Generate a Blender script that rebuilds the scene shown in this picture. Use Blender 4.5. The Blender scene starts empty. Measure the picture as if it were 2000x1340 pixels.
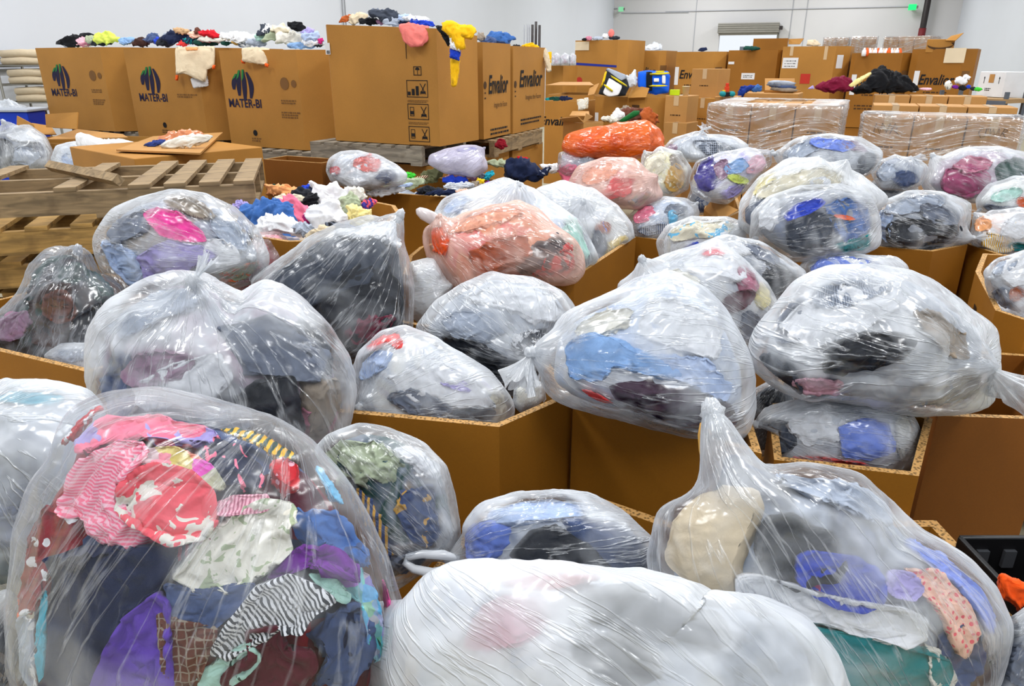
import bpy, bmesh, math, random
import numpy as np
from mathutils import Vector, Matrix

# ------------------------------------------------------------------ camera, world, lights, exposure
F, PITCH, H = 1400.0, math.radians(21.3), 1.9
SC = bpy.context.scene
COL = SC.collection
cam_data = bpy.data.cameras.new('camera')
cam_data.sensor_width = 36.0
cam_data.lens = 36.0 * F / 2000.0
cam_data.clip_start = 0.02
cam_data.clip_end = 200
cam = bpy.data.objects.new('camera', cam_data)
cam.location = (0, 0, H)
cam.rotation_euler = (math.pi / 2 - PITCH, 0, 0)
COL.objects.link(cam)
SC.camera = cam

world = bpy.data.worlds.new('world')
SC.world = world
world.use_nodes = True
world.node_tree.nodes['Background'].inputs[0].default_value = (0.9, 0.95, 1.0, 1)
world.node_tree.nodes['Background'].inputs[1].default_value = 1.0

SC.view_settings.view_transform = 'Standard'
SC.view_settings.look = 'None'
SC.view_settings.gamma = 1
SC.view_settings.use_curve_mapping = False
SC.view_settings.exposure = 0.0
cy = SC.cycles
cy.max_bounces = 7
cy.diffuse_bounces = 3
cy.glossy_bounces = 2
cy.transmission_bounces = 3
cy.transparent_max_bounces = 14
cy.caustics_reflective = False
cy.caustics_refractive = False
cy.use_adaptive_sampling = True
cy.adaptive_threshold = 0.03
cy.use_denoising = True

YAW = math.radians(21.0)
CY, SY = math.cos(YAW), math.sin(YAW)
def room(r, u, z=0.0):
    """room coordinates (r to the right, u away along the hall) to world"""
    return np.array([r * CY + u * SY, -r * SY + u * CY, z])

CEIL_Z = 7.0
LIGHT_POWER = 215.0
def hall_light(r, u, lx, ly, power):
    d = bpy.data.lights.new('hall_light', 'AREA')
    d.shape = 'RECTANGLE'
    d.size, d.size_y = lx, ly
    d.energy = power
    d.color = (0.97, 0.985, 1.0)
    o = bpy.data.objects.new('hall_light', d)
    o.location = room(r, u, CEIL_Z - 0.25)
    o.rotation_euler = (0, 0, -YAW)
    COL.objects.link(o)
for (r_, u_) in [(-6.5, -1), (-1.5, -1), (3.2, -1), (-6.5, 5), (-1.5, 5), (3.2, 5), (-6.5, 12), (-1.5, 12), (3.2, 12),
                 (-5, 20), (1.5, 20), (-5, 29), (1.5, 29), (-5, 36), (1.5, 36)]:
    hall_light(r_, u_, 0.7, 3.0, LIGHT_POWER * (1.0 if u_ < 15 else 1.25))

# ------------------------------------------------------------------ helpers
ct, st = math.cos(PITCH), math.sin(PITCH)
RIGHT = np.array([1.0, 0, 0]); UP = np.array([0, st, ct]); FWD = np.array([0, ct, -st]); CAM = np.array([0, 0, H])
def ray(px, py):
    return FWD + RIGHT * ((px - 1000) / F) + UP * ((670 - py) / F)
def Pd(px, py, d):
    """the point of the place seen at a pixel, at a depth along the view axis"""
    return CAM + ray(px, py) * d
def Pz(px, py, z):
    v = ray(px, py)
    return CAM + v * ((z - H) / v[2])
def depth_z(px, py, z):
    return (z - H) / ray(px, py)[2]

def lin(c):
    return tuple(((v / 255.0) / 12.92 if v / 255.0 <= 0.04045 else ((v / 255.0 + 0.055) / 1.055) ** 2.4) for v in c)

def tag(o, label, cat, group=None):
    o['label'] = label; o['category'] = cat
    if group: o['group'] = group
    return o
def struct(o):
    o['kind'] = 'structure'
    return o
def empty(name, loc, rz=0.0):
    o = bpy.data.objects.new(name, None)
    o.location = tuple(loc); o.rotation_euler = (0, 0, rz); o.empty_display_size = 0.1
    COL.objects.link(o)
    return o

class MB:
    """a mesh gathered from boxes, prisms and tubes"""
    def __init__(s):
        s.v, s.f, s.m = [], [], []
    def add(s, verts, faces, mi=0):
        n = len(s.v)
        s.v += [tuple(float(c) for c in p) for p in verts]
        s.f += [tuple(i + n for i in f) for f in faces]
        s.m += [mi] * len(faces)
        return s
    def box(s, c, size, rz=0.0, M=None, mi=0):
        hx, hy, hz = size[0] / 2, size[1] / 2, size[2] / 2
        vs = [Vector((x, y, z)) for z in (-hz, hz) for (x, y) in ((-hx, -hy), (hx, -hy), (hx, hy), (-hx, hy))]
        R = Matrix.Rotation(rz, 3, 'Z') if M is None else M
        vs = [R @ v + Vector(c) for v in vs]
        return s.add(vs, [(3, 2, 1, 0), (4, 5, 6, 7), (0, 1, 5, 4), (1, 2, 6, 5), (2, 3, 7, 6), (3, 0, 4, 7)], mi)
    def prism(s, poly, z0, z1, mi=0):
        n = len(poly)
        vs = [(p[0], p[1], z0) for p in poly] + [(p[0], p[1], z1) for p in poly]
        fs = [tuple(range(n - 1, -1, -1)), tuple(range(n, 2 * n))] + [(i, (i + 1) % n, n + (i + 1) % n, n + i) for i in range(n)]
        return s.add(vs, fs, mi)
    def tube(s, pts, r, n=8, mi=0):
        pts = [Vector(p) for p in pts]
        rr = r if isinstance(r, (list, tuple)) else [r] * len(pts)
        vs = []
        for i, p in enumerate(pts):
            t = (pts[min(i + 1, len(pts) - 1)] - pts[max(i - 1, 0)]).normalized()
            a = t.cross(Vector((0, 0, 1)))
            if a.length < 1e-3: a = t.cross(Vector((1, 0, 0)))
            a.normalize(); b = t.cross(a)
            for k in range(n):
                an = 2 * math.pi * k / n
                vs.append(p + (a * math.cos(an) + b * math.sin(an)) * rr[i])
        fs = [(i * n + k, i * n + (k + 1) % n, (i + 1) * n + (k + 1) % n, (i + 1) * n + k) for i in range(len(pts) - 1) for k in range(n)]
        fs += [tuple(range(n - 1, -1, -1)), tuple((len(pts) - 1) * n + k for k in range(n))]
        return s.add(vs, fs, mi)
    def build(s, name, mats, parent=None, origin=None, smooth=False, bevel=0.0):
        me = bpy.data.meshes.new(name)
        if origin is None:
            a = np.array(s.v); origin = np.array([(a[:, 0].min() + a[:, 0].max()) / 2, (a[:, 1].min() + a[:, 1].max()) / 2, a[:, 2].min()]) if parent is None else np.zeros(3)
        me.from_pydata([(v[0] - origin[0], v[1] - origin[1], v[2] - origin[2]) for v in s.v], [], s.f)
        for m in (mats if isinstance(mats, (list, tuple)) else [mats]): me.materials.append(m)
        me.polygons.foreach_set('material_index', s.m)
        if smooth: me.polygons.foreach_set('use_smooth', [True] * len(s.f))
        o = bpy.data.objects.new(name, me)
        o.location = tuple(origin)
        COL.objects.link(o)
        if parent is not None:
            o.parent = parent
            o.matrix_parent_inverse = Matrix.Translation(Vector(parent.location)).inverted() if parent.rotation_euler.z == 0 else (Matrix.Translation(Vector(parent.location)) @ Matrix.Rotation(parent.rotation_euler.z, 4, 'Z')).inverted()
        if bevel:
            b = o.modifiers.new('bevel', 'BEVEL'); b.width = bevel; b.segments = 2; b.limit_method = 'ANGLE'
        me.update()
        return o

# ------------------------------------------------------------------ noise
_rng = np.random.RandomState(7)
_PERM = np.concatenate([_rng.permutation(256)] * 3)
_G = _rng.normal(size=(256, 3)); _G /= np.linalg.norm(_G, axis=1)[:, None]
def noise(p):
    pi = np.floor(p).astype(int); f = p - pi; pi &= 255
    w = f * f * f * (f * (f * 6 - 15) + 10)
    out = 0
    for dx in (0, 1):
        wx = w[:, 0] if dx else 1 - w[:, 0]
        for dy in (0, 1):
            wy = w[:, 1] if dy else 1 - w[:, 1]
            for dz in (0, 1):
                wz = w[:, 2] if dz else 1 - w[:, 2]
                h = _PERM[_PERM[_PERM[pi[:, 0] + dx] + pi[:, 1] + dy] + pi[:, 2] + dz]
                g = _G[h]
                out = out + wx * wy * wz * (g[:, 0] * (f[:, 0] - dx) + g[:, 1] * (f[:, 1] - dy) + g[:, 2] * (f[:, 2] - dz))
    return out * 1.6
def folds(p, seed, s=1.0):
    """soft cloth folds: rounded ridges with sharp valleys"""
    o = np.array([seed * 3.17, seed * 1.73, seed * 2.41])
    q = p * s + o
    wv = np.stack([noise(q * 0.6 + 11.0), noise(q * 0.6 + 23.0), noise(q * 0.6 + 37.0)], 1)
    q = q + wv * 1.1
    return np.abs(noise(q)) * 0.6 + np.abs(noise(q * np.array([2.1, 1.2, 2.1]) + 5.0)) * 0.35 + np.abs(noise(q * 4.1 + 9.0)) * 0.12

def crumple(p, seed):
    """long creases of heaped cloth: 1 on the ridges, 0 in the valleys"""
    rs = np.random.RandomState(int(abs(seed) * 97) % 99991)
    A = np.linalg.qr(rs.normal(size=(3, 3)))[0]; o = rs.uniform(-20, 20, 3)
    q = p @ A
    wv = np.stack([noise(q * 0.9 + o), noise(q * 0.9 + o + 13.0), noise(q * 0.9 + o + 29.0)], 1)
    q = q + wv * 0.55
    r1 = 1 - np.clip(np.abs(noise(q * np.array([0.7, 1.9, 1.9]) + o)) * 2.2, 0, 1)
    r2 = 1 - np.clip(np.abs(noise(q * np.array([2.0, 3.6, 1.6]) + o + 7.0)) * 2.2, 0, 1)
    r3 = 1 - np.clip(np.abs(noise(q * 5.5 + o + 3.0)) * 2.2, 0, 1)
    return np.clip(0.62 * r1 ** 1.5 + 0.30 * r2 ** 1.5 + 0.10 * r3, 0, 1)
_ICO = {}
def ico(n):
    if n not in _ICO:
        bm = bmesh.new(); bmesh.ops.create_icosphere(bm, subdivisions=n, radius=1.0)
        v = np.array([x.co[:] for x in bm.verts]); f = np.array([[x.index for x in fc.verts] for fc in bm.faces]); bm.free()
        v /= np.linalg.norm(v, axis=1)[:, None]
        _ICO[n] = (v, f)
    return _ICO[n]
def vnormals(v, f):
    n = np.cross(v[f[:, 1]] - v[f[:, 0]], v[f[:, 2]] - v[f[:, 0]])
    out = np.zeros_like(v)
    for k in range(3): np.add.at(out, f[:, k], n)
    return out / (np.linalg.norm(out, axis=1)[:, None] + 1e-12)
def mesh_obj(name, v, f, mat, origin, parent=None, attrs=None):
    me = bpy.data.meshes.new(name)
    v = v - origin
    me.vertices.add(len(v)); me.vertices.foreach_set('co', v.astype(np.float32).ravel())
    k = f.shape[1]
    me.loops.add(f.size); me.loops.foreach_set('vertex_index', f.astype(np.int32).ravel())
    me.polygons.add(len(f)); me.polygons.foreach_set('loop_start', np.arange(0, f.size, k, dtype=np.int32))
    me.polygons.foreach_set('use_smooth', np.ones(len(f), dtype=bool))
    me.materials.append(mat)
    for nm, a in (attrs or {}).items():
        at = me.attributes.new(nm, 'FLOAT_VECTOR', 'POINT'); at.data.foreach_set('vector', a.astype(np.float32).ravel())
    me.update(calc_edges=True); me.validate()
    o = bpy.data.objects.new(name, me); o.location = tuple(origin); COL.objects.link(o)
    if parent is not None:
        o.parent = parent; o.matrix_parent_inverse = Matrix.Translation(Vector(parent.location)).inverted()
    return o

# ------------------------------------------------------------------ materials
def nodes(name):
    m = bpy.data.materials.new(name); m.use_nodes = True
    nt = m.node_tree; nt.nodes.clear()
    return m, nt, lambda t, **kw: _nd(nt, t, kw)
def _nd(nt, t, kw):
    n = nt.nodes.new(t)
    for k, v in kw.items():
        if k.startswith('i_'):
            n.inputs[int(k[2:])].default_value = v
        else: setattr(n, k, v)
    return n
_MATS = {}
def plain(name, rgb, rough=0.6, metal=0.0, spec=0.3, noise_amt=0.06, nscale=6.0, emit=0.0):
    if name in _MATS: return _MATS[name]
    m, nt, N = nodes(name); L = nt.links.new
    out = N('ShaderNodeOutputMaterial'); b = N('ShaderNodeBsdfPrincipled')
    b.inputs['Roughness'].default_value = rough; b.inputs['Metallic'].default_value = metal; b.inputs['Specular IOR Level'].default_value = spec
    c = lin(rgb)
    tc = N('ShaderNodeTexCoord'); nz = N('ShaderNodeTexNoise'); nz.inputs['Scale'].default_value = nscale; nz.inputs['Detail'].default_value = 4
    L(tc.outputs['Object'], nz.inputs['Vector'])
    mx = N('ShaderNodeMix', data_type='RGBA')
    mx.inputs[6].default_value = tuple(max(0, v * (1 - noise_amt * 2)) for v in c) + (1,); mx.inputs[7].default_value = tuple(min(1, v * (1 + noise_amt * 2)) for v in c) + (1,)
    L(nz.outputs[0], mx.inputs[0]); L(mx.outputs[2], b.inputs['Base Color']); L(b.outputs[0], out.inputs[0])
    if emit:
        b.inputs['Emission Color'].default_value = c + (1,); b.inputs['Emission Strength'].default_value = emit
    _MATS[name] = m
    return m

def cardboard(name, rgb, edge=False):
    if name in _MATS: return _MATS[name]
    m, nt, N = nodes(name); L = nt.links.new
    out = N('ShaderNodeOutputMaterial'); b = N('ShaderNodeBsdfPrincipled'); b.inputs['Roughness'].default_value = 0.62; b.inputs['Specular IOR Level'].default_value = 0.25
    tc = N('ShaderNodeTexCoord'); c = lin(rgb)
    nz = N('ShaderNodeTexNoise'); nz.inputs['Scale'].default_value = 2.2; nz.inputs['Detail'].default_value = 6
    L(tc.outputs['Object'], nz.inputs['Vector'])
    fib = N('ShaderNodeTexNoise'); fib.inputs['Scale'].default_value = 160; fib.inputs['Detail'].default_value = 2
    L(tc.outputs['Object'], fib.inputs['Vector'])
    ad = N('ShaderNodeMath', operation='MULTIPLY_ADD'); ad.inputs[1].default_value = 0.35; L(fib.outputs[0], ad.inputs[0]); L(nz.outputs[0], ad.inputs[2])
    rp = N('ShaderNodeValToRGB'); rp.color_ramp.elements[0].position = 0.35; rp.color_ramp.elements[1].position = 1.0
    rp.color_ramp.elements[0].color = tuple(v * 0.82 for v in c) + (1,); rp.color_ramp.elements[1].color = tuple(min(1, v * 1.16) for v in c) + (1,)
    L(ad.outputs[0], rp.inputs[0])
    if edge:
        wv = N('ShaderNodeTexVoronoi'); wv.inputs['Scale'].default_value = 110
        L(tc.outputs['Object'], wv.inputs['Vector'])
        r2 = N('ShaderNodeValToRGB'); r2.color_ramp.elements[0].position = 0.25; r2.color_ramp.elements[1].position = 0.55
        r2.color_ramp.elements[0].color = tuple(v * 0.25 for v in c) + (1,); r2.color_ramp.elements[1].color = c + (1,)
        L(wv.outputs['Distance'], r2.inputs[0]); L(r2.outputs[0], b.inputs['Base Color'])
    else:
        L(rp.outputs[0], b.inputs['Base Color'])
        bp = N('ShaderNodeBump'); bp.inputs['Strength'].default_value = 0.12; bp.inputs['Distance'].default_value = 0.01
        L(nz.outputs[0], bp.inputs['Height']); L(bp.outputs[0], b.inputs['Normal'])
    L(b.outputs[0], out.inputs[0])
    _MATS[name] = m
    return m
KRAFT = cardboard('kraft_cardboard', (176, 124, 56))
KRAFT_DEEP = cardboard('deep_brown_cardboard', (150, 97, 24))
KRAFT_PALE = cardboard('pale_carton_cardboard', (186, 137, 78))
EDGE = cardboard('corrugated_edge', (190, 146, 88), edge=True)

def wood(name, rgb):
    if name in _MATS: return _MATS[name]
    m, nt, N = nodes(name); L = nt.links.new
    out = N('ShaderNodeOutputMaterial'); b = N('ShaderNodeBsdfPrincipled'); b.inputs['Roughness'].default_value = 0.75
    tc = N('ShaderNodeTexCoord'); mp = N('ShaderNodeMapping'); mp.inputs['Scale'].default_value = (3, 22, 22)
    L(tc.outputs['Object'], mp.inputs[0])
    nz = N('ShaderNodeTexNoise'); nz.inputs['Scale'].default_value = 1.6; nz.inputs['Detail'].default_value = 7; nz.inputs['Distortion'].default_value = 1.0
    L(mp.outputs[0], nz.inputs['Vector'])
    n2 = N('ShaderNodeTexNoise'); n2.inputs['Scale'].default_value = 7; n2.inputs['Detail'].default_value = 3; L(tc.outputs['Object'], n2.inputs['Vector'])
    c = lin(rgb); rp = N('ShaderNodeValToRGB')
    rp.color_ramp.elements[0].position = 0.3; rp.color_ramp.elements[1].position = 0.7
    rp.color_ramp.elements[0].color = tuple(v * 0.5 for v in c) + (1,); rp.color_ramp.elements[1].color = tuple(min(1, v * 1.25) for v in c) + (1,)
    L(nz.outputs[0], rp.inputs[0])
    r2 = N('ShaderNodeValToRGB'); r2.color_ramp.elements[0].position = 0.3; r2.color_ramp.elements[1].position = 0.45
    r2.color_ramp.elements[0].color = (0.35, 0.3, 0.26, 1); r2.color_ramp.elements[1].color = (1, 1, 1, 1); L(n2.outputs[0], r2.inputs[0])
    mx = N('ShaderNodeMix', data_type='RGBA', blend_type='MULTIPLY'); mx.inputs[0].default_value = 0.7
    L(rp.outputs[0], mx.inputs[6]); L(r2.outputs[0], mx.inputs[7]); L(mx.outputs[2], b.inputs['Base Color'])
    bp = N('ShaderNodeBump'); bp.inputs['Strength'].default_value = 0.3; bp.inputs['Distance'].default_value = 0.004; L(nz.outputs[0], bp.inputs['Height']); L(bp.outputs[0], b.inputs['Normal'])
    L(b.outputs[0], out.inputs[0]); _MATS[name] = m
    return m
WOOD = wood('weathered_pine', (152, 128, 94)); WOOD_NEW = wood('yellow_pine', (176, 138, 76)); WOOD_GREY = wood('grey_pallet_wood', (150, 140, 124))

PAL = {'white': (236, 236, 238), 'off-white': (226, 222, 210), 'cream': (232, 222, 196), 'light grey': (168, 176, 190), 'grey': (112, 119, 134), 'dark grey': (60, 66, 78),
       'charcoal': (38, 41, 48), 'black': (20, 21, 25), 'navy': (26, 36, 66), 'slate blue': (72, 88, 126), 'denim blue': (62, 104, 168), 'light blue': (140, 176, 222),
       'pale blue': (178, 196, 228), 'royal blue': (34, 66, 190), 'periwinkle blue': (120, 144, 226), 'sky blue': (110, 196, 236), 'teal': (0, 128, 132), 'turquoise': (40, 172, 196),
       'dark green': (20, 66, 56), 'olive green': (98, 100, 70), 'sage green': (170, 180, 150), 'mint green': (182, 222, 208), 'lime green': (210, 222, 96), 'raspberry': (166, 74, 112), 'bright green': (70, 200, 60),
       'yellow': (236, 196, 30), 'golden yellow': (240, 184, 20), 'pale yellow': (238, 222, 150), 'mustard': (206, 160, 80), 'orange': (240, 98, 30), 'apricot': (244, 168, 110), 'peach': (246, 196, 172),
       'coral': (238, 96, 108), 'coral red': (238, 66, 62), 'red': (206, 26, 40), 'dark red': (140, 20, 36), 'maroon': (88, 22, 42), 'burgundy': (120, 20, 52), 'pink': (246, 122, 150), 'pale pink': (244, 186, 200),
       'salmon pink': (226, 120, 112), 'hot pink': (250, 62, 158), 'magenta': (196, 40, 120), 'dusty pink': (190, 120, 140), 'purple': (116, 34, 150), 'violet': (98, 66, 170), 'lavender': (172, 160, 216),
       'mauve': (150, 112, 136), 'dark plum': (64, 40, 58), 'indigo': (66, 54, 140), 'brown': (106, 62, 48), 'dark brown': (62, 38, 32), 'tan': (196, 160, 120), 'beige': (214, 196, 166), 'taupe': (150, 136, 120), 'rust': (176, 88, 40)}

def cloth(color, pattern=None, c2=None, ang=0.0, scale=1.0, rgb=None):
    key = ('cloth', color, pattern, c2, round(ang, 2), scale, rgb)
    if key in _MATS: return _MATS[key]
    m, nt, N = nodes((color + ' ' + (pattern or 'plain') + ' cloth').replace(' ', '_')); L = nt.links.new
    out = N('ShaderNodeOutputMaterial'); b = N('ShaderNodeBsdfPrincipled'); b.inputs['Roughness'].default_value = 0.85; b.inputs['Specular IOR Level'].default_value = 0.15
    b.inputs['Sheen Weight'].default_value = 0.08
    c = lin(rgb or PAL[color]); d = lin(PAL[c2]) if c2 else None
    tc = N('ShaderNodeTexCoord'); mp = N('ShaderNodeMapping'); mp.inputs['Rotation'].default_value = (0, ang, 0)
    L(tc.outputs['Object'], mp.inputs[0])
    nz = N('ShaderNodeTexNoise'); nz.inputs['Scale'].default_value = 9; nz.inputs['Detail'].default_value = 5; L(tc.outputs['Object'], nz.inputs['Vector'])
    base = N('ShaderNodeMix', data_type='RGBA'); base.inputs[6].default_value = tuple(v * 0.86 for v in c) + (1,); base.inputs[7].default_value = tuple(min(1, v * 1.12) for v in c) + (1,)
    L(nz.outputs[0], base.inputs[0]); col = base.outputs[2]
    fac = None
    if pattern in ('striped', 'pinstriped'):
        w = N('ShaderNodeTexWave', wave_type='BANDS', bands_direction='X'); w.inputs['Scale'].default_value = 28 * scale; w.inputs['Distortion'].default_value = 0.15; w.inputs['Detail'].default_value = 0; w.inputs['Detail Scale'].default_value = 0.4
        L(mp.outputs[0], w.inputs['Vector']); r = N('ShaderNodeMath', operation='GREATER_THAN'); r.inputs[1].default_value = 0.55; L(w.outputs['Fac'], r.inputs[0]); fac = r.outputs[0]
    elif pattern == 'dotted':
        w = N('ShaderNodeTexVoronoi'); w.inputs['Scale'].default_value = 24 * scale; w.inputs['Randomness'].default_value = 0.35
        L(mp.outputs[0], w.inputs['Vector']); r = N('ShaderNodeMath', operation='LESS_THAN'); r.inputs[1].default_value = 0.3; L(w.outputs['Distance'], r.inputs[0]); fac = r.outputs[0]
    elif pattern == 'printed':
        w = N('ShaderNodeTexNoise'); w.inputs['Scale'].default_value = 17 * scale; w.inputs['Detail'].default_value = 2; w.inputs['Distortion'].default_value = 1.2
        L(mp.outputs[0], w.inputs['Vector']); r = N('ShaderNodeMath', operation='GREATER_THAN'); r.inputs[1].default_value = 0.55; L(w.outputs[0], r.inputs[0]); fac = r.outputs[0]
    elif pattern == 'floral':
        w = N('ShaderNodeTexVoronoi'); w.inputs['Scale'].default_value = 34 * scale; L(mp.outputs[0], w.inputs['Vector'])
        hs = N('ShaderNodeMix', data_type='RGBA'); hs.inputs[0].default_value = 0.5; hs.inputs[6].default_value = c + (1,); L(w.outputs['Color'], hs.inputs[7]); L(base.outputs[2], hs.inputs[6]); col = hs.outputs[2]
    elif pattern == 'plaid':
        a = N('ShaderNodeTexWave', bands_direction='X'); a.inputs['Scale'].default_value = 9 * scale; z = N('ShaderNodeTexWave', bands_direction='Z'); z.inputs['Scale'].default_value = 9 * scale
        L(mp.outputs[0], a.inputs['Vector']); L(mp.outputs[0], z.inputs['Vector'])
        mxm = N('ShaderNodeMath', operation='MAXIMUM'); L(a.outputs['Fac'], mxm.inputs[0]); L(z.outputs['Fac'], mxm.inputs[1])
        r = N('ShaderNodeMath', operation='GREATER_THAN'); r.inputs[1].default_value = 0.93; L(mxm.outputs[0], r.inputs[0]); fac = r.outputs[0]
    if fac is not None:
        mx = N('ShaderNodeMix', data_type='RGBA'); L(fac, mx.inputs[0]); L(col, mx.inputs[6]); mx.inputs[7].default_value = d + (1,); col = mx.outputs[2]
    L(col, b.inputs['Base Color'])
    n3 = N('ShaderNodeTexNoise'); n3.inputs['Scale'].default_value = 26; n3.inputs['Detail'].default_value = 4; n3.inputs['Distortion'].default_value = 0.8; L(tc.outputs['Object'], n3.inputs['Vector'])
    bp = N('ShaderNodeBump'); bp.inputs['Strength'].default_value = 0.35; bp.inputs['Distance'].default_value = 0.012; L(n3.outputs[0], bp.inputs['Height']); L(bp.outputs[0], b.inputs['Normal'])
    L(b.outputs[0], out.inputs[0]); _MATS[key] = m
    return m

def mixed_cloth(colors, scale=7.0, pale=0.0, soft=False):
    key = ('mixed', tuple(colors), scale, pale, soft)
    if key in _MATS: return _MATS[key]
    m, nt, N = nodes('mixed_clothes_cloth'); L = nt.links.new
    out = N('ShaderNodeOutputMaterial'); b = N('ShaderNodeBsdfPrincipled'); b.inputs['Roughness'].default_value = 0.9; b.inputs['Specular IOR Level'].default_value = 0.1
    tc = N('ShaderNodeTexCoord'); nz = N('ShaderNodeTexNoise'); nz.inputs['Scale'].default_value = 5; L(tc.outputs['Object'], nz.inputs['Vector'])
    va = N('ShaderNodeVectorMath', operation='MULTIPLY_ADD'); va.inputs[1].default_value = (0.25, 0.25, 0.25); L(nz.outputs['Color'], va.inputs[0]); L(tc.outputs['Object'], va.inputs[2])
    vo = N('ShaderNodeTexVoronoi'); vo.inputs['Scale'].default_value = scale; L(va.outputs[0], vo.inputs['Vector'])
    sx = N('ShaderNodeSeparateColor'); L(vo.outputs['Color'], sx.inputs[0])
    rp = N('ShaderNodeValToRGB'); rp.color_ramp.interpolation = 'LINEAR' if soft else 'CONSTANT'
    els = rp.color_ramp.elements
    while len(els) < len(colors): els.new(0.5)
    for i, c in enumerate(colors):
        els[i].position = (0.32 + 0.36 * i / max(1, len(colors) - 1)) if soft else i / len(colors)
    for i, c in enumerate(colors):
        els[i].color = lin(tuple(v * (1 - pale) + 232 * pale for v in PAL[c])) + (1,)
    if soft:
        ns = N('ShaderNodeTexNoise'); ns.inputs['Scale'].default_value = scale * 0.7; ns.inputs['Detail'].default_value = 2.5; ns.inputs['Distortion'].default_value = 0.6; L(va.outputs[0], ns.inputs['Vector']); L(ns.outputs[0], rp.inputs[0])
    else: L(sx.outputs[0], rp.inputs[0])
    L(rp.outputs[0], b.inputs['Base Color'])
    n3 = N('ShaderNodeTexNoise'); n3.inputs['Scale'].default_value = 22; n3.inputs['Detail'].default_value = 4; L(tc.outputs['Object'], n3.inputs['Vector'])
    bp = N('ShaderNodeBump'); bp.inputs['Strength'].default_value = 0.4; bp.inputs['Distance'].default_value = 0.015; L(n3.outputs[0], bp.inputs['Height']); L(bp.outputs[0], b.inputs['Normal'])
    L(b.outputs[0], out.inputs[0]); _MATS[key] = m
    return m

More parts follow.
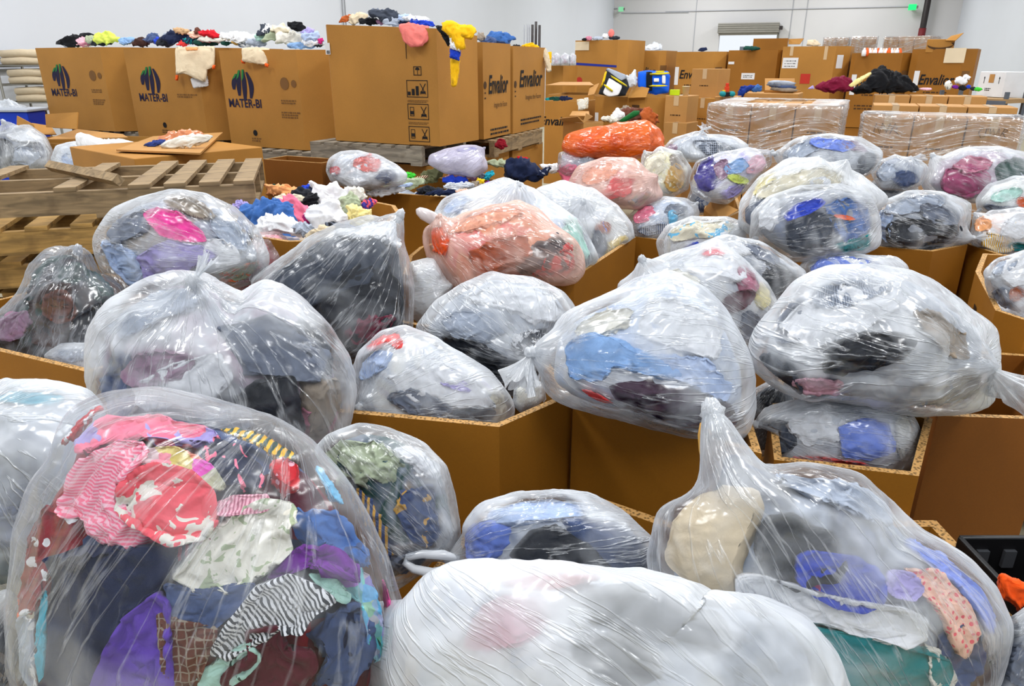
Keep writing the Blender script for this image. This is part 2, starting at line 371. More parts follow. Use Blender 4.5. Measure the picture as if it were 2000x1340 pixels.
def film(op=0.3, tint=(246, 250, 255), gloss=1.0, streak=1.0, haze=0.14, edge=0.4):
    """thin polythene: clear where it is stretched, milky in its folds and at grazing angles"""
    key = ('film', op, tint, gloss, streak, haze, edge)
    if key in _MATS: return _MATS[key]
    m, nt, N = nodes('polythene_film'); L = nt.links.new
    out = N('ShaderNodeOutputMaterial')
    at = N('ShaderNodeAttribute', attribute_name='flow'); tc = N('ShaderNodeTexCoord')
    mp = N('ShaderNodeMapping'); mp.inputs['Scale'].default_value = (4.2, 4.2, 1.3); L(at.outputs['Vector'], mp.inputs[0])
    s1 = N('ShaderNodeTexNoise'); s1.inputs['Scale'].default_value = 1.5; s1.inputs['Detail'].default_value = 4; s1.inputs['Roughness'].default_value = 0.5; s1.inputs['Distortion'].default_value = 0.35; L(mp.outputs[0], s1.inputs['Vector'])
    c1 = N('ShaderNodeTexNoise'); c1.inputs['Scale'].default_value = 4.0; c1.inputs['Detail'].default_value = 3; c1.inputs['Distortion'].default_value = 0.9; L(tc.outputs['Object'], c1.inputs['Vector'])
    lw = N('ShaderNodeLayerWeight'); lw.inputs['Blend'].default_value = 0.35
    pw = N('ShaderNodeMath', operation='POWER'); pw.inputs[1].default_value = 1.8; L(lw.outputs['Facing'], pw.inputs[0])
    ab = N('ShaderNodeMath', operation='SUBTRACT'); ab.inputs[1].default_value = 0.5; L(s1.outputs[0], ab.inputs[0]); ab2 = N('ShaderNodeMath', operation='ABSOLUTE'); L(ab.outputs[0], ab2.inputs[0])
    sr = N('ShaderNodeMapRange'); sr.inputs['From Min'].default_value = 0.0; sr.inputs['From Max'].default_value = 0.035; sr.inputs['To Min'].default_value = 0.26 * streak; sr.inputs['To Max'].default_value = -0.03 * streak; L(ab2.outputs[0], sr.inputs[0])
    cr = N('ShaderNodeMapRange'); cr.inputs['From Min'].default_value = 0.4; cr.inputs['From Max'].default_value = 0.68; cr.inputs['To Min'].default_value = -min(0.2, op); cr.inputs['To Max'].default_value = min(0.42, op * 1.7); L(c1.outputs[0], cr.inputs[0])
    a1 = N('ShaderNodeMath', operation='ADD'); L(sr.outputs[0], a1.inputs[0]); L(cr.outputs[0], a1.inputs[1])
    a2 = N('ShaderNodeMath', operation='MULTIPLY_ADD'); a2.inputs[1].default_value = edge; L(pw.outputs[0], a2.inputs[0]); L(a1.outputs[0], a2.inputs[2])
    a3 = N('ShaderNodeMath', operation='ADD', use_clamp=True); cl = N('ShaderNodeAttribute', attribute_name='cling'); cs = N('ShaderNodeSeparateXYZ'); L(cl.outputs['Vector'], cs.inputs[0])
    ck = N('ShaderNodeMapRange'); ck.inputs['To Min'].default_value = op + haze; ck.inputs['To Max'].default_value = op * (0.5 if op < 0.42 else 0.9); L(cs.outputs[0], ck.inputs[0]); L(ck.outputs[0], a3.inputs[1]); L(a2.outputs[0], a3.inputs[0])
    mn = N('ShaderNodeMath', operation='MINIMUM'); mn.inputs[1].default_value = 0.93; L(a3.outputs[0], mn.inputs[0])
    hs = N('ShaderNodeMath', operation='MULTIPLY_ADD'); hs.inputs[1].default_value = 0.5; L(c1.outputs[0], hs.inputs[0]); L(sr.outputs[0], hs.inputs[2])
    bp = N('ShaderNodeBump'); bp.inputs['Strength'].default_value = 0.6; bp.inputs['Distance'].default_value = 0.025; L(hs.outputs[0], bp.inputs['Height'])
    t = lin(tint)
    tr = N('ShaderNodeBsdfTransparent'); tr.inputs[0].default_value = tuple(0.5 + 0.5 * v for v in t) + (1,)
    df = N('ShaderNodeBsdfDiffuse'); df.inputs[0].default_value = t + (1,); L(bp.outputs[0], df.inputs['Normal'])
    tl = N('ShaderNodeBsdfTranslucent'); tl.inputs[0].default_value = t + (1,); L(bp.outputs[0], tl.inputs['Normal'])
    dm = N('ShaderNodeMixShader'); dm.inputs[0].default_value = 0.3; L(df.outputs[0], dm.inputs[1]); L(tl.outputs[0], dm.inputs[2])
    m1 = N('ShaderNodeMixShader'); L(mn.outputs[0], m1.inputs[0]); L(tr.outputs[0], m1.inputs[1]); L(dm.outputs[0], m1.inputs[2])
    gl = N('ShaderNodeBsdfGlossy'); gl.inputs['Roughness'].default_value = 0.2; L(bp.outputs[0], gl.inputs['Normal'])
    fr = N('ShaderNodeFresnel'); fr.inputs['IOR'].default_value = 1.5; L(bp.outputs[0], fr.inputs['Normal'])
    fg = N('ShaderNodeMath', operation='MULTIPLY', use_clamp=True); fg.inputs[1].default_value = 1.3 * gloss; L(fr.outputs[0], fg.inputs[0])
    fm = N('ShaderNodeMath', operation='MINIMUM'); fm.inputs[1].default_value = 0.24; L(fg.outputs[0], fm.inputs[0])
    m2 = N('ShaderNodeMixShader'); L(fm.outputs[0], m2.inputs[0]); L(m1.outputs[0], m2.inputs[1]); L(gl.outputs[0], m2.inputs[2])
    L(m2.outputs[0], out.inputs[0]); _MATS[key] = m
    return m

# ------------------------------------------------------------------ soft bodies: bags and garments
class Soft:
    """a stuffed body whose outline is given as seen from the aisle, at its own depth, with real thickness"""
    E1, E2 = 0.78, 0.92
    def __init__(s, poly, depth=None, zc=None, D=0.75, smooth=0.03, center=None):
        poly = np.array(poly, float)
        if center is None:
            x, y = poly[:, 0], poly[:, 1]; x2, y2 = np.roll(x, -1), np.roll(y, -1); cr = x * y2 - x2 * y; A = cr.sum() / 2
            center = (((x + x2) * cr).sum() / (6 * A), ((y + y2) * cr).sum() / (6 * A)) if abs(A) > 1 else poly.mean(0)
        s.c = np.array(center); s.depth = depth if depth is not None else depth_z(center[0], center[1], zc)
        s.k = s.depth / F
        s.C = Pd(s.c[0], s.c[1], s.depth)
        v = ray(*s.c); s.v = v / np.linalg.norm(v)
        s.B = np.stack([RIGHT, UP, -s.v], 1); s.Bi = np.linalg.inv(s.B)
        n = 360; th = np.arange(n) * 2 * math.pi / n
        p = (poly - s.c) * np.array([1, -1]); q = np.roll(p, -1, 0); R = np.zeros(n)
        for i in range(len(p)):
            a, e = p[i], q[i] - p[i]
            dx, dy = np.cos(th), np.sin(th)
            den = dx * e[1] - dy * e[0]; den = np.where(np.abs(den) < 1e-9, 1e-9, den)
            t = (a[0] * e[1] - a[1] * e[0]) / den
            u = (a[0] * dy - a[1] * dx) / den
            ok = (u >= -1e-6) & (u <= 1 + 1e-6) & (t > 0)
            R = np.where(ok & (t > R), t, R)
        R = np.where(R <= 0, np.median(R[R > 0]), R)
        w = max(1, int(n * smooth / 2)); ker = np.hanning(2 * w + 3)[1:-1]; ker /= ker.sum()
        Rp = np.concatenate([R[-w:], R, R[:w]]); s.R = np.convolve(Rp, ker, 'valid') * s.k
        s.mean = s.R.mean(); s.D = D * s.mean if D < 3 else D
        s.dents = []
    def r(s, th):
        x = (th % (2 * math.pi)) / (2 * math.pi) * 360; i = np.floor(x).astype(int); f = x - i
        return s.R[i % 360] * (1 - f) + s.R[(i + 1) % 360] * f
    def body(s, n, scale=1.0):
        d, f = ico(n)
        th = np.arctan2(d[:, 1], d[:, 0]); cp = np.hypot(d[:, 0], d[:, 1]); sp = d[:, 2]
        rr = s.r(th) * cp ** s.E1 * scale
        z = np.sign(sp) * np.abs(sp) ** s.E2 * s.D * scale
        loc = np.stack([np.cos(th) * rr, np.sin(th) * rr, z], 1)
        return s.C + loc @ s.B.T, f
    def q(s, P):
        l = (P - s.C) @ s.Bi.T
        rho = np.hypot(l[:, 0], l[:, 1]) / s.r(np.arctan2(l[:, 1], l[:, 0]))
        return np.sqrt(rho ** (2 / s.E1) + np.abs(l[:, 2] / s.D) ** (2 / s.E2)), l, rho
    def front(s, px, py):
        """distance of the front surface from the mid-plane, under a pixel"""
        l = (np.array([px, py]) - s.c) * np.array([1, -1]) * s.k
        rho = min(0.98, math.hypot(*l) / float(s.r(np.array([math.atan2(l[1], l[0])]))[0]))
        return s.D * (1 - rho ** (2 / s.E1)) ** (s.E2 / 2)
    def clamp(s, P, q0):
        for _ in range(4):
            q, l, rho = s.q(P)
            k = np.where(q > q0, (q0 / np.maximum(q, 1e-6)) ** 0.85, 1.0)
            P = s.C + (P - s.C) * k[:, None]
        return P
    def tent(s, ud):
        """flat taut areas between ridges, as film stretched over a lumpy load"""
        rs = np.random.RandomState(s.seed + 40); dirs = rs.normal(size=(30, 3)); dirs /= np.linalg.norm(dirs, axis=1)[:, None]
        dt = ud @ dirs.T; rp = np.where(dt > 0.2, rs.uniform(0.9, 1.04, 30)[None, :] / np.maximum(dt, 0.2), 9.0)
        fct = -np.log(np.exp(-26.0 * np.minimum(rp, 3)).sum(1)) / 26.0
        return (np.clip(fct, 0.84, 1.16) - 0.94) * 0.7 * s.mean
    def follow(s, P, k=0.9):
        """let the load swell as far as the film over it"""
        q, l, rho = s.q(P); th = np.arctan2(l[:, 1], l[:, 0]); a = np.clip(rho, 0, 1.2) ** (1 / s.E1); z = np.clip(np.abs(l[:, 2] / s.D), 0, 1.2) ** (1 / s.E2) * np.sign(l[:, 2])
        d = np.stack([np.cos(th) * a, np.sin(th) * a, z], 1); d /= np.linalg.norm(d, axis=1)[:, None] + 1e-9
        w = P - s.C; w /= np.linalg.norm(w, axis=1)[:, None] + 1e-9
        rimk = 1 - 0.7 * np.clip((rho - 0.7) / 0.25, 0, 1)
        return P + w * ((s.tent(d) - 0.008) * s.wr * rimk * np.clip(q, 0, 1) ** 3 * k)[:, None]
    def push(s, P, margin=0.004):
        """keep points of what lies behind out of this body"""
        q, l, rho = s.q(P)
        ins = (q < 1.03) & (rho < 1.03)
        back = -s.D * np.clip(1 - np.clip(rho, 0, 1) ** (2 / s.E1), 0, 1) ** (s.E2 / 2) * 1.02 - margin
        mv = np.where(ins, np.minimum(back - l[:, 2], 0), 0)
        return P + np.outer(mv, -s.v)

FRONT = []      # bodies already placed, the nearest first
def push_all(P, own, bodies):
    for b in bodies:
        if np.linalg.norm(b.C - own.C) < (b.mean + own.mean) * 1.9:
            P = b.push(P)
    return P
def in_box(P, plan, rim, inset=0.02):
    n = len(plan); cx = sum(p[0] for p in plan) / n; cyy = sum(p[1] for p in plan) / n
    low = P[:, 2] < rim + 0.01
    for i in range(n):
        a, b = plan[i], plan[(i + 1) % n]
        nx, ny = b[1] - a[1], a[0] - b[0]; L = math.hypot(nx, ny); nx /= L; ny /= L
        if (cx - a[0]) * nx + (cyy - a[1]) * ny < 0: nx, ny = -nx, -ny
        d = (P[:, 0] - a[0]) * nx + (P[:, 1] - a[1]) * ny - inset
        mv = np.where(low & (d < 0), -d, 0)
        P = P + np.stack([mv * nx, mv * ny, np.zeros(len(P))], 1)
    return P

def ell(cx, cy, rx, ry, ang=0.0, seed=0, irr=0.14):
    rnd = random.Random(seed * 7919 + int(cx * 13 + cy * 7)); n = 13; out = []
    ca, sa = math.cos(math.radians(ang)), math.sin(math.radians(ang))
    for i in range(n):
        t = 2 * math.pi * i / n; k = 1 + rnd.uniform(-irr, irr)
        x, y = math.cos(t) * rx * k, math.sin(t) * ry * k
        out.append((cx + x * ca + y * sa, cy - x * sa + y * ca))
    return out

def frill(name, K, axis, length, width, mat, parent, seed=0, rings=10, n=56):
    """the gathered end of a bag beyond its knot, flaring into ruffles"""
    axis = axis / np.linalg.norm(axis)
    b1 = np.cross(axis, [0.3, 0.2, 0.9]); b1 /= np.linalg.norm(b1); b2 = np.cross(axis, b1)
    rnd = random.Random(seed); ph = [rnd.uniform(0, 6.28) for _ in range(4)]
    t = np.linspace(0, 1, rings)[:, None]; a = (np.arange(n) * 2 * math.pi / n)[None, :]
    rad = width * (0.12 + 0.88 * t ** 1.3) * (1 + 0.28 * t * np.sin(5 * a + ph[0]) + 0.22 * t * np.sin(9 * a + ph[1]))
    fl = 0.5
    al = length * t * (1 + 0.22 * np.sin(3 * a + ph[2]) + 0.12 * np.sin(7 * a + ph[3]))
    v = K + al[..., None] * axis + (rad * np.cos(a))[..., None] * b1 + (rad * np.sin(a) * fl)[..., None] * b2
    v = v.reshape(-1, 3)
    f = np.array([(i * n + k, i * n + (k + 1) % n, (i + 1) * n + (k + 1) % n, (i + 1) * n + k) for i in range(rings - 1) for k in range(n)])
    flow = np.stack([np.cos(np.tile(a, (rings, 1))).ravel(), np.sin(np.tile(a, (rings, 1))).ravel(), np.tile(t, (1, n)).ravel()], 1)
    return mesh_obj(name, v, f, mat, K, parent, {'flow': flow})

def knot_mesh(K, axis, size, mat, parent, seed=0):
    d, f = ico(3)
    axis = axis / np.linalg.norm(axis)
    v = d * size * (0.75 + 0.6 * np.abs(noise(d * 2.3 + seed))[:, None])
    v = v + np.outer((d @ axis) * size * 0.5, axis)
    return mesh_obj('knot', K + v, f, mat, K, parent, {'flow': d})

BAGS = {}
def bag(label, short, poly, zc=None, depth=None, op=0.3, tint=(246, 250, 255), core=('light grey', 'grey', 'white'), D=0.75, knot=None, tail=None, spout=0.0,
        garments=(), n=5, wr=1.0, box=None, smooth=0.035, gloss=1.0, streak=1.0, corescale=7.0, name='clothing_bag', center=None, nopush=(), group=None, haze=0.16, edge=0.4):
    """a polythene bag; SHORT is how the labels of what it holds call it"""
    s = Soft(poly, depth=depth, zc=zc, D=D, smooth=smooth, center=center)
    s.label = label
    others = [b for b in FRONT if b.label not in nopush]
    P, f = s.body(n)
    seed = len(FRONT) + 1
    if group is None: group = 'bags of clothes'
    nr = vnormals(P, f)
    kx, ky = knot if knot else (s.c[0] + s.R[60] / s.k * 0.4, s.c[1] - s.R[90] / s.k * 0.8)
    fz = s.front(kx, ky)
    K = s.C + s.B @ np.array([(kx - s.c[0]) * s.k, -(ky - s.c[1]) * s.k, fz])
    K = P[np.argmin(((P - K) ** 2).sum(1))].copy()
    Kn = nr[np.argmin(((P - K) ** 2).sum(1))]
    ax = s.C - K; ax /= np.linalg.norm(ax)
    b1 = np.cross(ax, [0.21, 0.4, 0.88]); b1 /= np.linalg.norm(b1); b2 = np.cross(ax, b1)
    w = P - K; rho = np.linalg.norm(w, axis=1) / s.mean; psi = np.arctan2(w @ b1, w @ b2)
    flow = np.stack([np.cos(psi), np.sin(psi), rho * 0.55], 1)
    m = s.mean
    ridge = 1 - np.abs(noise(np.stack([np.cos(psi) * 3.5, np.sin(psi) * 3.5, rho * 0.8], 1) + seed * 2.3)) * 2
    fine = 1 - np.abs(noise(np.stack([np.cos(psi) * 9, np.sin(psi) * 9, rho * 1.5], 1) + seed)) * 2
    pull = np.exp(-rho / 0.75)
    h = pull * (0.055 * ridge + 0.035 * fine) * m if knot else 0.25 * pull * (0.055 * ridge + 0.035 * fine) * m
    lump = noise(P / m * 1.6 + seed * 5.1) * 0.055 * m + noise(P / m * 3.4 + seed * 3.1) * 0.026 * m
    cr = (0.35 - np.abs(noise(P / m * np.array([2.2, 2.6, 3.6]) + noise(P / m * 1.7)[:, None] * 1.5 + seed))) * 0.05 * m
    cr2 = (0.3 - np.abs(noise(P / m * np.array([5.0, 5.5, 8.0]) + noise(P / m * 2.7)[:, None] * 1.5 + seed * 1.3))) * 0.022 * m
    s.seed, s.wr = seed, wr
    tent = s.tent(ico(n)[0])
    ql, lc, rh = s.q(P)
    rimk = 1 - 0.7 * np.clip((rh - 0.7) / 0.25, 0, 1)
    P = P + nr * ((h + lump + cr + cr2 + tent) * wr * rimk)[:, None]
    if knot:
        P = P + Kn * (m * 0.10 * np.exp(-(rho / 0.16) ** 2))[:, None] * (1 + spout)
        P = P + Kn * (m * -0.07 * np.exp(-((rho - 0.34) / 0.16) ** 2))[:, None]
    P = push_all(P, s, others)
    if box is not None: P = in_box(P, box['plan'], box['rim'])
    fm = film(op, tint, gloss, streak, haze, edge)
    base = np.array([s.C[0], s.C[1], P[:, 2].min()])
    o = mesh_obj(name, P, f, fm, base, None, {'flow': flow})
    tag(o, label, 'bag', group)
    if knot:
        Kp = K + Kn * m * 0.09 * (1 + spout)
        knot_mesh(Kp, Kn, m * 0.075, film(0.6, tint, gloss, streak), o, seed)
        if tail:
            td = RIGHT * tail[0] + UP * -tail[1] - s.v * (tail[3] if len(tail) > 3 else 0.35)
            L = np.hypot(tail[0], tail[1]) * s.k
            frill('gathered_end', Kp + Kn * m * 0.02, td, L, tail[2] * s.k, film(max(0.32, op), tint, gloss, streak), o, seed)
    # what the bag holds
    if core:
        Q, f2 = s.body(5 if n >= 6 else 4, 0.95)
        h2 = (1 - crumple((Q - s.C) / m * 1.6, seed)) * 0.10 * m
        Q = Q - vnormals(Q, f2) * h2[:, None]
        Q = s.follow(s.clamp(Q, 0.83)); Q = push_all(Q, s, others)
        if box is not None: Q = in_box(Q, box['plan'], box['rim'], 0.035)
        c = mesh_obj('packed_clothes', Q, f2, mixed_cloth(core, corescale / (m / 0.3) ** 0.6, 0.0 if op <= 0.2 else 0.34, len(garments) < 15), np.array([s.C[0], s.C[1], Q[:, 2].min()]))
        c['kind'] = 'stuff'; c['label'] = 'packed clothes filling ' + short; c['category'] = 'clothes'
    shapes = []
    for i, g in enumerate(garments):
        color, pat, shape = g[0], g[1], g[2]
        opt = g[3] if len(g) > 3 else {}
        gp = shape if len(shape) > 5 or isinstance(shape[0], (tuple, list)) else ell(*shape, seed=i + seed)
        gp = np.array(gp, float); gp = gp.mean(0) + (gp - gp.mean(0)) * opt.get('grow', 1.13)
        gs = Soft(gp, depth=s.depth, D=0.5, smooth=0.03)
        fr = s.front(*gs.c); gd = max(0.03, gs.mean * 0.45)
        dd = s.depth - max(0.0, fr - gd * 0.75)
        gs = Soft(gp, depth=dd, D=gd / gs.mean, smooth=0.03)
        Q, f2 = gs.body(opt.get('n', 5 if n >= 6 else 4))
        if PAL[color] != PAL['white'] or opt.get('cling'): shapes.append(gs)
        q0 = 0.98 - 0.0022 * i if len(garments) > 15 else 0.972 - 0.008 * i
        Q = s.follow(s.clamp(Q, max(q0, 0.925)))
        hh = (1 - crumple((Q - gs.C) / gs.mean * opt.get('fs', 0.9), i + seed * 3.3)) * min(0.024, gs.mean * 0.2) * opt.get('fa', 1.0)
        Q = Q - vnormals(Q, f2) * hh[:, None]
        Q = push_all(Q, s, others)
        if box is not None: Q = in_box(Q, box['plan'], box['rim'], 0.028)
        mat = cloth(color, pat, opt.get('c2', 'white'), opt.get('ang', 0.0), opt.get('scale', 1.0))
        go = mesh_obj('garment', Q, f2, mat, np.array([gs.C[0], gs.C[1], Q[:, 2].min()]))
        nm = opt.get('name', color + ((' ' + pat) if pat else ''))
        tag(go, nm + ' garment inside ' + short, 'clothing', 'clothes inside ' + short)
    cling = np.zeros(len(P)); lf = (P - CAM); dep = lf @ FWD; ppx = 1000 + (lf @ RIGHT) / dep * F; ppy = 670 - (lf @ UP) / dep * F
    for gs in shapes:
        dx, dy = (ppx - gs.c[0]), -(ppy - gs.c[1]); rr = np.hypot(dx, dy) * gs.k / gs.r(np.arctan2(dy, dx))
        cling = np.maximum(cling, np.clip((1.05 - rr) / 0.25, 0, 1))
    at = o.data.attributes.new('cling', 'FLOAT_VECTOR', 'POINT'); at.data.foreach_set('vector', np.stack([cling, cling, cling], 1).astype(np.float32).ravel())
    FRONT.append(s)
    BAGS[label] = (s, o)
    return s, o

ORD = ['leftmost', 'second from left', 'third from left', 'fourth from left', 'fifth from left', 'sixth from left', 'seventh from left', 'eighth from left']
def pile(where, items, depth=None, z=None, group=None, n=4, amp=1.0, thick=0.7):
    """loose clothes: (colour, pattern, x, y, rx, ry, angle[, options]); WHERE ends each label"""
    by = {}
    for it in items: by.setdefault((it[0], it[1]), []).append(it)
    placed = []
    for i, it in enumerate(items):
        color, pat, x, y, rx, ry, an = it[:7]; opt = it[7] if len(it) > 7 else {}
        d = opt.get('d') or (depth(x, y) if callable(depth) else depth if depth else depth_z(x, y, z + opt.get('dz', 0)))
        gs = Soft(ell(x, y, rx * 1.08, ry * 1.08, an, seed=i, irr=.26), depth=d, D=opt.get('thick', thick) * min(rx, ry) / math.sqrt(rx * ry), smooth=0.03)
        Q, f = gs.body(n)
        hh = (1 - crumple((Q - gs.C) / gs.mean * opt.get('fs', 0.72), i * 1.7 + x * 0.01)) * gs.mean * 0.46 * amp
        Q = Q - vnormals(Q, f) * (hh - 0.24 * gs.mean)[:, None]
        for b in placed[-6:]:
            Q = b.push(Q, 0.0) if np.linalg.norm(b.C - gs.C) < (b.mean + gs.mean) else Q
        placed.append(gs)
        go = mesh_obj('garment', Q, f, cloth(color, pat, opt.get('c2', 'white'), opt.get('ang', 0.3 * i), opt.get('scale', 1.0)), np.array([gs.C[0], gs.C[1], Q[:, 2].min()]))
        same = sorted(by[(color, pat)], key=lambda q: q[2]); k = same.index(it)
        nm = color + ((' ' + pat) if pat else '')
        pre = '' if len(same) == 1 else (('left of two ' if k == 0 else 'right of two ') if len(same) == 2 else ORD[k] + ' ')
        tag(go, pre + nm + ' crumpled garment ' + where, 'clothing', group or ('clothes ' + where))

# ------------------------------------------------------------------ the hall
WALL = plain('white_painted_concrete', (213, 217, 225), rough=0.8, noise_amt=0.012, nscale=1.2)
WALLB = plain('warm_white_panel', (214, 213, 214), rough=0.8, noise_amt=0.012, nscale=1.2)
FLOOR = plain('pale_concrete_floor', (176, 168, 142), rough=0.55, noise_amt=0.06, nscale=2.5)
SEAM = plain('grey_wall_seam', (170, 172, 178), rough=0.8)
RL, RR, U0, U1 = -9.7, 6.1, -6.0, 40.0
def slab(name, r0, r1, u0, u1, z0, z1, mat):
    mb = MB()
    mb.prism([room(r0, u0)[:2], room(r1, u0)[:2], room(r1, u1)[:2], room(r0, u1)[:2]], z0, z1)
    return struct(mb.build(name, mat))
slab('floor', RL - .2, RR + .2, U0 - .2, U1 + .2, -0.2, 0.0, FLOOR)
slab('ceiling', RL - .2, RR + .2, U0 - .2, U1 + .2, CEIL_Z, CEIL_Z + 0.2, WALL)
slab('wall_left', RL - .2, RL, U0, U1, 0, CEIL_Z, WALL)
slab('wall_right', RR, RR + .2, U0, U1, 0, CEIL_Z, WALL)
slab('wall_near', RL - .2, RR + .2, U0 - .2, U0, 0, CEIL_Z, WALL)
# the far wall, with its roll-up door
def room_of(P): return np.array([P[0] * CY - P[1] * SY, P[0] * SY + P[1] * CY, P[2]])
def on_u(px, py, u):
    v = ray(px, py); a = v[0] * SY + v[1] * CY
    return room_of(CAM + v * (u / a))
def on_r(px, py, r):
    v = ray(px, py); a = v[0] * CY - v[1] * SY
    return room_of(CAM + v * (r / a))
dl, dr_, dt = on_u(1406, 60, U1)[0], on_u(1520, 60, U1)[0], on_u(1462, 66, U1)[2]
slab('wall_back', RL, dl, U1, U1 + .25, 0, CEIL_Z, WALLB)
slab('wall_back', dr_, RR, U1, U1 + .25, 0, CEIL_Z, WALLB)
slab('wall_back', dl, dr_, U1, U1 + .25, dt, CEIL_Z, WALLB)
STEEL = plain('grey_painted_steel', (132, 130, 122), rough=0.5, metal=0.3)
DARK = plain('dark_steel', (52, 46, 46), rough=0.5)
GREYPIPE = plain('pale_grey_conduit', (150, 152, 158), rough=0.5, metal=0.2)
# rolled-up shutter
dr = empty('door_1', room((dl + dr_) / 2, U1, 0), -YAW); struct(dr)
zt = on_u(1462, 46, U1)[2]; w = dr_ - dl
def at_room(r, u, z): return tuple(room(r, u, z))
mb = MB(); mb.box(at_room((dl + dr_) / 2, U1 - 0.3, (zt + dt) / 2), (w + 0.1, 0.5, zt - dt - 0.05), -YAW)
mb.build('shutter_hood', STEEL, dr)
mb = MB()
for k in range(5): mb.box(at_room((dl + dr_) / 2, U1 - 0.56, dt + 0.06 + k * 0.1), (w + 0.1, 0.02, 0.03), -YAW)
mb.box(at_room((dl + dr_) / 2, U1 - 0.35, dt - 0.02), (w, 0.2, 0.1), -YAW)
mb.build('bottom_bar', plain('shutter_slats', (160, 156, 148), rough=0.5), dr)
mb = MB(); mb.box(at_room(dr_ + 0.12, U1 - 0.35, (zt + dt) / 2), (0.16, 0.4, zt - dt - 0.3), -YAW); mb.build('chain_drive', DARK, dr)
mb = MB(); mb.box(at_room(dr_ + 0.02, U1 - 0.06, dt / 2), (0.1, 0.1, dt), -YAW); mb.build('guide_rail', STEEL, dr)
# daylight yard and the trailer backed to the door
lorry = MB(); lorry.box(at_room(dl + w * 0.74, U1 + 7.5, 1.5 + dt * 0.42 - 1.5), (w * 0.9, 9.0, dt * 0.84), -YAW)
tag(lorry.build('trailer', plain('white_corrugated_trailer', (150, 158, 168), rough=0.6)), 'grey trailer backed up outside the open roll-up door', 'trailer')
ym = MB(); ym.prism([room(dl - 12, U1 + .3)[:2], room(dr_ + 12, U1 + .3)[:2], room(dr_ + 12, U1 + 40)[:2], room(dl - 12, U1 + 40)[:2]], -0.3, -0.02)
struct(ym.build('ground_outside', plain('yard_concrete', (200, 200, 200))))
# wall seams and conduits: thin strips proud of the walls
def strip_back(name, x0, y0, x1, y1, rad, mat):
    a, b = on_u(x0, y0, U1 - 0.03), on_u(x1, y1, U1 - 0.03)
    mb = MB(); mb.tube([room(*a), room(*b)], rad, 6); o = mb.build(name, mat); o['kind'] = 'structure'; return o
def strip_left(name, x0, y0, x1, y1, rad, mat):
    a, b = on_r(x0, y0, RL + 0.03), on_r(x1, y1, RL + 0.03)
    mb = MB(); mb.tube([room(*a), room(*b)], rad, 6); o = mb.build(name, mat); o['kind'] = 'structure'; return o
n_trim = 0
for a in [(1363, -30, 1352, 130), (1582, -30, 1566, 100), (1552, -30, 1540, 100)]:
    n_trim += 1
    p = on_u(a[0], a[1], U1); q = on_u(a[2], a[3], U1); mid = (p[0] + q[0]) / 2
    mb = MB(); mb.box(at_room(mid, U1 - 0.012, CEIL_Z / 2), (0.035, 0.02, CEIL_Z), -YAW)
    struct(mb.build('trim_%d' % n_trim, SEAM))
strip_back('trim_4', 1300, 23, 1780, 13, 0.022, SEAM)
strip_back('trim_5', 1214, 26, 1345, 24, 0.022, SEAM)
strip_back('trim_6', 1182, 18, 1206, 17, 0.025, GREYPIPE)
strip_back('trim_7', 1181, 18, 1174, 75, 0.025, GREYPIPE)
strip_left('trim_8', 666, -30, 672, 60, 0.012, GREYPIPE)
strip_left('trim_9', 671, -30, 677, 60, 0.012, GREYPIPE)
strip_left('trim_10', -80, 114, 60, 112, 0.016, GREYPIPE)
strip_left('trim_11', -80, 127, 95, 126, 0.016, GREYPIPE)
strip_left('trim_12', -80, 136, 95, 133, 0.022, GREYPIPE)
# dark corner pipe with red foot
p0, p1 = on_u(1812, -40, U1 - 0.4), on_u(1799, 72, U1 - 0.4)
pipe = empty('drain_pipe', room(p1[0], p1[1], 0)); tag(pipe, 'dark vertical pipe in the corner of back and right walls', 'pipe')
mb = MB(); mb.tube([room(p1[0], p1[1], 0), room(p1[0], p1[1], CEIL_Z)], 0.13, 12); mb.build('pipe_body', DARK, pipe, smooth=True)
mb = MB(); mb.tube([room(p1[0], p1[1], p1[2] - 0.3), room(p1[0], p1[1], p1[2] + 0.36)], 0.15, 12); mb.build('red_foot', plain('red_painted_steel', (120, 40, 44)), pipe, smooth=True)
# green lit signs
def sign(px, py, u, label, bright, ww, hh):
    q = on_u(px, py, u); o = empty('exit_sign', room(q[0], q[1], q[2]), -YAW); tag(o, label, 'sign')
    mb = MB(); mb.box(at_room(q[0], q[1], q[2]), (ww, 0.06, hh), -YAW); mb.build('sign_face', plain('lit_green_%d' % px, (30, 214, 110) if bright else (140, 222, 170), emit=1.0 if bright else 0.35), o)
    mb = MB(); mb.box(at_room(q[0] + ww * 0.62, q[1], q[2]), (ww * 0.22, 0.07, hh * 0.5), -YAW); mb.build('end_cap', plain('grey_cap', (120, 110, 110)), o)
    mb = MB(); mb.box(at_room(q[0], q[1] + 0.2, q[2]), (ww * 0.3, 0.38, hh * 0.3), -YAW); mb.build('bracket', GREYPIPE, o)
sign(1782, 14, U1 - 0.4, 'bright green lit exit sign near the dark corner pipe', True, 0.32, 0.24)
sign(1213, 18, U1 - 0.4, 'dim green exit sign near the left corner of the back wall', False, 0.26, 0.22)

